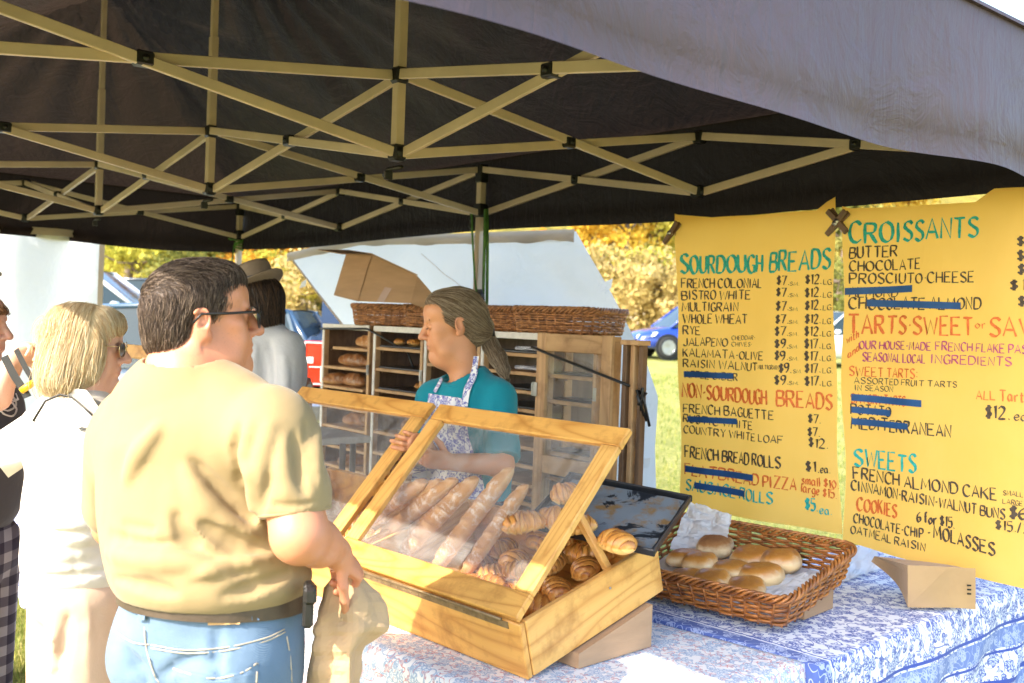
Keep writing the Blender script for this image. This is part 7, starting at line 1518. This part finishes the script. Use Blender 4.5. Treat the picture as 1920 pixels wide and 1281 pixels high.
for q in (-1, 1): jf2.cap(hc_ + TW @ vec(q * .085, 0, -.03), vec(hc_[0], hc_[1], .06) + TW @ vec(q * .09, .0, 0), .105, .085, .03)
folds(jf2, [([(95, 1130), (105, 1200), (95, 1270)], .014, .016, 'u'), ([(130, 1150), (118, 1210), (105, 1275)], .014, .014, 's'), ([(160, 1120), (165, 1200), (160, 1275)], .012, .014, 'u')]); jf2.noise(.004, 10, 4); jf2.build('trousers', m_pink, wom)
whf, _ = cap_hair(wC, wR, WS, -.27, .2, [((0, -.024, .044), (.088, .108, .090), .01), ((0, -.050, -.045), (.100, .085, .105), .03), ((0, -.052, -.095), (.104, .078, .060), .03), ((0, .045, .070), (.066, .058, .052), .02), ((.070, .010, -.02), (.026, .052, .09), .02), ((-.070, .010, -.02), (.026, .052, .09), .02)], [((0, .112, -.045), (.080, .066, .095), .012), ((0, .06, -.14), (.06, .09, .06), .02)], .0045)
hb = MB(); V, F = whf.mesh(); hb.add(V, F.tolist(), 0, True, .4 + .2 * (noise3((V - wC) @ wR * (1.3, 1.3, .12), 170) * .5 + .5))
def wflow(P):
    q = (P - wC) @ wR; d = np.zeros_like(q); d[:, 2] = -1.0; d[:, 0] = np.sign(q[:, 0]) * .5 * (q[:, 2] > .06); d[:, 1] = np.where((q[:, 2] > .03) & (q[:, 1] > .02), .8, -.15); return d @ wR.T
strands(whf, hb, 8000, wflow, .14, .00055, 14, lift=.006, wob=.10, segs=9); strands(whf, hb, 260, wflow, .09, .0006, 15, lift=.02, wob=.35, segs=8, stick=.3, accept=lambda P: ((P - wC) @ wR)[:, 1] < .05); hb.build('hair', m_hairb, wom)
glasses(wC, wR, 1.0, wom, True)

# ---------------- man in the felt hat
gC = at(474, 566, 4.20); gR = hframe(-.93, .37, .05); hat = thing('person', 'man in felt hat and white shirt with dark shoulder-length hair, facing away', 'person', vec(gC[0], gC[1], 0))
hf, hk, _ = head_field(gC, gR, 1.0, .005, neck=at(488, 640, 4.2), neck_r=.056); body = MB(); addf(body, hf, hk); th_ = nrm(vec(-.85, .53, 0)); TH = np.column_stack([np.cross(th_, UPZ), th_, UPZ])
def gtor(f, o): f.ell(at(498, 700, 4.2), np.array([.19, .125, .20]) + o, TH, .04); f.ell(at(500, 800, 4.2), np.array([.18, .13, .20]) + o, TH, .04); f.cap(at(430, 648, 4.25), at(535, 655, 4.12), .068 + o, .068 + o, .05); f.cap(at(490, 615, 4.2), at(492, 660, 4.2), .06 + o, .1 + o, .05)
GS, GE, GW = at(536, 680, 4.08), at(532, 790, 4.02), at(470, 830, 4.1); bf = Field(at(490, 760, 4.2) - .55, at(490, 760, 4.2) + .55, .012); gtor(bf, -.01); bf.cap(GS, GE, .045, .04, .03); bf.cap(GE, GW, .04, .028, .02); addf(body, bf, None, .02); hand_add(body, GW, nrm(vec(-.9, .2, -.2)), vec(0, 0, -1), 1, .4, .95, .05, GE, .027, .3, .0035); body.build('body', m_skin2, hat)
sf = Field(at(490, 760, 4.2) - vec(.5, .5, .42), at(490, 760, 4.2) + vec(.5, .5, .42), .0085); gtor(sf, .014); sf.cap(GS, GE, .072, .064, .03); sf.cap(GE, GW * .8 + GE * .2, .062, .045, .02)
folds(sf, [([(505, 640), (512, 700), (505, 760)], .012, .014, 's'), ([(530, 660), (536, 720), (528, 770)], .014, .016, 'u'), ([(480, 650), (476, 710), (482, 770)], .014, .016, 'u'), ([(548, 680), (545, 740)], .010, .01, 's')]); sf.noise(.004, 14, 2); sf.cap(at(486, 618, 4.2), at(486, 590, 4.2), .06, .07, .01, 's'); sf.build('shirt', m_shirtw, hat)
m = MB(); cN = at(488, 618, 4.19); m.tube([cN + TH @ vec(.074 * math.cos(a), .070 * math.sin(a), -.01 * math.sin(a)) for a in an], .016, 6, closed=True, flat=.5); m.build('collar', m_shirtw, hat)
lf = Field(vec(gC[0] - .35, gC[1] - .35, -.01), vec(gC[0] + .35, gC[1] + .35, 1.05), .014); lc = at(500, 850, 4.2); lf.ell(lc, (.17, .13, .12), TH, .04)
for q in (-1, 1): lf.cap(lc + TH @ vec(q * .08, 0, 0), vec(lc[0], lc[1], .06) + TH @ vec(q * .09, 0, 0), .095, .07, .03)
lf.build('trousers', M('khaki_trousers', (.20, .17, .12), .85, .1, 9, .3), hat)
ghf, _ = cap_hair(gC, gR, 1.0, -.27, .2, [((0, -.03, .035), (.083, .10, .080), .01), ((0, -.075, -.04), (.078, .060, .095), .03), ((0, -.085, -.095), (.070, .045, .05), .03)], [((0, .09, -.04), (.10, .075, .12), .01), ((.097, -.008, -.01), (.03, .03, .036), .006), ((-.097, -.008, -.01), (.03, .03, .036), .006)], .005)
hh = MB(); addf(hh, ghf, None, .2)
def gflow(P):
    q = (P - gC) @ gR; d = np.zeros_like(q); d[:, 2] = -1; d[:, 1] = -.35; return d @ gR.T
strands(ghf, hh, 1500, gflow, .13, .0010, 24, lift=.008, wob=.22, segs=8, stick=.8); hh.build('hair', m_hairh, hat)
def brim_hat(C, R, par, name='hat'):
    L = lambda x, y, z: C + R @ vec(x, y, z); rings = []
    for rx, ry, z, cr in ((.078, .092, .060, 0), (.078, .092, .063, 0), (.076, .090, .105, 0), (.072, .085, .135, 0), (.064, .076, .152, .0), (.045, .055, .150, .012), (.02, .03, .142, .02), (.001, .001, .138, .022)):
        rings.append([L(rx * math.cos(a), ry * math.sin(a) - .018, z - cr * abs(math.cos(a)) * 0 - .012 * math.sin(a) * (z > .12)) for a in np.linspace(0, 2 * math.pi, 41)[:-1]])
    m = MB(); m.grid(np.array(rings), 0, True, wrap=True); br = []
    for k_, (e, th_) in enumerate(((0, 0), (.022, 0), (.040, 0), (.040, .004), (.022, .004), (0, .004))):
        br.append([L((.078 + e) * math.cos(a), (.092 + e) * math.sin(a) - .018, .062 + th_ + e * (.95 * max(0, -math.sin(a)) ** 1.5 - .25 * max(0, math.sin(a)) + .10)) for a in np.linspace(0, 2 * math.pi, 41)[:-1]])
    m.grid(np.array(br), 0, True, wrap=True); h_ = m.build(name, m_felt, par)
    m = MB(); m.grid(np.array([[L((.0800) * math.cos(a), (.0940) * math.sin(a) - .018, z) for a in np.linspace(0, 2 * math.pi, 41)[:-1]] for z in (.066, .094)]), 0, True, wrap=True); m.build('hat_band', m_black, h_)
brim_hat(gC, gR @ rotx(-.30), hat)

# ---------------- people at the left edge of the photograph
def side_person(label, C, f2, s, shirtm, legm, hand=None, shz=-.28, by=0.0):
    R = hframe(*f2); p = thing('person', label, 'person', vec(C[0], C[1], 0)); hf, hk, _ = head_field(C, R, s, .0045, neck=C + R @ vec(0, -.04, -.2), neck_r=.055); b = MB(); addf(b, hf, hk); t2 = nrm(vec(*f2, 0)); TT = np.column_stack([np.cross(t2, UPZ), t2, UPZ])
    B = lambda x, y, z: C + TT @ vec(x, y + by, z)
    def tor(f, o): f.ell(B(0, -.05, -.36), np.array([.19, .12, .17]) + o, TT, .04); f.ell(B(0, -.05, -.52), np.array([.165, .115, .16]) + o, TT, .05); f.cap(B(-.14, -.05, -.25), B(.14, -.05, -.25), .06 + o, .06 + o, .05)
    bf = Field(C - vec(.45, .45, .85), C + vec(.45, .45, .0), .011); tor(bf, -.01)
    if hand: S0, E0, W0, dd0, nn0 = hand; bf = Field(np.minimum(C - vec(.45, .45, .85), W0 - .1), np.maximum(C + vec(.45, .45, .0), np.maximum(E0, W0) + .1), .011); tor(bf, -.01); bf.cap(S0, E0, .045, .04, .03); bf.cap(E0, W0, .038, .026, .02)
    else: bf.cap(B(-.2, -.05, -.3), B(-.22, 0, -.6), .045, .035, .03)
    bf.cap(B(.19, -.05, -.3), B(.22, 0, -.58), .045, .035, .03); addf(b, bf, None, .02)
    if hand: hand_add(b, W0, dd0, nn0, 1, .55, .95, .05, E0, .026, .4, .003)
    b.build('body', m_skin3, p); sf = Field(C - vec(.45, .45, .70), C + vec(.45, .45, -.1), .009); tor(sf, .014); sf.cap(B(.18, -.05, -.28), B(.21, -.02, -.45), .07, .065, .03); sf.cap(B(-.18, -.05, -.28), B(-.21, -.02, -.45), .07, .065, .03); sf.noise(.006, 9, 3); sf.cut(C + vec(0, 0, -.66), (0, 0, -1)); sf.cap(B(0, -.03, -.17), B(0, -.03, -.1), .062, .07, .01, 's'); sf.build('tshirt', shirtm, p)
    lf = Field(vec(C[0] - .35, C[1] - .35, -.01), vec(C[0] + .35, C[1] + .35, C[2] - .5), .012); hc = B(0, -.05, -.72); lf.ell(hc, (.165, .125, .12), TT, .04)
    for q in (-1, 1): lf.cap(hc + TT @ vec(q * .08, 0, 0), vec(hc[0], hc[1], .05) + TT @ vec(q * .09, 0, 0), .10, .075, .03)
    lf.noise(.004, 9, 7); lf.build('trousers', legm, p)
    for q in (-1, 1):
        m = MB(); c0 = vec(hc[0], hc[1], .045) + TT @ vec(q * .10, .05, 0); fs = Field(c0 - .2, c0 + .2, .008); fs.cap(c0 - TT @ vec(0, .06, 0), c0 + TT @ vec(0, .10, -.01), .045, .038, .02); fs.cut(vec(0, 0, .006), (0, 0, -1)); addf(m, fs); m.build('shoe', M('brown_shoe', (.12, .07, .04), .6, .1, 9, .2) if 'brown_shoe' not in bpy.data.materials else bpy.data.materials['brown_shoe'], p)
    return p, sf, R
eC = at(-52, 612, 3.25); W0 = at(34, 668, 3.02); S0 = at(2, 715, 3.12)
ep, esf, eR = side_person('person in charcoal printed T-shirt and plaid trousers cut off by the left edge', eC, (.97, .1), 1.0, m_dkt, m_plaid, hand=(S0, at(-6, 745, 3.02), W0, nrm(at(72, 655, 2.99) - W0), vec(.1, -.6, -.6)), by=.085)
ehf, _ = cap_hair(eC, eR, 1.0, -.2, .2, [((0, -.02, .045), (.084, .106, .088), .01), ((0, .06, .045), (.05, .045, .03), .02)], [((0, .095, -.05), (.10, .07, .10), .01)], .005); hh = MB(); addf(hh, ehf, None, .4)
strands(ehf, hh, 900, lambda P: np.tile(eR @ vec(0, .7, -.5), (len(P), 1)), .05, .001, 31, lift=.006, wob=.25, segs=5); hh.build('hair', m_hairr, ep)
for pts, w_ in (([(8, 668), (24, 700), (40, 725), (52, 745)], 14), ([(30, 655), (48, 690), (60, 712), (56, 730)], 9)):
    m = MB(); q = np.array([[at(u - w_ / 2, v_ + 3, 2.96), at(u + w_ / 2, v_ - 3, 2.96)] for u, v_ in dense(crom(pts), 16)]); m.grid(q, 0, True); tag(m.build('camera_strap', m_dark), 'broad black camera strap hanging from the hand at the left edge' if w_ == 14 else 'narrow loop of black camera strap beside the blonde hair', 'strap')
m = MB(); m.tube([at(40, 733, 2.95), at(62, 718, 2.95)], .010, 8); tag(m.build('yellow_tube', M('yellow_plastic', (.75, .40, .01), .4, .05, 9, 0)), 'small yellow tube-like item below the black camera strap', 'tube')
# printed letters on the T-shirt: two bold curved glyphs
mw = M('off_white_print', (.72, .66, .62), .8, .05, 20, 0)
for k, (pp, rr) in enumerate((([(30, 728), (22, 722), (12, 730), (14, 742), (26, 748), (28, 762), (14, 770), (0, 764)], 3.6), ([(30, 738), (33, 748), (24, 752)], 3.6), ([(0, 752), (10, 748), (22, 756), (30, 768), (24, 780), (10, 778), (0, 770)], 3.0))):
    P = onsurf(esf, dense(crom(pp), 30), .003)
    if len(P) > 2: m = MB(); m.tube(P, .0065, 6, flat=.5, up=nrm(-ray(10, 750))); m.build('printed_letter', mw, ep)
kC = at(-88, 512, 4.1); kp, ksf, kR = side_person('tall person in a grey cap at the left edge, only brim and nose showing', kC, (.98, -.05), 1.0, m_shirtw, m_dkt)
m = MB(); rings = [[kC + kR @ vec(rx * math.cos(a), rx * 1.2 * math.sin(a) - .02, z) for a in np.linspace(0, 2 * math.pi, 33)[:-1]] for rx, z in ((.083, .03), (.084, .06), (.075, .10), (.05, .128), (.001, .138))]; m.grid(np.array(rings), 0, True, wrap=True); cp = m.build('cap', m_capc, kp)
P = np.array([[kC + kR @ vec(.07 * math.sin(b) * (1 - .25 * r_), .075 + r_ * .115 * math.cos(b * .9) + .01, .045 - .035 * r_ * 1.0 - .02 * abs(math.sin(b))) for b in np.linspace(-1.3, 1.3, 15)] for r_ in np.linspace(0, 1, 6)]); m = MB(); m.grid(P, 0, True); m.grid(P - vec(0, 0, .004), 0, True, flip=True); m.build('brim', m_capc, kp)
